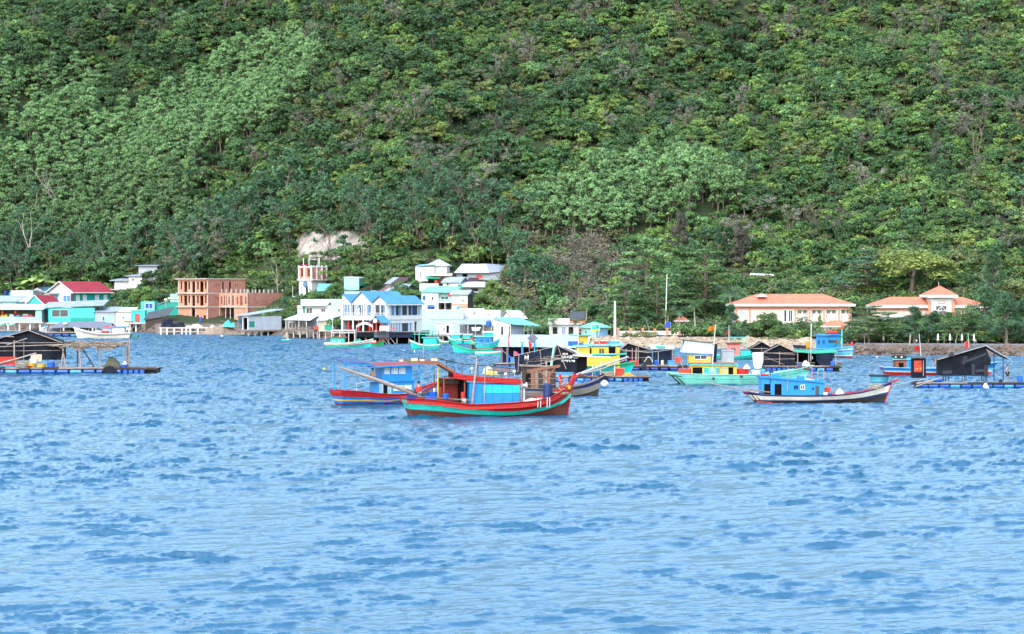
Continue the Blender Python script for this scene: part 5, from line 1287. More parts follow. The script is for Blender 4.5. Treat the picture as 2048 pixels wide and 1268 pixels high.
def thing_on(tt, name, label, cat, mb, x, y, z, yaw=None, group=None, smooth_=False):
    o = link(name, mb.mesh(name, tt.k, smooth_ or 'heap' in name or 'bag' in name or 'bundle' in name or 'net' in name)); tag(o,label,cat,group); return at(o,tt,x,y,z,yaw)
def drum(r, h, m): 
    b = MB(); b.lathe([(r*.86,0),(r,h*.06),(r,h*.32),(r*1.03,h*.35),(r,h*.38),(r,h*.62),(r*1.03,h*.65),(r,h*.68),(r,h*.9),(r*.8,h*.97),(r*.8,h)],m,n=16); return b
def tub(r, h, m, k=1.25):
    b = MB(); b.lathe([(r/k,0),(r,h*.9),(r*1.08,h*.9),(r*1.08,h),(r*.94,h),(r/k*.95,h*.2)],m,n=14); return b
def boxy(w, h, dp, m, lid=None):
    b = MB(); b.box(-w/2,w/2,-dp/2,dp/2,0,h*.84,m); b.box(-w/2-w*.04,w/2+w*.04,-dp/2-w*.04,dp/2+w*.04,h*.85,h,lid or m); return b
def coil(w, h, m, seed, loops=5):
    rng = random.Random(seed); b = MB()
    for i in range(loops):
        a = rng.uniform(0,6); pts = [((w/2)*math.cos(a+j*.7)*rng.uniform(.6,1), (w/2)*math.sin(a+j*.7)*rng.uniform(.5,.9), h*i/loops+rng.uniform(0,h*.3)) for j in range(9)]
        b.tube(pts,.45,m,4)
    return b
def mound(w, h, dp, m, seed):
    rng = np.random.default_rng(seed); b = MB(); nu,nv = 12,8; g = []
    for j in range(nv+1):
        g.append([((i/nu-.5)*w*(1+.04*rng.normal()), (j/nv-.5)*dp, h*max(0,math.sin(i/nu*math.pi))**.7*max(0,math.sin(j/nv*math.pi))**.7*(1+.12*rng.normal())) for i in range(nu+1)])
    b.sheet(g,m,.2); return b
thing_on(t,'plastic_barrel','tall navy plastic barrel on the red bow deck under the timber gallows','barrel',drum(9.5,31,'navy_drum'),114,-18,33)
thing_on(t,'net_bundle','dark navy net bundle beside the navy barrel','net',mound(22,10,14,'navy_tarp',3),130,-20,35)
thing_on(t,'pink_sheet','pale pink sheet spread over the foredeck of the red boat','sheet',mound(42,7,18,'pinkish_white',4),86,-14,27)
thing_on(t,'rope_coil','tangled pale rope over the red bow posts','rope',coil(26,26,'rope',5,7),148,-8,46)
thing_on(t,'rope_heap','loose rope lying on the bow boards of the red boat','rope',coil(40,4,'rope',6,6),142,-14,42)
thing_on(t,'yellow_float','small yellow float on the bow of the red boat','float',tub(4.4,7,'yellow_plastic'),160,-12,52)
thing_on(t,'blue_basket','blue basket hung outside the stern rail at the far left end of the red boat','basket',boxy(20,7,9,'deep_blue_plastic'),-166,-36,37)
thing_on(t,'blue_basket','blue basket hung below the blue tub on the stern rail of the red boat','basket',boxy(20,8,9,'blue_plastic'),-128,-37,34)
thing_on(t,'blue_tub','large dull blue tub at the open galley of the red boat','tub',tub(8,10,'blue_plastic'),-121,-30,40)
thing_on(t,'blue_tub','bright blue tub right of the first, by the galley','tub',tub(7,10,'blue_plastic',1.1),-96,-29,36)
thing_on(t,'gas_cylinder','red gas cylinder standing in the galley doorway','gas cylinder',drum(4.2,13,'red_plastic'),-61,-28,36)
thing_on(t,'white_bucket','white bucket in front of the red gas cylinder','bucket',tub(5,8,'white_plastic',1.1),-60,-33,28)
thing_on(t,'white_jug','white jug on the rim of the dull blue tub','jug',drum(2.4,7,'white_plastic'),-119,-29,50)
thing_on(t,'tarp_bundle','yellow and tan bundle lashed on the roof of the red boat','bundle',mound(24,15,22,'beige_wall',8),-4,0,84)
thing_on(t,'yellow_raft_bag','yellow bag flattened under the roof bundle','bag',mound(26,6,20,'yellow_plastic',9),0,-14,83)
bm = MB(); bm.tube([(0,0,0),(60,2,-20),(150,6,-52)],[1.4,3,4.2],'pole_wood',7); bm.tube([(6,-3,-4),(70,-4,-26),(162,0,-60)],[1,2,3],'plank_wood',6); bm.tube([(10,3,-2),(90,4,-30),(160,4,-54)],[.8,1.6,2.4],'dark_wood',6)
thing_on(t,'timber_boom','long weathered timber boom sloping out over the stern of the red boat','boom',bm,-311,-26,101)
cage = MB(); cage.box(0,9,0,5,0,15,'orange_cloth'); cage.box(1.5,7.5,-.3,-.05,2,13,'white_cloth'); cage.tube([(4.5,2.5,-14),(4.5,2.5,0)],.5,'white_plastic',5)
solo('marker_float','pale orange and white marker float alone on the water','float',cage,798,734,298)

# ---- blue boat with canopy, behind the stern of the red boat
t = T('canopy_boat', 'blue and red boat with yellow stripe and long blue canopy behind the big red boat', 'boat', 690, 811, yaw=33)
hull(t, (-10,-22), (196,222), [
    ('hull_dark_red', [(-22,5),(30,5),(100,4),(180,8),(222,24)]), ('hull_blue', [(-22,10),(30,9),(100,7),(222,28)]), ('hull_yellow', [(-22,13.5),(30,12),(100,9.5),(222,31)]), ('hull_blue', [(-22,19),(30,16.5),(100,14),(222,38)]),
    ('hull_red', [(-22,31),(20,29),(60,24),(120,21),(180,30),(222,46)])], 30, keel=-9, stern_w=.86, deck=-7)
cabin(t,66,150,17,16,46,46,'cabin_blue',[(4,11,3,25,'win','cabin_blue','white_paint'),(13,22,1,26,'door','dark_room'),(23,30,3,25,'win','cabin_blue','white_paint'),(36,58,12,22,'win','white_paint','white_paint'),(60,78,12,22,'win','white_paint','white_paint')],name='lower_cabin')
t.part('cabin_ledge', MB().box(50,154,-20,20,46.1,50,'cabin_blue'))
cabin(t,78,146,16,50.1,76,76,'cabin_blue',[(4,15,12,24,'win','curtain','white_paint'),(20,34,12,24,'win','curtain','white_paint'),(38,52,12,24,'win','curtain','white_paint')],name='wheelhouse')
cn = MB(); cn.sheet([[(-16,y,90+y*.16),(30,y,87+y*.16),(52,y,83+y*.14)] for y in (-25,0,25)],'hull_navy',-1.6); t.part('canopy', cn)
cn = MB(); cn.sheet([[(42,y,80+y*.14),(90,y,79+y*.12+(1.5 if y == 0 else 0)),(172,y,82+y*.1)] for y in (-24,0,24)],'cabin_red',-1.6); t.part('canopy', cn)
t.part('canopy_rim', MB().beam((-16,-25.5,86),(52,-25.5,79.5),1.2,3,'cabin_blue').beam((42,-24.6,76),(172,-24.6,79.5),1.2,3,'cabin_blue').beam((-16,25.5,94),(52,25.5,86.5),1,2,'cabin_blue'))
for x,y,z0 in ((-12,-22,28),(-12,22,28),(160,-20,20),(160,20,20)): mast(t,x,y,z0,90 if x < 0 else 82,1.6,'cabin_blue','canopy_post')
rl = MB(); rl.tube([(14,-22,26),(14,-22,44),(62,-20,50)],.6,'steel',5); t.part('tiller_rail', rl)
rp = MB(); rp.tube([(40+i*10,-27.5,23-4*math.sin(i/9*math.pi)) for i in range(10)],.5,'rope',4); t.part('mooring_rope', rp)
f2 = MB(); f2.lathe([(.5,0),(2.8,1.6),(2.8,4),(.5,5.6)],'yellow_plastic',n=9); f2.tube([(2,0,3),(22,3,-4)],.35,'dark_wood',4)
solo('pole_float','yellow float on a thin rod left of the blue canopy boat','float',f2,648,741,192)

# ---- grey boat behind the bow of the red boat
t = T('grey_boat', 'weathered grey timber boat with brown plank cabin, behind the red bow', 'boat', 1110, 793, yaw=4)
hull(t, (-110,-118), (84,95), [('hull_black',[(-118,2),(0,1),(60,5),(95,16)]),('hull_grey',[(-118,16),(0,12),(60,18),(95,28)]),('hull_navy',[(-118,21),(0,16),(60,25),(95,38)])], 26, keel=-8, deck=-5, inner='dark_wood', wale='plank_wood')
cabin(t,-66,0,17,12,60,57,'dark_wood',[(6,16,18,34,'door','dark_room'),(44,58,20,36,'win','dark_room','plank_wood')]); top(t,-70,4,18,61,58,'plank_wood')
pn = MB()
for i in range(6): pn.box(-50+i*8,-43+i*8,-18.6,-17.1,14,54-i*.5,['brown_wood','plank_wood','dark_wood','plank_wood','brown_wood','dark_wood'][i])
for z in (24,36,48): pn.box(-54,0,-19.4,-18.7,z,z+1.6,'plank_wood')
t.part('plank', pn); t.part('bow_spar', MB().beam((70,-4,30),(108,-4,46),2,2,'plank_wood'))
bg_ = MB(); bg_.lathe([(1,0),(6,2),(8,6),(7,10),(3,13),(1,14)],'white_cloth',n=10); solo('white_net_float','bundled white net float hanging off the grey bow','float',bg_,1209,774,213)
wd = random.Random(8)
for i in range(7): 
    a = wd.uniform(-70,0); t.part('roof_timber', MB().beam((a,wd.uniform(-14,14),79+wd.uniform(-12,5)),(a+wd.uniform(30,60),wd.uniform(-14,14),79+wd.uniform(-8,6)),1.6,1.6,wd.choice(['pole_wood','dark_wood','plank_wood'])))
sp2 = MB(); sp2.lathe([(5,0),(5,1.5),(2.8,1.6),(2.8,6),(5,6.2),(5,7.6)],'white_plastic',(0,0,0),12,'X'); thing_on(t,'rope_reel','white rope reel on the roof of the grey boat','reel',sp2,-62,-16,78)

# ---- pale teal boat with yellow cabins
t = T('yellow_cabin_boat', 'long pale teal boat with yellow cabin and tall white sheet wheelhouse', 'boat', 1480, 768, yaw=3)
hull(t, (-108,-144), (118,147), [('hull_dark_red',[(-144,-3),(0,-2.5),(40,-1),(90,2),(147,3)]),('hull_pale_teal',[(-144,11),(-60,10),(40,10),(90,16),(147,26)]),('hull_teal',[(-144,12.5),(-60,11.5),(40,11.5),(90,18),(147,28)]),('hull_pale_teal',[(-144,23),(-60,20),(0,19.5),(60,22),(110,29),(147,37)])], 30, keel=-9, deck=-5, inner='hull_pale_teal', wale='hull_pale_teal', stern_w=.9)
cabin(t,-100,-9,17,16,38,37,'cabin_yellow',[(2,22,1,18,'open'),(25,35,7,17,'win','glass_blue','cabin_teal'),(37,46,7,17,'win','curtain','cabin_teal'),(48,56,7,17,'win','glass_blue','cabin_teal'),(62,72,2,17,'win','cabin_yellow','cabin_teal'),(74,84,1,18,'door','dark_room')])
top(t,-101,-9,18,38,37,'cabin_teal'); t.part('roof_rail', MB().box(-100,-10,-18,-17,42.5,43.6,'cabin_pink').box(-100,-10,-18,-17.2,40.4,41.2,'cabin_pink').box(-98,-12,-16,16,41,41.9,'cabin_pink'))
cabin(t,-104,-60,13,43,60,58,'cabin_yellow',[(10,36,7,15,'win','glass_dark','white_paint')],name='wheelhouse'); top(t,-106,-58,14,60,58.5,'cabin_blue',name='wheelhouse_roof')
sh = MB(); sh.extrude([(-119,64),(-57,60),(-57,81),(-113,88)],'Y',-16,-14.8,'pale_roof'); sh.extrude([(-119,64),(-57,60),(-57,81),(-113,88)],'Y',14,15.2,'pale_roof'); sh.sheet([[(-120,-18,88.5),(-52,-18,81.5)],[(-120,18,88.5),(-52,18,81.5)]],'dark_roof',-1.2); t.part('sheet_shelter', sh)
bx = MB(); bx.sheet([[(-57,-16,80),(-53,-17,80.5),(-48,-16,80)],[(-56.5,-16.4,60),(-52,-15,59),(-49,-16.2,60)],[(-56,-16,45),(-53,-17,44),(-50,-16,45)]],'black_tarp',.5); t.part('hung_tarp', bx)
cabin(t,-38,-14,12,43.8,66,66,'grey_wall',name='roof_locker'); top(t,-38,-14,12,66,66,'grey_roof',1,1,name='locker_roof')
t.part('stern_strut', MB().beam((-140,-24,17),(-118,-18,-4),2,2,'rubber').beam((-131,-24,16),(-109,-18,-4),2,2,'rubber').beam((-144,-25,18.5),(-120,-25,17),2,2.4,'rubber'))
mast(t,-59,-18,26,119,.9,'white_paint','flag_staff',7); flag_part(t,-52.5,-18,113,-14,9,'orange_cloth')
mast(t,-46,-20,24,84,.8,'pole_wood','boat_hook',14); mast(t,-115,-16,28,60,.8,'pole_wood','stay',-12)
for x,z in ((-58,14),(-2,18)): 
    ty = MB(); ty.lathe([(1.2,-1),(2.6,-.6),(2.6,.6),(1.2,1)],'rubber',(x,-31.5,z-2),10,'Y'); t.part('tyre_fender', ty)
thing_on(t,'fish_crate','square orange red crate on the stern of the pale teal boat','crate',boxy(22,13,18,'orange_plastic'),-113,-8,18)
thing_on(t,'fish_tub','large red tub on the deck before the yellow cabin','tub',tub(13,16,'red_plastic',1.1),4,-8,15)
thing_on(t,'grey_tub','grey cloth covered tub right of the large red tub','tub',tub(10,13,'white_cloth',1.1),31,-6,15)
thing_on(t,'white_sack','white sack slung over the rim of the large red tub','sack',mound(13,8,10,'white_cloth',12),12,-10,31)
ws = MB(); ws.sheet([[(0,0,31),(11,-.6,31.5),(22,0,31.5)],[(1,.5,15),(11,-.5,15),(22,.5,15)],[(4,0,0),(11,.5,-1),(18,0,0)]],'white_cloth',.4); thing_on(t,'hanging_sheet','white sheet hanging upright above the foredeck of the pale teal boat','sheet',ws,25,0,32)
for x,m,l in ((62,'deep_blue_plastic','dark blue drum near the bow of the pale teal boat'),(46,'sky_blue_plastic','light blue tub before the bow drum on the pale teal boat')): thing_on(t,'deck_drum',l,'drum',drum(4.5,12,m),x,-6,18)
thing_on(t,'rust_tarp','rust red cloth wrapped round the teal bow','cloth',mound(34,11,14,'brown_roof',14),126,0,29)
thing_on(t,'white_float_bag','white float bag above the rust red cloth on the teal bow','float',mound(18,10,10,'white_cloth',15),133,0,36)

# ---- blue cabin boat, white and navy hull
t = T('blue_cabin_boat', 'white and navy boat with a bright blue cabin and red foredeck', 'boat', 1640, 805, yaw=4)
hull(t, (-120,-152), (128,147), [('hull_black',[(-152,4),(-112,4),(0,4),(80,7),(147,16)]),('hull_navy',[(-152,6),(-112,6),(0,6),(80,10),(147,21)]),('hull_white',[(-152,17),(-112,14),(0,13),(80,19),(147,35)]),('hull_navy',[(-152,21),(-112,16.5),(0,15.5),(70,20),(110,28),(147,42)])], 27, keel=-9, deck=-4, stern_w=.7, wale='hull_navy', stem=('hull_red',10,3))
cabin(t,-121,5,17,12,51,39,'cabin_blue',[(5,18,5,26,'open'),(26,40,3,26,'door','dark_room'),(64,74,15,24,'win','dark_room','cabin_blue'),(78,87,15,24,'win','glass_dark','white_paint'),(101,106,14,19,'win','dark_room','cabin_blue'),(108,116,3,22,'door','glass_dark')])
top(t,-123,6,18,51,39.5,'cabin_blue',3.2)
for x,w_,z,m in ((-98,13,52,'cabin_blue'),(-48,13,47,'cabin_blue'),(-12,16,42.5,'cabin_blue')): t.part('roof_box', MB().box(x,x+w_,-17,-6,z-1,z+6,m))
t.part('roof_roll', MB().tube([(-122,-14,57),(-106,-14,55)],2.4,'red_plastic',8)); t.part('roof_sheet', MB().sheet([[(-34,-17,46),(-14,-17,44)],[(-34,10,47),(-14,10,45)]],'white_roof',-1.5))
for x,z0,z1,m in ((-69,22,74,'pole_wood'),(-20,44,74,'cabin_pink'),(4,40,70,'cabin_pink'),(-104,40,66,'dark_wood'),(-8,42,66,'pole_wood')): mast(t,x,-18.5,z0,z1,.9,m,'roof_pole')
t.part('stern_frame', MB().beam((-152,-20,27),(-105,-20,22),2,2.4,'plank_wood').beam((-152,-20,24),(-108,-20,17),1.6,1.8,'dark_wood').beam((-146,-20,22),(-130,-16,4),1.4,1.8,'dark_wood').beam((-138,-20,21),(-122,-16,4),1.4,1.8,'dark_wood').beam((-128,-20,20),(-114,-16,4),1.4,1.8,'dark_wood'))
rudder = MB(); rudder.beam((-131,-17,3),(-100,-17,1),1.4,2.6,'hull_red'); t.part('skid', rudder)
thing_on(t,'orange_crate','orange red crate just forward of the bright blue cabin','crate',boxy(17,10,14,'orange_plastic'),12,4,20)
thing_on(t,'white_jerrycan','white jerrycan by the cabin door of the bright blue boat','jerrycan',drum(4.6,10,'white_plastic'),7,-20,11)
thing_on(t,'blue_keg','dark blue keg beside the white jerrycan','keg',drum(3.6,8,'deep_blue_plastic'),17,-19,11); thing_on(t,'red_keg','red keg right of the dark blue keg','keg',drum(3.2,8,'red_plastic'),24.5,-19,11)
thing_on(t,'clothes_heap','pale heap of sacks amidships on the red foredeck','sacks',mound(22,15,14,'beige_wall',21),38,-8,13)
thing_on(t,'yellow_plank_box','low yellow box under the pale sack heap','box',boxy(24,4,10,'yellow_plastic'),44,-14,13)
thing_on(t,'foredeck_rope','rope and tackle tangled at the bow of the bright blue boat','rope',coil(36,9,'rope',22,7),112,-6,26)
wb_ = MB(); wb_.tube([(0,0,0),(-60,-4,13),(-110,-6,22)],[1.4,1.1,.7],'pole_wood',6); thing_on(t,'bamboo_pole','bamboo pole reaching left from the stern frame of the bright blue boat','pole',wb_,-128,-22,20)

# ---- boats beyond
def boat(label, px, py, L, B, bands, yaw=0, deck=-4, bow=1, rake=(.05,.10), d=None, inner='plank_wood', name='fishing_boat', wale=None, keel=-6, stern_w=.75, bowp=2.4, n=18):
    """generic boat; bands = [(paint, z at stern, mid, bow)]"""
    t = T(name, label, 'boat', px, py, d, yaw=yaw if bow > 0 else yaw+180)
    h = L/2
    bs = [(m,[(-h,a),(0,b),(h*.5,b+(c_-b)*.35),(h,c_)]) for m,a,b,c_ in bands]
    hull(t, (-h*(1-rake[0]*2),-h), (h*(1-rake[1]*2),h), bs, B, keel=keel, deck=deck, inner=inner, wale=wale, stern_w=stern_w, bowp=bowp, n=n); return t
t = boat('boat with red and pale blue hull and dark brown cabin, behind the black raft privy',1880,751,236,26,[('hull_red',8,6,8),('hull_white',9.5,7.5,10),('hull_sky',12,10,16),('hull_blue',17,15,27)],yaw=2,inner='hull_red',wale='hull_sky')
cabin(t,-92,-70,13,12,31,31,'cabin_brown',[(6,16,2,14,'door','dark_room')]); cabin(t,-70,-46,13,12,32,32,'cabin_blue',[(4,12,6,15,'win')],name='wheelhouse'); top(t,-96,-44,14,32,32,'cabin_teal',1.4)
cr = MB(); 
for x in (-94,-84,-76): cr.box(x,x+1,-14,-13,31,44,'dark_wood')
cr.box(-96,-68,-14,13,43,46,'dark_wood'); cr.box(-95,-70,-13,12,34,40,'rubber'); t.part('roof_rack', cr)
for x in (-92,-80): t.part('deck_lamp', MB().lathe([(1,0),(2.2,1.5),(.5,2)],'white_plastic',(x,-14.4,37),8,'Y'))
mast(t,-36,0,12,84,.6,'white_paint','mast',-6); flag_part(t,-39.5,0,56,-12,9,'red_cloth')
wb_ = MB(); wb_.tube([(0,0,0),(-34,0,10)],[.9,.5],'pole_wood',5); thing_on(t,'stern_pole','pale pole slanting up from the stern of the boat behind the privy','pole',wb_,-112,-8,18)

t = boat('bright blue boat moored bow on by the rocky shore',1672,716,150,21,[('hull_dark_red',3,4,6),('hull_white',5,5.5,7.5),('hull_sky',12,12,16),('hull_blue',14,14,18.5),('hull_white',15,15.5,20),('hull_sky',18,18,25)],yaw=-72,d=342,inner='hull_sky',wale='hull_sky',rake=(.04,.03),bowp=4)
cabin(t,-60,-12,15,14,44,44,'cabin_blue',[(6,20,12,22,'win'),(28,42,12,22,'win')]); f=MB(); f.box(-11.9,-11.4,-11,11,30,36,'glass_dark'); t.part('windscreen', f); top(t,-60,-10,16,44,44,'cabin_blue'); t.part('roof_bundle', MB().lathe([(2,-14),(4,-8),(4,8),(2,14)],'red_plastic',(-20,0,50),8,'Y'))
mast(t,-30,-8,44,76,.7,'pole_wood'); mast(t,18,4,18,58,1.6,'hull_sky','mast'); t.part('mast_cap', MB().lathe([(2.6,0),(2.2,4),(1,6)],'red_plastic',(18,4,58),8)); t.part('net_roll', MB().tube([(20,4,44),(6,2,30),(-8,0,24)],1.6,'green_tarp',6)); t.part('stem_cap', MB().lathe([(2.2,0),(2.6,5),(1,9)],'red_plastic',(70,0,25),8))
mast(t,40,-16,16,36,.7,'green_tarp','staff'); flag_part(t,40,-16,33,-9,7,'red_cloth')

t = boat('teal boat with crimson roofed pink cabin moored in front of the sand heaps',1478,719,104,17,[('hull_dark_red',2,2,4),('hull_teal',9,7,16)],d=331,inner='hull_teal',yaw=-6)
cabin(t,-24,2,11,8,31,31,'cabin_pink',[(8,18,8,16,'win')]); top(t,-26,4,11,31,31,'cabin_red'); cabin(t,4,24,8,9,17,17,'cabin_teal',name='hatch')
fr_ = MB()
for x in (-18,-8,4,14): fr_.tube([(x,-9,32 if x < 4 else 18),(x,-9,44)],.6,'cabin_teal',4)
fr_.box(-19,16,-10,9,44,45,'cabin_teal'); t.part('roof_frame', fr_)
mast(t,-20,0,32,58,.6,'white_paint'); flag_part(t,-20,0,54,-6,6,'red_cloth')

t = boat('teal boat with yellow cabins and aqua roof behind the black raft house with white letters',1196,748,152,22,[('hull_dark_red',0,0,2),('hull_teal',14,12,18),('hull_green',18,16,25)],d=273,inner='hull_green',yaw=3)
cabin(t,-44,42,14,12,54,54,'cabin_yellow',[(26,30,28,40,'open'),(44,56,28,40,'win','glass_dark','cabin_yellow'),(64,78,28,42,'open')]); top(t,-50,48,15,55,58,'aqua_roof',2.4)
cabin(t,-40,-20,10,62,76,76,'cabin_yellow',name='wheelhouse'); top(t,-56,-16,12,77,76,'green_tarp',1.2,name='wheelhouse_roof')
for x,w_,m in ((-60,30,'blue_plastic'),(-8,9,'orange_plastic'),(4,14,'red_plastic'),(22,20,'sky_blue_plastic')): t.part('roof_crate', MB().box(x,x+w_,-10,4,58.4 if x > -20 else 56.5,66,m).box(x+.4,x+w_-.4,-9.6,3.6,66.02,67,'white_plastic'))
mast(t,-41,-15,14,84,.8,'white_paint','mast')

# moored row by the canopy shelter and other small boats
row = [('pale grey and green sampan wedged left of the moored teal boats',887,688,24,9,[('hull_green',3,3,6),('hull_white',5,5,12)],-14,-1),
       ('teal boat with white rail, second in the moored row',911,688,34,10,[('hull_teal',8,7,12),('hull_white',10,9,16)],-24,-1),
       ('teal boat with red and orange rail in the middle of the moored row',931,689,42,11,[('hull_dark_red',1,1,2),('hull_teal',9,8,13),('hull_white',10,9,15),('hull_red',12,11,18)],-20,-1),
       ('short aqua boat tucked behind the green shirted man',946,688,30,9,[('hull_teal',8,8,11),('hull_pale_teal',10,10,13)],-10,-1)]
for l,px,py,L,B,bands,yw,bw in row:
    t = boat(l,px,py,L,B,bands,yaw=yw,bow=bw,d=430,inner='hull_teal')
    if L > 30:
        cabin(t,-12,6,6,8,19,19,'cabin_teal',[(3,9,5,10,'win'),(11,16,3,10,'win')]); top(t,-14,8,6,19,19,'white_roof',1)
        for x in (-13,8): mast(t,x,-5,8,22,.5,'white_paint','post')
t = boat('blue and teal boat with red keel stripe at the right end of the moored row',978,698,64,14,[('hull_red',2,2,8),('hull_teal',9,8,19),('hull_sky',13,12,26)],yaw=8,d=392,inner='hull_blue')
cabin(t,-26,4,9,10,24,24,'cabin_blue',[(6,14,4,10,'win'),(18,26,4,10,'win')]); top(t,-28,6,9,24,24,'aqua_roof',1); cabin(t,-10,8,8,24.5,33,33,'cabin_teal',name='wheelhouse'); top(t,-12,10,8,33,33,'white_roof',1,name='wheelhouse_roof')
t = boat('long low teal sampan with curled black prow carrying the green shirted man',944,706,84,9,[('hull_teal',6,5,16),('hull_green',8,7,20)],bow=-1,d=366,inner='hull_green',yaw=-3,name='sampan',bowp=1.8)
t.part('prow', MB().tube([(40,0,17),(46,0,24),(44,0,27)],[1.4,1,.6],'rubber',5)); t.part('engine', MB().box(-8,0,-3,3,6,13,'rubber').tube([(-4,0,13),(-9,0,19)],1,'rubber',5)); SAMPAN = t
t = boat('white edged teal punt lying in front of the pale roofed raft house',980,712,60,9,[('hull_teal',5,5,7),('hull_white',7.5,7.5,9.5)],d=350,inner='hull_sky',name='punt')
t = boat('white and teal fishing boat with pale teal cabin moored left of the black terrace skirt',698,695,98,15,[('hull_teal',4,4,9),('hull_red',5.2,5.2,11),('hull_white',9,9,17)],d=404,yaw=-4,inner='hull_teal')
cabin(t,-36,-8,9,7,20,20,'cabin_teal',[(3,11,3,9,'win','curtain'),(14,22,3,9,'win','curtain')]); top(t,-38,-5,9,20,19,'cabin_brown',1)
fr_ = MB()
for x in (-34,-18,0,12): fr_.box(x,x+1,-8,-7,20 if x < -6 else 8,34,'white_paint')
fr_.box(-35,14,-9,7,29,30,'white_paint'); fr_.box(-35,14,-9,7,34.02,35.2,'white_paint'); t.part('roof_frame', fr_); mast(t,14,0,8,46,.6,'red_paint','mast',-9)
thing_on(t,'yellow_box','yellow box beside the pale teal cabin of the moored white boat','box',boxy(10,5,8,'yellow_plastic'),2,-6,6); thing_on(t,'green_net','dark green net heap on the moored white boat','net',mound(26,10,12,'green_tarp',31),18,0,7)
t = boat('short green boat with red stern rail beside the terrace stilts',752,694,34,10,[('hull_green',8,8,14),('hull_red',9.2,9.2,16)],d=412,inner='hull_green'); thing_on(t,'orange_white_crate','white crate with orange cloth on the short green boat','crate',boxy(12,6,9,'white_plastic','orange_plastic'),-6,0,8)
t = boat('teal boat with white rail and teal deck frames right of the terrace stilts',850,698,62,13,[('hull_black',0,0,1),('hull_teal',7,6,15),('hull_white',9,8,18)],bow=-1,d=393,inner='hull_teal',yaw=-5)
cabin(t,-24,2,9,7,22,22,'cabin_teal',[(4,11,7,12,'win'),(15,22,7,12,'win')]); top(t,-27,4,9,22,22,'cabin_teal',1)
fr_ = MB()
for x in (-26,-14,0,12,22): fr_.tube([(x,-9,8),(x,-9,36)],.7,'cabin_teal',5)
fr_.box(-27,23,-10,8,29,30,'cabin_teal'); fr_.box(-27,4,-10,8,35,36,'cabin_teal'); t.part('deck_frame', fr_)
t = boat('white boat with blue roofed cabin moored under the grey raft canopy',205,677,118,15,[('hull_white',8,6,17),('hull_navy',9.2,7.2,18.2),('hull_white',12,10,22)],bow=-1,d=482,inner='hull_sky',yaw=-3)
cabin(t,-46,-22,9,8,22,22,'white_wall',[(3,9,4,9,'win'),(14,21,2,11,'win')]); top(t,-50,-18,9,22,22,'cabin_blue',1.4); t.part('roof_mat', MB().box(-26,-6,-7,6,22.5,25.5,'orange_plastic')); thing_on(t,'red_box','red box amidships in the white boat under the raft canopy','box',boxy(12,6,8,'red_plastic'),-6,0,9)
t.part('stern_stage', MB().box(-72,-58,-6,6,3,6.5,'deep_teal'))
t = boat('tiny white boat with sky blue box by the village stilts at far left',87,658,16,5,[('hull_white',3,2.6,5)],d=545,inner='hull_sky',name='rowing_boat'); t.part('box', MB().box(-1,6,-3,3,2,7.5,'cabin_blue'))
t = boat('tiny dinghy with white cover adrift below the stilt cafe',573,682,20,5,[('hull_teal',2,1.6,3)],d=457,inner='hull_teal',name='dinghy'); t.part('cover', MB().lathe([(4,0),(3.5,2),(1,3.4)],'white_cloth',(3,0,1.5),8))
b_ = MB(); b_.lathe([(.5,-1),(2.8,0),(2.6,2),(.6,3.2)],'white_plastic',n=10); solo('mooring_buoy','white mooring buoy floating off the rubble bank','buoy',b_,444,673,500)
b_ = MB(); b_.lathe([(.5,-1),(1.4,0),(1.2,5),(.3,6)],'white_plastic',n=8); solo('mooring_buoy','slim white marker buoy in open water before the teal framed boat','buoy',b_,829,705,370)
b_ = MB(); b_.lathe([(.5,-1),(1.5,0),(1.3,2),(.3,3)],'white_plastic',n=8); solo('mooring_buoy','small white buoy left of the slim marker buoy','buoy',b_,808,703,374)
b_ = MB(); b_.lathe([(.5,-1),(2,0),(1.8,1.6),(.3,2.4)],'white_plastic',n=8); solo('mooring_buoy','white buoy close to the rocky shore right of the bright blue boat','buoy',b_,1754,715,338)
b_ = MB(); b_.lathe([(3.4,-6),(3.8,-4),(3.8,4),(3.4,6)],'blue_plastic',(0,0,1.5),10,'X'); b_.tube([(6,0,1),(10,1,-.6)],.4,'rope',4); solo('floating_barrel','small blue barrel adrift right of the blue cabin boat','barrel',b_,1854,805)
bk = MB(); bk.lathe([(14,-3),(17,2),(19.2,12),(20,12.6),(20,14),(18.6,14),(17.6,10),(14,1)],'hull_sky',n=24); bk.lathe([(19.8,11.6),(20.6,12),(20.6,14.4),(19.8,14.6)],'rubber',n=24); bk.tube([(-12,0,8),(-22,-3,24)],.6,'pole_wood',4)
solo('basket_boat','round sky blue basket boat with black rim','boat',bk,1759,764,smooth_=True)
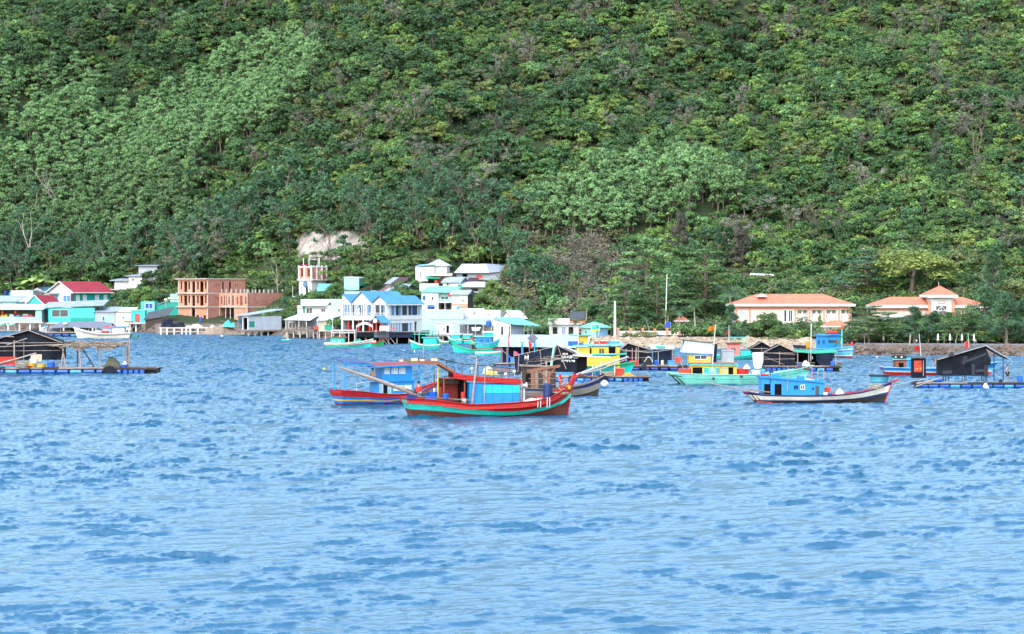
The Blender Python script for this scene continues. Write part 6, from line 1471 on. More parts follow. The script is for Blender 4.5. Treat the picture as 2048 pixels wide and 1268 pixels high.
# ================================================================== floating rafts and their huts
def raft(name, label, px, py, x0, x1, dp, zd=10, d=None, yaw=0, floats=None, fm='blue_plastic', cat='raft', deckm='plank_wood', fl=16, end_on=()):
    t = T(name, label, cat, px, py, d, yaw=yaw)
    dk = MB(); rng = random.Random(int(px))
    x = x0
    while x < x1:                  # uneven boards along the front and back
        w_ = rng.uniform(14,34); xe = min(x1, x+w_)
        dk.box(x,xe-.3,-dp/2+rng.uniform(-1.5,.5),-dp/2+5,zd+rng.uniform(-.3,.8),zd+2.4,rng.choice([deckm,'dark_wood','pole_wood'])); dk.box(x,xe-.3,-dp/2+6,dp/2,zd,zd+1.2,rng.choice([deckm,'dark_wood'])); x = xe
    for y in (-dp/2+1,dp/2-2): dk.beam((x0-3,y,zd-1.2),(x1+3,y,zd-1.2),2,2,'dark_wood')
    t.part('deck', dk)
    x = x0+2; i = 0
    while x+fl < x1:
        f = MB()
        if any(a <= x < b for a,b in end_on):
            f.lathe([(zd*.42,-8),(zd*.5,-6),(zd*.5,10),(zd*.42,12)],fm,(x+5,-dp/2+8,zd*.42),10,'Y'); x += zd*1.05+.6
        else:
            f.lathe([(zd*.34,0),(zd*.5,2),(zd*.5,fl-2.5),(zd*.34,fl-.5)],fm if i%5 != 3 else ('sky_blue_plastic' if fm == 'blue_plastic' else fm),(x,-dp/2+zd*.5,zd*.42),10,'X'); x += fl+rng.uniform(.6,2.5)
        t.part('float', f); i += 1
        if i > 24: break
    t.part('underside', MB().box(x0+2,x1-2,-dp/2+zd,dp/2-3,-.5,zd-2.4,'rubber'))
    return t
def tarp_hut(t, x0,x1,y0,y1,zf,ze,zp, m='black_tarp', roof='black_tarp', peak=None, over=5, battens=True, holes=(), legs=True, zd=12, poles='pole_wood', ridge='Y'):
    """tarp hut with a gable facing the viewer"""
    pk = (x0+x1)/2 if peak is None else peak
    mb = MB(); mb.wall((x0,y0),(x1,y0),zf,ze,.8,m,holes); mb.wall((x1,y0),(x1,y1),zf,ze,.8,m); mb.wall((x1,y1),(x0,y1),zf,ze,.8,m); mb.wall((x0,y1),(x0,y0),zf,ze,.8,m)
    for y in (y0,y1-.8): mb.extrude([(x0,ze+.01),(x1,ze+.01),(pk,zp)],'Y',y,y+.8,m)
    mb.box(x0+1,x1-1,y0+1,y1-1,zf-.2,zf+.6,'dark_wood'); t.part('tarp_wall', mb)
    r = MB(); sl0 = (zp-ze)/(pk-x0); sl1 = (zp-ze)/(x1-pk)
    for s_ in (0,1):
        a = (x0-over, ze-over*sl0) if s_ == 0 else (x1+over, ze-over*sl1)
        n = 5; g = []
        for yy in (y0-over,(y0+y1)/2,y1+over): g.append([(pk+(a[0]-pk)*i/n, yy, zp+.5+(a[1]-zp)*i/n-(1.0*math.sin(i/n*math.pi) if yy != (y0+y1)/2 else 0)) for i in range(n+1)])
        r.sheet(g, roof, -.8)
    t.part('roof', r)
    e = MB(); e.beam((x0-over,y0-over-.4,ze-over*sl0+1),(pk,y0-over-.4,zp+1),1.1,1.3,poles); e.beam((x1+over,y0-over-.4,ze-over*sl1+1),(pk,y0-over-.4,zp+1),1.1,1.3,poles); t.part('roof_edge', e)
    if battens:
        b = MB(); b.beam((x0,y0-.9,ze-1),(x1,y0-.9,ze-1),.9,1.1,poles); b.beam((x0,y0-.9,(zf+ze)/2),(x1,y0-.9,(zf+ze)/2+1),.7,.9,poles); b.beam(((x0+x1)/2,y0-1.3,zf-2),((x0+x1)/2,y0-1.3,ze+2),.9,1,poles); t.part('batten', b)
    if legs:
        for x in (x0+2,x0+7,(x0+x1)/2-4,(x0+x1)/2+3,x1-8,x1-2): t.part('leg', MB().tube([(x,y0+2,zd),(x,y0+2,zf)],.9,poles,5))
    return t
S('faded_tarp', Q(62,68,84), 'tarp', .8, lift=.7, spec=.1); S('raft_roof', Q(175,218,242), 'sheet', .6, grime=.25)
# left raft with thatched lean to
t = raft('raft','long raft at the left edge with thatched shelter on blue floats',0,746,-60,318,70,zd=10,end_on=((225,320),),fl=24)
RL = t
th = MB(); rng = np.random.default_rng(5); nu,nv = 26,9; g = []
for j in range(nv+1):
    v = j/nv
    g.append([(np.interp(v,[0,1],[128,96])+(np.interp(v,[0,1],[232,256])-np.interp(v,[0,1],[128,96]))*i/nu+rng.normal()*1.2, -32+v*62, 52+v*8+3*math.sin(i*.5)+rng.normal()*1.1) for i in range(nu+1)])
th.sheet(g,'plank_wood',2)
for i in range(330):
    x = rng.uniform(100,246); v = rng.uniform(0,1); y = -32+v*62; z = 53.5+v*8+rng.uniform(0,3); l = rng.uniform(8,24); a = rng.normal()*.5
    th.beam((x,y,z),(x+l*math.cos(a),y+l*math.sin(a)*.7-2,z+rng.uniform(-3,1.5)),rng.uniform(.6,2.2),.5,['pole_wood','plank_wood','dark_wood','rope'][int(rng.integers(4))])
t.part('thatch', th)
for a,b in (((128,-28,12),(133,-28,52)),((138,-28,12),(130,-28,52)),((167,-28,12),(165,-28,54)),((193,-24,12),(169,-28,52)),((206,-20,12),(199,-24,54)),((247,-10,12),(256,-6,60)),((259,-8,12),(262,-14,66)),((252,20,12),(252,20,60)),((150,26,12),(150,26,58))): t.part('shelter_post', MB().tube([a,b],1.5,'pole_wood' if a[0] != 193 else 'dark_wood',6))
t = T('raft_house', 'black tarp raft house with battened gable, standing at the left edge', 'hut', 0, 746, yaw=0)
tarp_hut(t,-20,124,-18,40,27,62,85,peak=62,over=6,zd=12)
o = MB()
for i,(a,b) in enumerate((((-30,-26,88),(46,-24,84)),((-30,-28,76),(34,-26,73)),((-30,-28,62),(34,-27,60)),((20,-28,57),(60,-28,70)),((-30,-28,52),(132,-25,58)))): o.beam(a,b,1.1,1.5,'pole_wood')
t.part('roof_pole', o); mast(t,35,-29,14,66,1.7,'pole_wood','front_post')
def on(tt,name,label,cat,mb,x,y,z,**kw): return thing_on(tt,name,label,cat,mb,x,y,z,**kw)
on(RL,'red_crate','big red crate before the left raft house','crate',boxy(34,16,18,'red_plastic'),22,-24,17); on(RL,'plywood_board','square tan plywood board leaning on the left raft house','board',MB().box(-11,11,0,1.4,0,14,'beige_wall'),77,-21,24)
on(RL,'yellow_basin','yellow basin in front of the plywood board','basin',tub(9,8,'yellow_plastic'),70,-28,13); on(RL,'yellow_basin','pale yellow basin right of the brighter one','basin',tub(9,6,'yellow_plastic',1.1),89,-28,13); on(RL,'red_basin','shallow red basin below the yellow ones','basin',tub(7,4,'red_plastic'),66,-32,11.5)
on(RL,'blue_basin','round blue tub at the corner of the left raft house','tub',tub(8,9,'blue_plastic',1.05),108,-28,13); on(RL,'white_box','white box behind the yellow basin','box',boxy(14,9,8,'white_plastic'),71,-20,20)
on(RL,'net_heap','dark olive net heap under the thatched shelter','net',mound(34,20,26,'net',41),228,-18,12); on(RL,'rope_tangle','pale rope tangled on the left raft edge','rope',coil(36,12,'rope',42,8),52,-32,12); on(RL,'hanging_net','dark net draped over the raft edge below the net heap','net',mound(32,14,10,'black_tarp',43),226,-37,2)
on(RL,'float_bucket','blue bucket with red and white lid near the shelter posts','bucket',tub(6.5,6,'blue_plastic',1.1),253,-20,12); on(RL,'white_lid_bag','white bag with red trim on the blue bucket','bag',mound(9,6,7,'white_cloth',44),253,-20,18); on(RL,'orange_float','orange float at the extreme left corner of the left raft','float',tub(6,14,'orange_plastic',1.1),2,-36,3)
bp_ = MB(); bp_.tube([(-20,0,-4),(40,2,12),(80,0,24)],[1.9,1.8,1.4],'pole_wood',6); on(RL,'bamboo_boom','thick pale bamboo slanting across the left raft','pole',bp_,0,-36,17)

# grey canopy raft behind it
t = raft('raft','grey canopied work raft moored near the village',95,672,0,136,44,zd=6,d=503,fl=14)
cn = MB(); cn.sheet([[(4,-20,15),(40,-21,17),(90,-20,16),(134,-20,14)],[(26,0,27),(60,0,27.5),(100,0,28),(128,0,26)],[(10,20,17),(50,20,18),(90,20,18),(134,20,17)]],'grey_tarp',-1); t.part('canopy', cn); 
for x in (6,30,58,86,112,132): t.part('canopy_post', MB().tube([(x,-18,7),(x,-18,16)],.7,'pole_wood',5))
for x,m,l in ((12,'grey_tarp','grey tarp heap at the left end of the canopied work raft'),(44,'net','olive net heap under the grey canopy'),(74,'black_tarp','black heap in the middle under the grey canopy'),(104,'white_cloth','white heap towards the right end under the grey canopy')): on(t,'work_heap',l,'heap',mound(22,8,14,m,int(x)),x,-10,7)
sk_ = MB(); sk_.lathe([(3,0),(5.5,3),(2,6)],'white_cloth',n=9); on(t,'white_bundle','white bundle on the left shoulder of the grey canopy','bundle',sk_,38,-12,22)

# raft with the lettered black house
t = raft('raft','cluttered raft with blue floats in front of the lettered black house',1200,762,-95,98,64,zd=9,yaw=0,fl=14,end_on=((40,100),))
RB = t
t = T('lettered_raft_house', 'black tarp raft house painted with white letters', 'hut', 1112, 750, 262)
tarp_hut(t,-4,42,-4,44,2,40,59,peak=1,over=3,battens=False,legs=False)
wg = MB(); wg.sheet([[(-84,-2,38),(-40,-3,46),(-4,-3,56)],[(-82,-2,20),(-40,-2,22),(-4,-2,26)],[(-82,-1,2),(-40,-2,1),(-4,-2,2)]],'navy_tarp',.5); t.part('side_tarp', wg); t.part('ridge_pole', MB().beam((-84,-3.4,38.6),(-2,-4.4,57),1,1.2,'pole_wood').beam((-46,-4,18),(-2,-4,30),1,1.2,'pole_wood'))
aw = MB(); aw.sheet([[(34,-12,39),(70,-12,37),(108,-12,36)],[(30,14,44),(70,14,41),(138,14,42)]],'white_roof',-1); aw.sheet([[(72,-11,39),(108,-12,39.5),(140,-9,41)],[(72,8,41.6),(108,8,41),(140,12,43.5)]],'green_tarp',-.8); t.part('awning', aw)
er = MB(); er.sheet([[(4,-5,61),(42,-5,44)],[(4,40,63),(42,40,46)]],'white_roof',-1); t.part('roof_sheet', er)
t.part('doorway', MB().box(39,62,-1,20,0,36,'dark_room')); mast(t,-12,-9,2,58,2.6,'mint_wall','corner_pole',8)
for a,b in (((4,-7,56),(20,-12,12)),((-60,-8,6),(-56,-8,44)),((-76,-9,6),(-74,-9,42)),((-28,-8,10),(-32,-8,50))): t.part('tarp_pole', MB().tube([a,b],.7,'pole_wood',5))
def letters(t, txt, x, z, h, y, m, name, sx=1.0):
    cu = bpy.data.curves.new(name,'FONT'); cu.body = txt; cu.size = h*1.4*t.k; cu.extrude = .12*t.k; cu.offset = .05*h*t.k
    tmp = bpy.data.objects.new(name, cu); COL.objects.link(tmp); dg = bpy.context.evaluated_depsgraph_get()
    me = bpy.data.meshes.new_from_object(tmp.evaluated_get(dg)); bpy.data.objects.remove(tmp); me.materials.clear(); me.materials.append(getmat(m))
    o = link(name, me, t.o); o.location = (x*t.k, y*t.k, z*t.k); o.rotation_euler = (R(90),0,0); o.scale = (sx,1,1); return o
letters(t,'MUA',13,40.5,3.6,-4.5,'white_paint','lettering'); letters(t,'CÁ BỚP CỎ',11,33.5,4.6,-4.5,'white_paint','lettering',.98); letters(t,'0939062 308',11,26.5,3.8,-4.5,'white_paint','lettering',.95)
on(RB,'red_crate','large red crate near the teal bow on the cluttered raft','crate',boxy(21,16,16,'orange_plastic'),38,6,9); on(RB,'orange_floats','orange floats lying by the large red crate','floats',mound(22,6,8,'orange_cloth',51),55,-16,11); on(RB,'blue_drum','blue drum behind the timber booms on the cluttered raft','drum',drum(4.5,9,'blue_plastic'),-4,-14,11)
on(RB,'light_blue_board','light blue plank boat leaning on the lettered house','board',boxy(34,6,12,'sky_blue_plastic'),-72,-20,12); on(RB,'white_bin','pale blue bin left of the white post on the cluttered raft','bin',boxy(10,8,8,'sky_blue_plastic'),-38,-18,10); on(RB,'navy_heap','navy sheets heaped at the black doorway','sheets',mound(24,12,12,'deep_blue_plastic',52),-24,-4,12); on(RB,'coil_heap','coiled hoses in the middle of the cluttered raft','hose',coil(32,8,'rope',53,8),14,-24,11); on(RB,'black_net','black net bundle hanging over the blue floats','net',mound(26,13,10,'black_tarp',54),4,-35,1)
rng = random.Random(6)
bm = MB(); bm.tube([(0,0,0),(50,4,18),(104,8,36)],[2.6,2.4,1.8],'grey_wall',7); bm.tube([(-6,-2,-2),(50,0,12),(98,4,30)],[1.5,1.4,1],'pole_wood',6); on(RB,'timber_boom','pair of grey timber booms slanting up right over the cluttered raft','boom',bm,-48,-26,13)
for x,z in ((42,34),(-2,22),(14,30)): t_ = MB().tube([(0,0,0),(1,0,z)],1.2,'white_plastic',6); on(RB,'raft_post',{42:'white post left of the large red crate',-2:'short white post behind the timber booms',14:'grey white post rising through the timber booms'}[x],'post',t_,x-14,-20,10)
# pale roofed raft house behind
t = raft('raft','raft under the pale blue sheet roof left of the lettered house',1085,735,-96,60,60,zd=8,d=302,fl=14)
t = T('pale_roofed_raft_house', 'raft house with wide pale blue sheet roof and dark open front', 'hut', 1000, 727, 306)
t.part('back_wall', MB().box(2,170,30,31,0,40,'navy_tarp')); t.part('side_wall', MB().box(150,151,-10,30,0,36,'navy_tarp'))
rf = MB(); rf.sheet([[(-5,-14,34),(80,-14,33),(175,-14,31)],[(4,34,56),(84,34,56),(182,34,52)]],'raft_roof',-1); t.part('roof', rf)
for x in (4,14,46,74,112,150): t.part('post', MB().tube([(x,-10,0),(x,-10,34)],.8,'pole_wood',5))
t.part('brace', MB().beam((3,-11,28),(22,-11,12),.8,.9,'pole_wood'))
for x,l in ((44,'left pale blue davit before the pale roofed raft house'),(69,'right pale blue davit under the black square panel')): on(t,'davit',l,'davit',MB().tube([(0,0,0),(0,0,28)],1.6,'cabin_blue',7).box(-4,4,-1,1,28,30,'sky_blue_plastic').beam((0,0,20),(5,0,28),1,1,'sky_blue_plastic'),x,-22,14)
sq = MB(); sq.box(-8,8,-1,0,-8,8,'grey_tarp'); o = on(t,'dark_board','dark square panel standing on its corner above the right davit','board',sq,65,-24,51); o.rotation_euler = (0,R(45),0)
def pennant(tt, label, x, y, z0, z1, m, w=4, h=10, zt=None, lean=0):
    b = MB(); b.tube([(0,0,0),(lean,0,z1-z0)],.55,'pole_wood',5); n = 6
    z = (z1-z0) if zt is None else zt-z0
    b.sheet([[(lean*(z-h*j/n)/(z1-z0)+w*i/3*(1-.25*math.sin(j*2)), math.sin(i*2+j)*.6, z-h*j/n-i*.6) for i in range(4)] for j in range(n+1)],m,.15); return on(tt,'flag',label,'flag',b,x,y,z0)
pennant(t,'tall pole with long torn red flag at the left end of the pale sheet roof',15,-20,0,80,'red_cloth',2.5,40,76,3); pennant(t,'short red flag below the black square panel',62,-26,0,48,'red_cloth',6,14,46,-6); pennant(t,'pink cloth tied on a blue post in the pale roofed raft',28,-24,0,26,'pink_cloth',8,9,25)
on(t,'blue_post','bright blue post in front of the pink cloth','post',MB().tube([(0,0,0),(0,0,26)],1.9,'blue_plastic',7),16,-28,-6)
for x,m,l in ((30,'sky_blue_plastic','sky blue crate under the pale sheet roof'),(58,'blue_plastic','blue crate beside the davit under the pale sheet roof'),(90,'white_plastic','white crate deep under the pale sheet roof')): on(t,'raft_crate',l,'crate',boxy(18,11,10,m),x,-8,2)

# black raft house 2 with blue tarp side
t = raft('raft','raft with dark floats, tyre and red boxes before the wide black house',1310,741,-50,64,50,zd=9,fl=17,fm='deep_blue_plastic')
R5 = t
ty = MB(); ty.lathe([(2.6,-1.6),(5.2,-1.4),(5.6,0),(5.2,1.4),(2.6,1.6)],'rubber',(0,0,0),16,'Y'); on(t,'tyre','black tyre hung on the edge of the raft with red boxes','tyre',ty,-24,-28,8)
t = T('wide_black_raft_house', 'wide low black raft house with pale roof edge and navy tarp side', 'hut', 1238, 727, 312)
tarp_hut(t,0,66,0,44,-4,26,40,peak=18,over=3,battens=True,legs=False,roof='grey_tarp')
sd_ = MB(); sd_.sheet([[(68,-4,27),(90,-5,27.5),(108,-4,29)],[(68,-3,14),(90,-3,14),(108,-3,14)],[(68,-3,-2),(90,-4,-3),(108,-3,-2)]],'navy_tarp',.5); t.part('side_tarp', sd_); rr = MB(); rr.sheet([[(64,-8,29),(110,-8,30)],[(62,30,36),(112,30,34)]],'white_roof',-1); rr.sheet([[(74,-9,31.2),(92,-9,31.4)],[(74,14,34),(92,14,34)]],'green_tarp',-.6); t.part('roof_sheet', rr)
t.part('rail', MB().beam((-6,-8,29),(60,-9,22),.8,1,'pole_wood').beam((56,-9,22),(110,-9,29),.8,1,'pole_wood'))
for x,z in ((14,30),(26,31),(34,32),(38,33),(78,24),(106,28)): t.part('post', MB().tube([(x,-10,-6),(x,-10,z)],.9,'pole_wood' if x != 26 else 'cabin_pink',5))
for x,y,z,w_,h,m,n_,l in ((-42,-6,10,16,10,'red_plastic','red_box','red box against the wide black house'),(-56,2,10,6,9,'deep_blue_plastic','navy_drum','navy drum left of the red box on the wide black house raft'),(-16,-10,9,18,13,'rubber','black_machine','black engine under a white hoop on the raft'),(2,-6,9,8,12,'blue_plastic','blue_can','blue can right of the black engine'),(14,-12,9,6,12,'beige_wall','tan_roll','tan upright roll before the navy tarp'),(34,-2,12,16,8,'sky_blue_plastic','blue_crate','sky blue crate on the right of the wide black house raft'),(46,-4,16,14,10,'orange_plastic','orange_box','orange red box hung by the navy tarp side')):
    on(R5,n_,l,'box' if 'box' in n_ else n_.split('_')[1],boxy(w_,h,12,m) if h < 12 or m == 'rubber' else drum(w_/2,h,m),x,y,z)
hp = MB(); hp.tube([(-8+16*i/8,0,6+10*math.sin(math.pi*i/8)) for i in range(9)],.7,'white_plastic',5); on(R5,'white_hoop','white hoop over the black engine','hoop',hp,-14,-18,12)

# black raft house 3 with green edged awning
t = raft('raft','raft with blue floats under the black house with green edged awning',1560,742,-32,118,56,zd=9,fl=15,end_on=((-32,20),))
R6 = t
t = T('green_edged_raft_house', 'black gabled raft house with crossed white poles and a green edged awning', 'hut', 1528, 733, 292)
tarp_hut(t,0,62,0,46,1,28,43,over=4,legs=False,poles='pole_wood')
t.part('lash_pole', MB().beam((-2,-6,28),(64,-6,24),.7,.8,'pole_wood').beam((0,-6.4,20),(40,-6.4,4),.5,.5,'rope'))
aw = MB(); aw.sheet([[(62,-12,29),(100,-12,26),(146,-12,28)],[(62,26,34),(104,26,31),(146,26,33)]],'green_tarp',-1); aw.sheet([[(62,20,36),(100,20,34)],[(62,40,42),(96,40,40)]],'black_tarp',-.8); t.part('awning', aw)
hg = MB(); hg.sheet([[(102,-10,26),(122,-11,26),(140,-10,27)],[(104,-9,12),(120,-11,13),(136,-9,13)],[(112,-9,-1),(122,-11,-2),(132,-9,0)]],'navy_tarp',.6); t.part('hung_tarp', hg); t.part('awning_shade', MB().box(62,140,30,31,0,28,'dark_room'))  # near-black sheet at the back stands in for shade under the awning
for x in (66,88,142): t.part('post', MB().tube([(x,-11,-2),(x,-11,29)],.9,'pole_wood',5))
t.part('rail', MB().beam((62,-11,8),(100,-11,8),.8,1.2,'pole_wood').beam((62,-11,3),(100,-11,3),.8,1.2,'pole_wood'))
for x,z,m,h,w_,l in ((38,9,'blue_plastic',8,8,'blue drum behind the rail of the green edged awning'),(52,9,'deep_blue_plastic',9,8,'navy drum behind the awning rail, right of the blue one'),(104,9,'blue_plastic',11,9,'blue drum under the right end of the green edged awning'),(116,9,'green_tarp',5,12,'green basin at the right end of the green edged raft'),(117,14,'red_plastic',3,9,'red lid on the green basin')): on(R6,'raft_drum',l,'drum' if 'drum' in l else 'basin',(drum if h > 6 else tub)(w_/2,h,m),x,-6 if x < 100 else -14,z)
on(R6,'work_lamp','white framed lamp panel hung under the green edged awning','lamp',MB().box(0,5,0,1,0,5,'white_plastic').box(.8,4.2,-.2,-.03,.8,4.2,'dark_room'),60,-4,24)
tp = MB(); tp.tube([(0,0,0),(1,0,76)],[.9,.6],'white_paint',5); n = 5; tp.sheet([[(-9+3*i,.4*math.sin(i*2+j),40-3.2*j-abs(i-1.5)) for i in range(4)] for j in range(n)],'orange_cloth',.2); on(R6,'net_marker_pole','tall white pole with a pale orange cloth disc by the green edged awning','pole',tp,58,-26,20)
t = T('small_black_raft_hut', 'small black gabled hut behind the green edged raft house', 'hut', 1499, 716, 335)
tarp_hut(t,4,44,0,34,-2,20,32,over=4,legs=False); rf = T('raft','narrow raft under the small black gabled hut','raft',1499,719,334); rf.part('deck', MB().box(-6,60,-6,36,2,4,'plank_wood')); 
for x in (-4,12,28,44): rf.part('float', MB().lathe([(1.6,0),(2.4,1.5),(2.4,12),(1.6,13.5)],'blue_plastic',(x,-3,.6),9,'X'))

# right raft with tilted black house and privy
t = raft('raft','long raft on bright blue floats at the right edge',1830,775,0,290,52,zd=9,fl=20,fm='blue_plastic')
RR = t
t = T('large_black_raft_house', 'large patched black house raised on dark stilts at the right edge', 'hut', 1876, 762, 238)
mb = MB(); mb.extrude([(4,12),(98,11),(98,32),(104,32),(104,44),(92,69),(4,44)],'Y',-8,-7.2,'black_tarp'); mb.extrude([(4,12),(104,12),(104,44),(92,69),(4,44)],'Y',38,38.8,'black_tarp'); mb.box(4,4.8,-7,38,12,44,'black_tarp'); mb.box(98,98.8,-7,38,12,50,'black_tarp'); mb.box(5,97,-7,37,11,12,'dark_wood'); t.part('tarp_wall', mb)
pt_ = MB()
for q in ([(18,30),(70,50),(80,57),(72,50)],[(46,34),(52,34),(58,50),(50,50)],[(66,12),(72,12),(72,34),(66,34)],[(52,36),(94,52),(96,57),(54,42)],[(74,18),(90,19),(90,24),(74,23)],[(8,14),(26,15),(26,22),(8,21)]): pt_.extrude(q,'Y',-8.5,-8.05,'faded_tarp')
t.part('patch', pt_)
rf = MB(); rf.sheet([[(-3,-14,42),(46,-14,56),(92,-14,70)],[(-3,42,44),(46,42,57),(92,42,71)]],'dark_roof',-1); rf.sheet([[(92,-14,70),(114,-14,57),(140,-14,43)],[(92,42,71),(114,42,58),(140,42,44)]],'grey_tarp',-1); t.part('roof', rf)
t.part('roof_edge', MB().beam((-4,-14.6,43),(93,-14.6,71.5),1.2,1.6,'pole_wood').beam((93,-14.6,71.5),(141,-14.6,43.5),1.2,1.4,'grey_wall'))
t.part('door_edge', MB().box(90,98,-9.2,-8.1,10,32,'rubber'))
for x in (7,10,14,20,47,52,55,86,89,93,96): t.part('stilt', MB().tube([(x,-6,0),(x,-6,12)],.9,'rubber',5))
for x in (110,128): t.part('porch_post', MB().tube([(x,-10,0),(x,-10,56 if x < 120 else 46)],1.2,'hull_navy',6))
t = T('raft_privy', 'narrow black privy with red patterned door on the right raft', 'privy', 1826, 756, 246)
mb = MB(); mb.wall((0,0),(26,0),0,39,1,'black_tarp',[(2,18,12,35)]); mb.wall((26,0),(26,24),0,39,1,'black_tarp'); mb.wall((26,24),(0,24),0,39,1,'black_tarp'); mb.wall((0,24),(0,0),0,39,1,'black_tarp'); t.part('wall', mb); t.part('roof', MB().sheet([[(-2,-3,39),(28,-3,41)],[(-2,26,41),(28,26,43)]],'dark_roof',-1))
S('patterned_red', Q(235,80,55), 'rock', .7, dirt=(.75,.45,.20)); t.part('door', MB().box(2.2,17.8,.3,1,12.2,34.8,'patterned_red')); t.part('post', MB().box(20,21.4,-.8,-.05,4,36,'pole_wood'))
on(RR,'blue_barrel','upright blue barrel at the right end of the right raft','barrel',drum(5.6,14,'blue_plastic'),208,-10,10); on(RR,'lying_barrel','big blue barrel lying between the privy and the large black house','barrel',MB().lathe([(3.5,-9),(5,-7),(5,7),(3.5,9)],'blue_plastic',(0,0,5),12,'X'),44,-6,10); on(RR,'float_bag','mottled white float bag tied to the right raft','float',mound(13,11,8,'white_cloth',61),135,-29,-1); on(RR,'black_drum','dark drum lying at the feet of the standing man','drum',MB().lathe([(2.6,-3),(3.4,-2),(3.4,2),(2.6,3)],'rubber',(0,0,3.4),10,'Y'),170,-6,10); on(RR,'dark_bundle','dark bundle on the left roof slope end of the large black house','bundle',mound(14,9,8,'rubber',62),75,10,62)
for i,(a,b,l) in enumerate((((0,0,0),(52,6,13),'pale bamboo pole over the left end of the right raft'),((-4,-2,-5),(40,4,10),'second bamboo pole crossing below the first on the right raft'))): on(RR,'bamboo_pole',l,'pole',MB().tube([a,b],[1.2,.8],'pole_wood',6),-2+i*2,-27,8)
sw = MB(); sw.tube([(0,0,0),(30,0,7),(66,0,12)],[.5,.4,.3],'rope',4); on(RR,'tow_line','pale line from the bow of the blue cabin boat to the right raft','rope',sw,-46,-30,6)
S('sand_rubble', C(230,205,175,.45), 'rock', 0.95, dirt=(0.22, 0.16, 0.11)); S('shore_rock', C(150,128,115,.42), 'rock', .95, dirt=(.06,.045,.035)); S('slope_rock', C(165,150,145,.42), 'rock', .95, dirt=(.07,.07,.045))
# ================================================================== right shore: long tiled buildings, wall, poles, parasols
t = T('tiled_villa', 'long white building with orange tiled hipped roof and pink pilasters, left of the pair', 'building', 1470, 660, 445, yaw=1.5)
fr = [(8,20,24,38,'win','curtain'),(98,104,17,40,'win','glass_dark'),(107,116,17,40,'win','glass_dark')]
for x in (123,152,181,211): fr += [(x+2,x+23,14,40,'open')]
body(t,0,232,0,80,0,47,'pinkish_white', front=[h for h in fr], found=6, side='white_wall')
for x in (123,152,181,211):        # loggia backs with doors
    t.part('loggia_wall', MB().box(x+1,x+24,5,6,14,42,'cream_wall'))
    for u in (5,15): 
        w_ = t.part('window', MB().box(x+u-.6,x+u+5.6,4.2,4.9,16,41,'white_paint')); t.part('pane', MB().box(x+u,x+u+2.2,3.9,4.15,33,39,'glass_dark').box(x+u+2.8,x+u+5,3.9,4.15,33,39,'glass_dark'), w_)
for x in (1,28,119.5,148,177,207,228): t.part('pilaster', MB().box(x,x+3.2,-1,-.05,0,47,'pink_trim'))
t.part('band', MB().box(-.6,232.6,-1.6,-1.05,42,46.9,'pink_trim')); t.part('balcony', MB().box(104,206,-9,-.1,6,12,'white_paint')); t.part('balcony_post', MB().box(104,106,-8,-6,-6,5.9,'white_paint')); t.part('undercroft', MB().box(108,204,-3,-1.7,-6,5.8,'brown_roof'))
hip(t,0,232,0,80,52,20,'clay_tile',over=8,inset=58,fh=4.6)
g = MB(); g.extrude([(46,67),(66,67),(58,72.6)],'Y',8,24,'white_paint'); t.part('roof_vent', g)
t = T('tower_villa', 'long white building with orange tiled roof and square central tower under a pyramid roof', 'building', 1754, 657, 440, yaw=1)
fr = [(x,x+17,10,26,'win','curtain') for x in (8,30,52,74,152,174,190)]
body(t,0,212,0,76,0,36,'pinkish_white', front=fr, found=8)
for x in (1,25,47,69,92,147,169,208): t.part('pilaster', MB().box(x,x+4,-1,-.05,0,36,'pinkish_white'))
t.part('band', MB().box(-.6,212.6,-1.4,-.05,36.1,40,'pink_trim'))
hip(t,0,212,0,76,47,16,'clay_tile',over=8,inset=40,fh=6)
body(t,103,150,-12,40,0,62,'white_wall', found=8, name='tower_wall', front=[(12,35,36,46,'win','glass_dark'),(15,32,8,28,'win','glass_dark')])
for x in (100,147): t.part('tower_pier', MB().box(x,x+6,-14,-12.1,0,55,'brick_orange_and_lit'))
for a,b in (((116,34),(126,44)),((137,34),(127,44))): t.part('brace', MB().beam((a[0],-13,a[1]),(b[0],-13,b[1]),1.6,1,'white_paint'))
t.part('plaque', MB().box(121,134,-12.9,-12.05,50,54,'door_red').box(121.8,133.2,-13.2,-12.92,50.8,53.2,'white_paint'))
hip(t,103,150,-12,40,67,19,'clay_tile',over=8,inset=33.9,fh=5,name='tower_roof'); t.part('finial', MB().tube([(126.5,14,86),(126.5,14,94)],.5,'steel',5))
t = T('red_roofed_gatehouse', 'low gatehouse with old tiled roof under the trees in front of the left tiled building', 'building', 1650, 665, 400); body(t,0,46,0,24,0,12,'pinkish_white', found=6, front=[(8,16,2,10,'win')]); hip(t,0,46,0,24,13,11,'old_tile',over=5)
t = T('tiled_shelter', 'small shelter with old red tiles between the coconut palms', 'shelter', 1352, 652, 452); body(t,0,22,0,18,0,10,'pinkish_white', found=8, front=[(4,12,1,8,'door')]); hip(t,0,22,0,18,11,10,'old_tile',over=4)
t = T('perimeter_wall', 'long white boundary wall with pink posts behind the beach', 'wall', 1234, 683, 436, yaw=-2)
wl = MB(); wl.box(0,205,0,2.4,-4,20,'pinkish_white'); wl.box(-.5,205.5,-.5,2.9,20.05,21.2,'white_paint'); t.part('panel', wl)
for i in range(9): t.part('post', MB().box(i*24.5,i*24.5+4.6,-1.4,3.4,-4,25,'pink_trim').box(i*24.5-.7,i*24.5+5.3,-2,4,25.05,26.6,'pink_trim'))
pb = MB()
for x,y in ((0,4),(9,14)): pb.sheet([[(x,-2.6,y),(x+5,-3,y+2),(x+10,-2.6,y-1)],[(x+1,-2.8,y-5),(x+6,-3.1,y-4),(x+9,-2.8,y-6)]],'blue_cloth',.2)
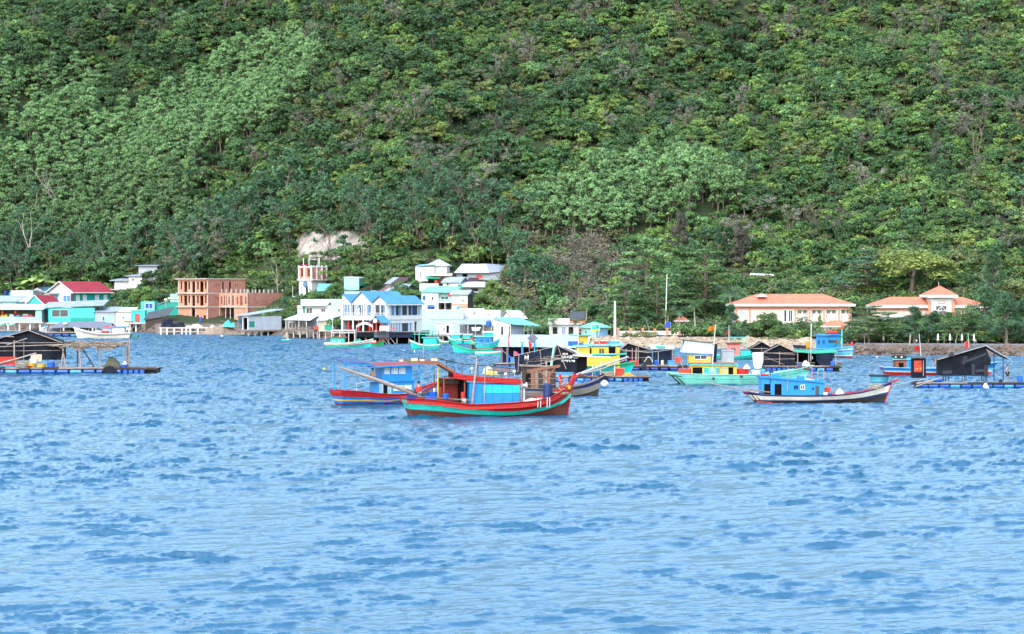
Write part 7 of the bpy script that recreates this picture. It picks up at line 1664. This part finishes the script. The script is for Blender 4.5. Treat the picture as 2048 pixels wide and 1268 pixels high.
ba = MB(); ba.sheet([[(0,0,6),(4,-.6,9),(9,0,3)],[(-1,0,0),(4,-.5,0),(10,0,1)]],'blue_cloth',.2); solo('blue_tarp','blue tarp folded over the white boundary wall','tarp',ba,1312,677,431)
fb = MB(); fb.tube([(12,0,-28),(10,0,14)],.5,'pole_wood',5); fb.sheet([[(10,0,13),(5,.6,14),(0,0,11)],[(11,0,4),(5,-.6,3),(-1,0,2)]],'blue_cloth',.2); solo('blue_flag','blue flag on a pole above the white boundary wall','flag',fb,1331,657,430)
def pole(label, px, py0, py1, d, r, m='concrete', name='utility_pole', lean=0):
    mb = MB(); h = py0-py1; mb.tube([(0,0,-4),(lean,0,h)],[r*1.25,r*.8],m,8)
    if r > 1.4: mb.box(-1,1.2,-r-1.4,-r*.8,h*.32,h*.36,'steel'); mb.beam((-4,0,h*.36),(4,0,h*.36),.7,.7,'steel'); mb.lathe([(1.4,0),(1.4,3)],'steel',(0,-r-.6,h*.2),8)
    return solo(name,label,'pole',mb,px,py0,d)
pole('thick white concrete pole standing beside the aqua hipped roof',1230,676,602,432,2.4,'white_wall')
pole('slim pale lamp pole rising among the layered trees',1331,650,548,448,1.0,'white_wall',lean=3); pole('slim green pole on the hillside road near the layered tree',1690,560,520,500,.7,'mint_wall'); pole('thin pale pole beside the tower roof',1849,600,562,470,.6,'mint_wall'); pole('slanting grey tree prop trunk at the shore below the tower building',1817,712,668,358,1.6,'pole_wood','tree_prop',lean=4)
pole('slim grey pole behind the small teal wheelhouse at the sand heaps',1458,690,650,382,.6,'steel'); 
cb = MB()
for a,b in (((1230,640,432),(1060,634,470)),((1230,640,432),(1420,652,440))):
    A_ = P(*a); B_ = P(*b); n = 12; cb.tube([A_+(B_-A_)*(i/n)-Vector((0,0,1.2*math.sin(math.pi*i/n))) for i in range(n+1)],.03,'rubber',4)
o = link('power_line', cb.mesh('power_line')); tag(o,'thin dark power line sagging from the white concrete pole','cable')
# hillside road guard rail
t = T('guard_rail', 'white guard rail of the hillside road above the left tiled building', 'guard rail', 1500, 556, 498, yaw=0)
gz = lambda x: G(1500+x, 498)
base = P(1500,556,498).z
rl = MB()
for i in range(24):
    x0_, x1_ = i*7.2, i*7.2+7.1; z0_ = -x0_*.045; z1_ = -x1_*.045
    rl.beam((x0_,0,z0_+8),(x1_,0,z1_+8),1.0,3.4,'white_paint')
t.part('rail', rl)
for i in range(0,24,2): z0_ = -i*7.2*.045; t.part('post', MB().box(i*7.2,i*7.2+1.2,.6,1.6,z0_-3,z0_+7.5,'white_paint'))
t = T('dark_retaining_wall', 'stained grey retaining wall behind the tower building roof', 'wall', 1778, 598, 478); t.part('panel', MB().box(0,50,0,3,-8,10,'dark_grey_wall'))
# shore edge of the resort: low kerb, parasols
kb = MB()
for i in range(24): 
    x = 1712+i*14.6; a = P(x,0,0.001); d0 = np.interp(x,DSX,DSY)+13; A_ = Vector(((x-CX)/F*d0,d0,G(x,d0)-.3)); x2 = x+14.5; d1 = np.interp(x2,DSX,DSY)+13; B_ = Vector(((x2-CX)/F*d1,d1,G(x2,d1)-.3)); kb.beam(A_+Vector((0,0,.45)),B_+Vector((0,0,.45)),.5,.6,'dark_grey_wall')
o = link('shore_kerb', kb.mesh('shore_kerb')); tag(o,'long dark kerb edging the resort ground above the rocks','kerb')
pr = []
for px,l in ((1767,'closed white parasol standing apart, leftmost on the resort shore'),(1876,'closed white parasol right of the slanting prop, second from the left'),(1900,'closed white parasol in the middle of the resort row'),(1924,'closed white parasol left of the standing bathers'),(1948,'closed white parasol at the right end of the resort row')):
    d = np.interp(px,DSX,DSY)+17; z = G(px,d)
    mb = MB(); mb.tube([(0,0,-.3),(0,0,2.9)],.035,'steel',5); n = 9
    mb.lathe([(.05,2.85),(.12,2.6),(.2,2.0),(.27,1.45),(.33,1.2),(.2,1.15)],'white_cloth',n=8)
    o = link('parasol', mb.mesh('parasol',.68)); o.location = ((px-CX)/F*d, d, z); tag(o,l,'parasol','closed parasols of the resort')
# rocks along the shore
def rocks(name, label, x0, x1, t0, t1, n, seed, m, smin, smax):
    rng = np.random.default_rng(seed); mb = MB()
    ico = [(0,0,1),(.89,0,.45),(.28,.85,.45),(-.72,.53,.45),(-.72,-.53,.45),(.28,-.85,.45),(.72,.53,-.45),(-.28,.85,-.45),(-.89,0,-.45),(-.28,-.85,-.45),(.72,-.53,-.45),(0,0,-1)]
    fc = [(0,1,2),(0,2,3),(0,3,4),(0,4,5),(0,5,1),(1,6,2),(2,7,3),(3,8,4),(4,9,5),(5,10,1),(6,7,2),(7,8,3),(8,9,4),(9,10,5),(10,6,1),(11,7,6),(11,8,7),(11,9,8),(11,10,9),(11,6,10)]
    for i in range(n):
        px = rng.uniform(x0,x1); d = np.interp(px,DSX,DSY)+rng.uniform(t0,t1); z = G(px,d); s = rng.uniform(smin,smax)*(1+.8*(rng.uniform()<.08)); sc = s*rng.uniform(.6,1.3,3); sc[2] *= .75; c,s_ = math.cos(rng.uniform(0,6)),math.sin(rng.uniform(0,6))
        x = (px-CX)/F*d
        vs = [np.array(v)*(1+.18*rng.normal()) for v in ico]
        mb.add([(x+(v[0]*c-v[1]*s_)*sc[0], d+(v[0]*s_+v[1]*c)*sc[1], z+v[2]*sc[2]) for v in vs], fc, m)
    me = mb.mesh(name); o = link(name, me); o['kind'] = 'stuff'; o['label'] = label
rocks('shore_rocks','rough brown rocks along the resort shore',1655,2300,-1,11,2200,3,'shore_rock',.15,.5)
rocks('beach_rubble','pale rubble and stones on the beach by the boundary wall',1180,1680,0,24,900,4,'sand_rubble',.15,.5)
rocks('village_rubble','stones and rubbish along the village waterline',-60,1180,-2,10,1100,5,'shore_rock',.2,.6)
rocks('slope_boulders','grey boulders on the bare slope behind the tiled buildings',1440,2250,82,140,900,6,'slope_rock',.3,1.0)
for px,d_,w_,h_,l in ((1494,396,34,17,'large pale sand heap left of the pair behind the small black hut'),(1530,398,52,13,'wide pale sand heap behind the small black raft hut'),(1612,396,50,12,'rubble mound between the sand heaps and the bright blue boat'),(1566,400,50,9,'low sand heap between the wide heap and the rubble mound')):
    k = d_/F; z = G(px,d_); rng_ = int(px)
    o = link('sand_heap', mound(w_,h_*.85,60,'sand_rubble',rng_).mesh('sand_heap',k,True)); o.location = ((px-CX)/F*d_, d_, z-.3); tag(o,l,'heap')
# ================================================================== single trees: crown + trunk, meshes shared between look-alikes
TREEDATA = {}
def tree_data(kind, v):
    key = (kind, v)
    if key not in TREEDATA:
        q = {'palm':1,'banana':1,'bare':2.2,'deadtree':2,'bush':2.2,'cone':1.6,'round':4}.get(kind, 4)
        pl = tree_plant(kind, 100+v*7+len(kind), q)
        stem = pl.st.mesh(kind+'_trunk'); TREEDATA[key] = (pl.crown_mesh(kind+'_crown'), stem)
    return TREEDATA[key]
TN = {'broad':('broadleaf_tree','tree'),'tall':('feathery_tree','tree'),'layer':('layered_tree','tree'),'round':('round_tree','tree'),'casu':('sea_pine','tree'),'slim':('gum_tree','tree'),'bare':('dry_shrub','shrub'),'deadtree':('bare_tree','tree'),'bush':('bush','bush'),'cone':('cypress','tree'),'palm':('coconut_palm','palm'),'banana':('banana_plant','plant')}
TH0 = {'broad':6.6,'tall':11.2,'layer':12.2,'round':6.2,'casu':11.6,'slim':12.5,'bare':4.6,'deadtree':10,'bush':1.7,'cone':4.0,'palm':8.0,'banana':3.8}
def tree(kind, v, label, px, py0, py1, d, col='mid', w=1.0, mul=1.0, rot=None, group=None):
    """a tree whose foot shows at row py0 and top at py1"""
    crown, stem = tree_data(kind, v); name, cat = TN[kind]
    o = link(name, None); 
    if abs(HY-(G(px,d)-CH)/d*F - py0) > 12 and py0 < 660: d = LD(px, py0, d)
    b = P(px, py0, d); b.z = G(px, d)-.1
    H = max((CH-(py1-HY)/F*d) - b.z, (py0-py1)*.6/F*d); s = H/TH0[kind]
    o.location = b; o.scale = (s*w,s*w,s); o.rotation_euler = (0,0, rot if rot is not None else (px*7.13) % 6.28); tag(o,label,cat,group)
    c = link('crown', crown, o); c.color = tuple(min(1,x*mul) for x in GREENS[col]) + (1,); link('trunk', stem, o); return o
L3 = 'layer'
tree('broad',1,'rounded glossy green tree between the red roofed house and the brick building',285,618,566,585,'bright',1.25); tree('broad',2,'dark tree just right of the round glossy tree',322,612,572,592,'dark',1.0); tree('broad',3,'dark dense tree behind the upper grey house',246,566,520,645,'dark',1.1)
for px,py0,py1,l,c in ((24,590,548,'banana clump at the far left edge','mid'),(45,588,556,'banana plant with broad leaves left of the pale slope','bright'),(66,580,534,'tallest banana plant behind the white houses','bright'),(88,580,540,'yellowish banana plant beside the rock scar','yellow')): tree('banana',int(px)%2,l,px,py0,py1,622,c,1.5,1.3)
tree('slim',1,'tall grey stemmed tree far left behind the banana plants',50,560,408,660,'blue',1.0); tree('slim',2,'leaning pale stemmed tree left of the upper grey house',222,560,470,655,'blue',.9,1.1); tree('slim',3,'slender pale stemmed tree right of the upper grey house',352,552,452,650,'blue',.9); tree('slim',4,'twin stemmed grey green tree above the brick building',400,556,440,652,'grey',.9); tree('slim',5,'arching pale trunk leaning over the right wing of the brick building',556,590,505,610,'mid',.9,.8)
tree('deadtree',1,'white bare tree standing out on the left hillside',122,440,345,712,'grey',1.0); tree('deadtree',2,'bare grey tree beside the ridge grove',645,190,120,790,'grey',1.2); tree('deadtree',3,'bare branched tree in the middle of the slope',962,240,176,755,'grey',1.1); tree('slim',6,'feathery pale tree with white trunk right of the ridge',724,300,225,735,'pale',1.2,.9)
tree('slim',2,'tall white trunked tree right of the cliff scar',770,545,440,612,'blue',.8,.9); tree('slim',3,'grey multi stemmed tree behind the pyramid roof',818,540,420,618,'grey',1.0,.8); tree('slim',4,'pale stemmed tree left of the pyramid roof',800,560,470,606,'mid',.8,.8)
tree('broad',2,'spreading tree with yellow green edge right of the tower house',704,565,512,590,'mid',1.25); tree('broad',1,'dark crown over the aqua box house',742,580,535,580,'mid',1.0,.8); tree('broad',3,'green tree beside the patched rust roof',800,598,552,520,'mid',1.0); tree('broad',2,'low spreading tree right of the blue gables',826,604,566,500,'mid',1.2,.9); tree('broad',1,'tree hiding the aqua roof beside the tower',668,596,560,535,'mid',1.2,.9); tree('broad',3,'dense low tree below the tower terrace',640,606,580,525,'dark',1.5); tree('broad',2,'bright tree behind the pyramid roof',885,540,500,585,'bright',1.1); tree('layer',2,'flat topped tree behind the long hall',945,530,486,606,'mid',1.2,.9)
tree('broad',1,'bushy tree on the bank right of the white lean to',985,598,552,500,'bright',1.2,.9); tree('broad',2,'rusty leaved tree on the bare bank right of the village',1075,612,560,490,'olive',1.3,1.0); tree('broad',3,'green mound of creepers right of the orange banded house',965,615,578,490,'bright',1.4,.8); tree('bare',1,'grey dry shrub beside the long hall',1012,575,515,540,'grey',1.2); tree('bare',2,'large grey brown dry shrub on the central bank',1130,560,480,560,'grey',1.3,1.1); tree('bare',3,'pale dry shrub left of the great layered tree',1222,560,500,540,'grey',1.3,1.2); tree('bare',1,'reddish dry shrub over the central houses',1050,610,545,500,'olive',1.4,1.3)
tree('palm',1,'coconut palm behind the white gabled house',1048,662,592,468,'blue',1.0,.9); tree('palm',2,'tall coconut palm behind the dark sheet roof',1172,655,590,446,'mid',1.1,1.1); tree('palm',3,'small palm in the garden of the white parapet house',1098,668,628,436,'mid',1.0); tree('palm',1,'young palm right of the parapet house doorway',1152,668,634,434,'mid',1.0,.8); tree('deadtree',2,'leafless forked tree by the aqua hipped roof',1208,652,608,442,'pale',1.0)
tree(L3,1,'great layered tree with pale tiers, tallest at the centre of the shore',1290,650,458,462,'pale',.95,.95); tree(L3,2,'broad layered tree right of the slim lamp pole',1408,640,488,466,'mid',1.35,.95); tree(L3,3,'dark layered tree in front of the tallest one',1250,660,560,448,'dark',1.15,1.2); tree(L3,1,'layered tree below the broad one, dark green',1372,648,560,456,'dark',1.2,1.2); tree(L3,2,'layered tree filling between the tallest tree and the lamp pole',1312,655,548,452,'mid',1.1,.8); tree('broad',2,'dark crown under the layered trees by the white pole',1195,650,590,452,'dark',1.2)
tree('casu',1,'brownish grey sea pine behind the broad layered tree',1362,520,425,520,'grey',1.2,.62); tree('casu',2,'tall narrow grey sea pine right of the broad layered tree',1436,545,455,515,'blue',.9,.8); tree('casu',3,'dull grey green pine above the guard rail',1480,540,450,530,'grey',1.3,.6)
for px,py0,py1,d,l,v in ((1390,672,592,440,'big coconut palm in front of the layered trees',1),(1360,672,606,442,'coconut palm left of the big one',2),(1300,672,630,436,'short palm by the white boundary wall',3),(1335,672,612,444,'slender palm right of the slim lamp pole base',1),(1462,660,562,452,'coconut palm at the left gable of the left tiled building',2)): tree('palm',v,l,px,py0,py1,d,'blue' if v != 1 else 'mid',1.1,1.0)
tree('casu',1,'soft rounded sea pine at the left corner of the left tiled building',1462,686,608,408,'blue',1.35,.95); tree('casu',2,'smaller sea pine in front of the rounded one',1490,690,640,398,'blue',1.3,1.0); tree('broad',3,'dense green tree covering the front of the left tiled building',1530,672,612,416,'mid',1.35,.85); tree('broad',1,'wide shrub tree below the left tiled building',1560,684,645,402,'mid',1.6,.75); tree(L3,3,'small layered tree before the loggia',1605,676,630,408,'mid',1.3,.9); tree('cone',1,'small bright cypress before the loggia',1640,668,628,410,'bright',1.0); tree('bare',2,'grey twiggy bush behind the bright blue boat',1655,692,650,392,'grey',1.2); tree('bush',1,'scrubby bush on the sand by the rubble mound',1585,690,668,398,'olive',1.3); tree('bush',2,'grassy bush left of the rubble mound',1540,692,672,398,'olive',1.5)
tree('round',1,'bright lime green dome tree above the tower building',1822,588,498,478,'yellow',1.75,1.2); tree(L3,1,'layered tree with flat tiers above the left tiled building',1735,592,490,485,'blue',1.5,1.3); tree('broad',2,'dark round tree beside the guard rail end',1630,570,515,492,'dark',1.25); tree('broad',1,'small dark tree on the bare slope above the tiled roof',1568,585,556,482,'dark',1.3); tree('broad',3,'dark dense tree right of the lime green dome',1908,585,528,484,'mid',1.3,.8); tree('broad',1,'dark bushy tree behind the tower pyramid roof',1872,588,525,490,'dark',1.0); tree('casu',3,'grey green pine right of the tower roof',1985,612,500,460,'blue',1.0,.8); tree('deadtree',1,'bare pale tree beside the pine right of the tower',1972,600,530,470,'grey',.8); tree('broad',2,'olive tree at the right edge behind the pines',2030,610,535,462,'olive',1.3); tree('broad',3,'tree with open crown left of the lime green dome',1778,590,525,486,'mid',1.0,.9)
for px,py0,py1,d,k,v,c,w,m,l in ((1738,694,606,368,L3,2,'mid',1.6,1.0,'wide layered almond tree left of the resort trees'),(1776,694,618,370,L3,1,'mid',1.5,1.0,'layered almond tree behind the lone parasol'),(1828,696,612,368,'casu',1,'blue',1.9,1.0,'soft dark sea pine left of the tower front'),(1868,694,622,372,'casu',3,'blue',1.9,.95,'sea pine in front of the tower'),(1925,694,610,372,L3,3,'mid',1.6,1.1,'layered almond tree right of the tower over the parasols'),(1968,694,574,376,'casu',2,'blue',1.6,1.1,'tall feathery sea pine right of the tower building'),(2012,696,584,366,'casu',1,'blue',1.8,1.1,'largest sea pine at the right edge of the resort'),(2052,696,594,368,'casu',3,'blue',1.8,1.0,'sea pine cut by the right edge'),(1700,690,640,376,L3,1,'mid',1.4,.8,'almond tree over the dead palm at the rocky shore'),(1895,690,636,378,'broad',1,'mid',1.6,.6,'dark low crown behind the row of parasols'),(1990,690,640,380,'broad',2,'dark',2.0,1.0,'dark undergrowth tree at the right end of the parasol row'),(1800,690,650,380,'broad',3,'dark',2.0,1.0,'dark low crown behind the lone parasol')): tree(k,v,l,px,py0,py1,d,c,w,m)
for px,py1,l,v,c,m in ((1730,664,'dry palm with drooping grey fronds at the rocky shore',3,'grey',.9),(1785,672,'young yellow green palm by the lone parasol',1,'bright',1.0),(1888,664,'young palm between the second and middle parasols',2,'bright',.8),(1910,656,'larger young palm behind the middle parasol',3,'bright',.8)): tree('palm',v,l,px,696,py1,364,c,1.0,m)
for i,(px,d,l) in enumerate(((1262,428,'grass tussock bank against the white boundary wall'),(1288,427,'green scrub right of the tussock bank by the wall'),(1404,428,'green shrub at the right end of the white boundary wall'),(1385,430,'low bush below the pink wall posts'),(1424,426,'dark bush at the end of the boundary wall'))): tree('bush',i%3,l,px,684,664-(i%2)*4,d,'mid' if i > 1 else 'olive',1.5,1.0)

def undergrowth():
    rng = np.random.default_rng(23); pts=[]
    n = 12000; px = rng.uniform(-350,2420,n); t = rng.uniform(9,150,n); d = np.interp(px,DSX,DSY)+t; z = ground(px,d)
    start = np.interp(px,[-700,0,330,560,700,860,1000,1080,1300,1500,2800],[58,58,62,78,84,86,72,52,60,142,150])
    py = HY-(z-CH)/d*F
    lo = np.interp(px,[-700,150,330,700,1000,1080,1180,1240,1600,1680,2800],[30,26,20,14,14,12,30,34,30,22,22])
    ok = (t < start+4) & (t > lo)
    ok &= ~((px > 585)&(px < 735)&(py > 468)&(py < 512))
    sparse = (px > 1440) & (t > 84); ok &= ~sparse | (rng.uniform(size=n) < .75)
    for b in house_boxes(): ok &= ~((px > b[0]-3) & (px < b[1]+3) & (d > b[2]-5) & (d < b[3]+2))
    px,d,z = px[ok],d[ok],z[ok]; n = len(px)
    nm = ['dark','mid','bright','olive','grey']; gi = rng.choice(5,n,p=[.25,.36,.14,.15,.10]); col = np.array([GREENS[nm[k]] for k in gi])*rng.uniform(.7,1.15,n)[:,None]
    idx = np.where(gi == 4, 3, rng.integers(0,3,n)); s = rng.uniform(.7,1.5,n)*np.where(idx == 3,.45,1.0)
    pc = proto_collection('scrub_protos',[('bush',31,1),('bush',32,1),('bush',33,1),('bare',34,1)],'leaf_grove','bark')
    scatter('undergrowth','scrub and low bushes between the houses and the wood',np.stack([(px-CX)/F*d,d,z-.1],1),np.stack([np.zeros(n),np.zeros(n),rng.uniform(0,6.28,n)],1),np.stack([s*1.2,s*1.2,s],1),idx,col,pc)
# ================================================================== people (continuous skinned bodies)
def skin_mesh(name, verts, edges, rad, m, sub=1, root=0):
    me = bpy.data.meshes.new(name); me.from_pydata(verts, edges, []); o = bpy.data.objects.new(name, me); COL.objects.link(o)
    md = o.modifiers.new('s','SKIN'); md.use_smooth_shade = True
    for i,v in enumerate(me.skin_vertices[0].data): v.radius = rad[i]; v.use_root = (i == root)
    o.modifiers.new('b','SUBSURF').levels = sub; o.modifiers['b'].render_levels = sub
    dg = bpy.context.evaluated_depsgraph_get(); out = bpy.data.meshes.new_from_object(o.evaluated_get(dg)); bpy.data.objects.remove(o)
    out.name = name; out.materials.clear(); out.materials.append(getmat(m)); out.polygons.foreach_set('use_smooth',[True]*len(out.polygons)); return out
def hand_pts(w, d, side):          # palm, four fingers, thumb
    w = Vector(w); d = Vector(d).normalized(); s = Vector((side,0,0)) if abs(d.x) < .7 else Vector((0,1,0)); s = (s - d*s.dot(d)).normalized()
    pts = [w + d*.05]; ed = []
    for i,(o,l) in enumerate(((-.033,.075),(-.011,.088),(.011,.084),(.033,.065))): pts += [w+d*.09+s*o, w+d*(.09+l)+s*o*1.25]
    pts += [w+d*.03+s*.05, w+d*.075+s*.075]
    return pts
def person(label, pos, yaw, hips, knees, feet, chest, neck, head, elbows, hands, shirt=None, pants=None, sm='red_cloth', pm='hull_navy', scale=1.0, skinm='skin'):
    """joints in metres relative to the pelvis base point; pairs are (left,right)"""
    V=[];E=[];Rd=[]
    def add(p,r,par=None):
        V.append(tuple(p)); Rd.append((r,r*.85) if not isinstance(r,tuple) else r); i=len(V)-1
        if par is not None: E.append((par,i))
        return i
    pel = add(hips,(.15,.11)); ch = add((Vector(hips)+Vector(chest))*.5,(.145,.10),pel); ct = add(chest,(.165,.105),ch); nk = add(neck,.055,ct); h0 = add(Vector(neck)+(Vector(head)-Vector(neck))*.55,(.085,.09),nk); h1 = add(head,(.088,.10),h0); h2 = add(Vector(head)+(Vector(head)-Vector(neck)).normalized()*.08,(.06,.07),h1)
    J = {}
    for k,sd in ((0,-1),(1,1)):
        sh = add(Vector(chest)+Vector((sd*.17,0,.06)),.062,ct); el = add(elbows[k],.043,sh); wr = add(Vector(hands[k]),.03,el)
        hp = hand_pts(hands[k], Vector(hands[k])-Vector(elbows[k]), sd); pm_ = add(hp[0],.034,wr)
        for i in range(4): a = add(hp[1+2*i],.0125,pm_); add(hp[2+2*i],.009,a)
        a = add(hp[9],.013,pm_); add(hp[10],.010,a)
        hj = add(Vector(hips)+Vector((sd*.09,0,-.04)),.09,pel); kn = add(knees[k],.06,hj); an = add(feet[k],.042,kn); f2 = Vector(feet[k]); add((f2.x,f2.y-.14 if abs(f2.y-knees[k][1]) < .3 else f2.y-.1,f2.z-.04),.038,an); J[k]=(sh,el,hj,kn,an)
    r = link('person', skin_mesh('person',V,E,Rd,skinm)); r.location = pos; r.rotation_euler = (0,0,R(yaw)); r.scale = (scale,)*3; tag(r,label,'person')
    def sub_mesh(name, ids, grow, m):
        mp = {j:i for i,j in enumerate(ids)}; e = [(mp[a],mp[b]) for a,b in E if a in mp and b in mp]
        return link(name, skin_mesh(name,[V[j] for j in ids],e,[(Rd[j][0]+grow,Rd[j][1]+grow) for j in ids],m), r)
    if shirt:
        ids = [pel,ch,ct]+[J[k][0] for k in (0,1)]+([J[k][1] for k in (0,1)] if shirt == 'long' else [])
        sub_mesh('shirt', ids, .022, sm)
    if pants:
        ids = [pel]+[J[k][2] for k in (0,1)]+[J[k][3] for k in (0,1)]+([J[k][4] for k in (0,1)] if pants == 'long' else [])
        sub_mesh('trousers', ids, .02, pm)
    hd = Vector(head); up = (hd-Vector(neck)).normalized(); hb = MB(); hb.lathe([(.05,-.02),(.105,.03),(.11,.09),(.08,.145),(.03,.165)],'hair',(hd.x,hd.y+.025,hd.z-.02),12); link('hair', hb.mesh('hair',1,True), r)
    fc = MB()                      # simple face, looking to -Y
    for sx in (-.035,.035): fc.lathe([(.004,-.008),(.013,0),(.004,.008)],'hair',(hd.x+sx,hd.y-.092,hd.z),8,'Y')
    fc.beam((hd.x,hd.y-.095,hd.z+.005),(hd.x,hd.y-.115,hd.z-.035),.022,.02,'skin'); fc.box(hd.x-.025,hd.x+.025,hd.y-.093,hd.y-.086,hd.z-.065,hd.z-.055,'red_cloth')
    for sx in (-.092,.092): fc.lathe([(.01,-.01),(.03,0),(.01,.01)],'skin',(hd.x+sx,hd.y+.01,hd.z-.01),8,'X')
    link('face', fc.mesh('face',1,True), r); return r
def standing(label,pos,yaw,**kw):
    return person(label,pos,yaw,(0,0,.92),[(-.11,-.02,.5),(.11,-.03,.5)],[(-.12,.02,.08),(.13,.02,.08)],(0,0,1.28),(0,0,1.46),(0,-.02,1.60),kw.pop('elbows',[(-.27,.03,1.08),(.27,.03,1.08)]),kw.pop('hands',[(-.28,-.08,.86),(.28,-.08,.86)]),**kw)
def seated(label,pos,yaw,lean=.05,**kw):
    return person(label,pos,yaw,(0,0,.12),[(-.16,-.36,.38),(.17,-.34,.36)],[(-.13,-.5,.05),(.15,-.52,.05)],(0,-lean,.50),(0,-lean*1.6,.68),(0,-lean*2,.82),[(-.27,-lean-.08,.30),(.26,-lean-.1,.30)],[(-.2,-lean-.30,.26),(.16,-lean-.32,.30)],**kw)
seated('person in a red shirt sitting on the stern of the red boat, seen from behind',rel(BIG,-149,-14,42),150,shirt='long',pants='long',sm='red_cloth',pm='grey_wall',scale=1.22)
CB = [o for o in COL.objects if o.name == 'canopy_boat'][0]
class Q_:                          # thin stand-in giving rel() the boat's frame
    pass
q = Q_(); q.o = CB; q.k = DW(811)/F
seated('shirtless person sitting at the wheelhouse opening of the blue canopy boat',rel(q,58,-12,50),-30,pants='short',pm='hull_navy',scale=1.15)
standing('person in a bright green shirt standing in the teal sampan',rel(SAMPAN,-2,-1,5),-20,shirt='short',pants='long',sm='green_shirt' if 'green_shirt' in SPEC else 'hull_green',pm='navy_tarp',scale=1.0,elbows=[(-.32,-.08,1.08),(.3,.05,1.1)],hands=[(-.38,-.25,.92),(.42,.1,1.2)])
standing('shirtless person in black shorts standing on the right raft beside the porch post',rel(RR,182,-14,12.4),60,pants='short',pm='black_tarp',scale=1.05)
PB = [o for o in COL.objects if o.get('label','').startswith('boat with red and pale blue hull')][0]; q2 = Q_(); q2.o = PB; q2.k = DW(751)/F
person('shirtless person bending over on the boat behind the large black house',rel(q2,-8,-6,13),-70,(0,.12,.86),[(-.12,0,.46),(.12,0,.46)],[(-.12,.04,.06),(.14,.04,.06)],(0,-.22,1.06),(0,-.38,1.12),(0,-.5,1.12),[(-.24,-.3,.82),(.24,-.3,.82)],[(-.2,-.42,.60),(.2,-.42,.60)],pants='short',pm='beige_wall')
REST = [o for o in COL.objects if o.name == 'blue_gabled_restaurant'][0]; q3 = Q_(); q3.o = REST; q3.k = 442/F
standing('person in pale clothes on the upper balcony of the blue gabled restaurant',rel(q3,44,-1,31.2),-20,shirt='short',pants='long',sm='white_cloth',pm='pinkish_white',scale=1.1)
for px,sm,pm,yaw,l in ((1833,'white_cloth','hull_navy',10,'person in a white hat and pale top by the slanting prop on the resort shore'),(1857,'hull_navy','dark_wood',70,'person in dark clothes between the prop and the parasols'),(1929,'pink_cloth','pink_cloth',-30,'person in pink crouching below the fourth parasol'),(1937,'hull_navy','hull_navy',40,'person in navy standing between the last two parasols'),(1951,'cabin_teal','hull_navy',0,'person in a teal top beside the rightmost parasol')):
    d = np.interp(px,DSX,DSY)+15.6; ps = Vector(((px-CX)/F*d,d,G(px,d)-.02))
    if 'pink' in sm: seated(l,ps,yaw,shirt='short',pants='short',sm=sm,pm=pm,scale=.68)
    else: standing(l,ps,yaw,shirt='short',pants='long',sm=sm,pm=pm,scale=.68)
fl_ = MB(); fl_.tube([(0,0,-8),(-3,0,30)],.45,'mint_wall',5); fl_.sheet([[(-9,.4,12),(-4,-.3,15),(-1.2,0,13)],[(-10,.2,6),(-5,-.4,7),(-.6,0,4)],[(-8,0,1),(-5,.3,-1),(-.2,0,-2)]],'red_cloth',.2); solo('red_flag','red cloth flag on a pole at the rocks before the fourth parasol','flag',fl_,1939,696,352)
undergrowth()
make_wood()
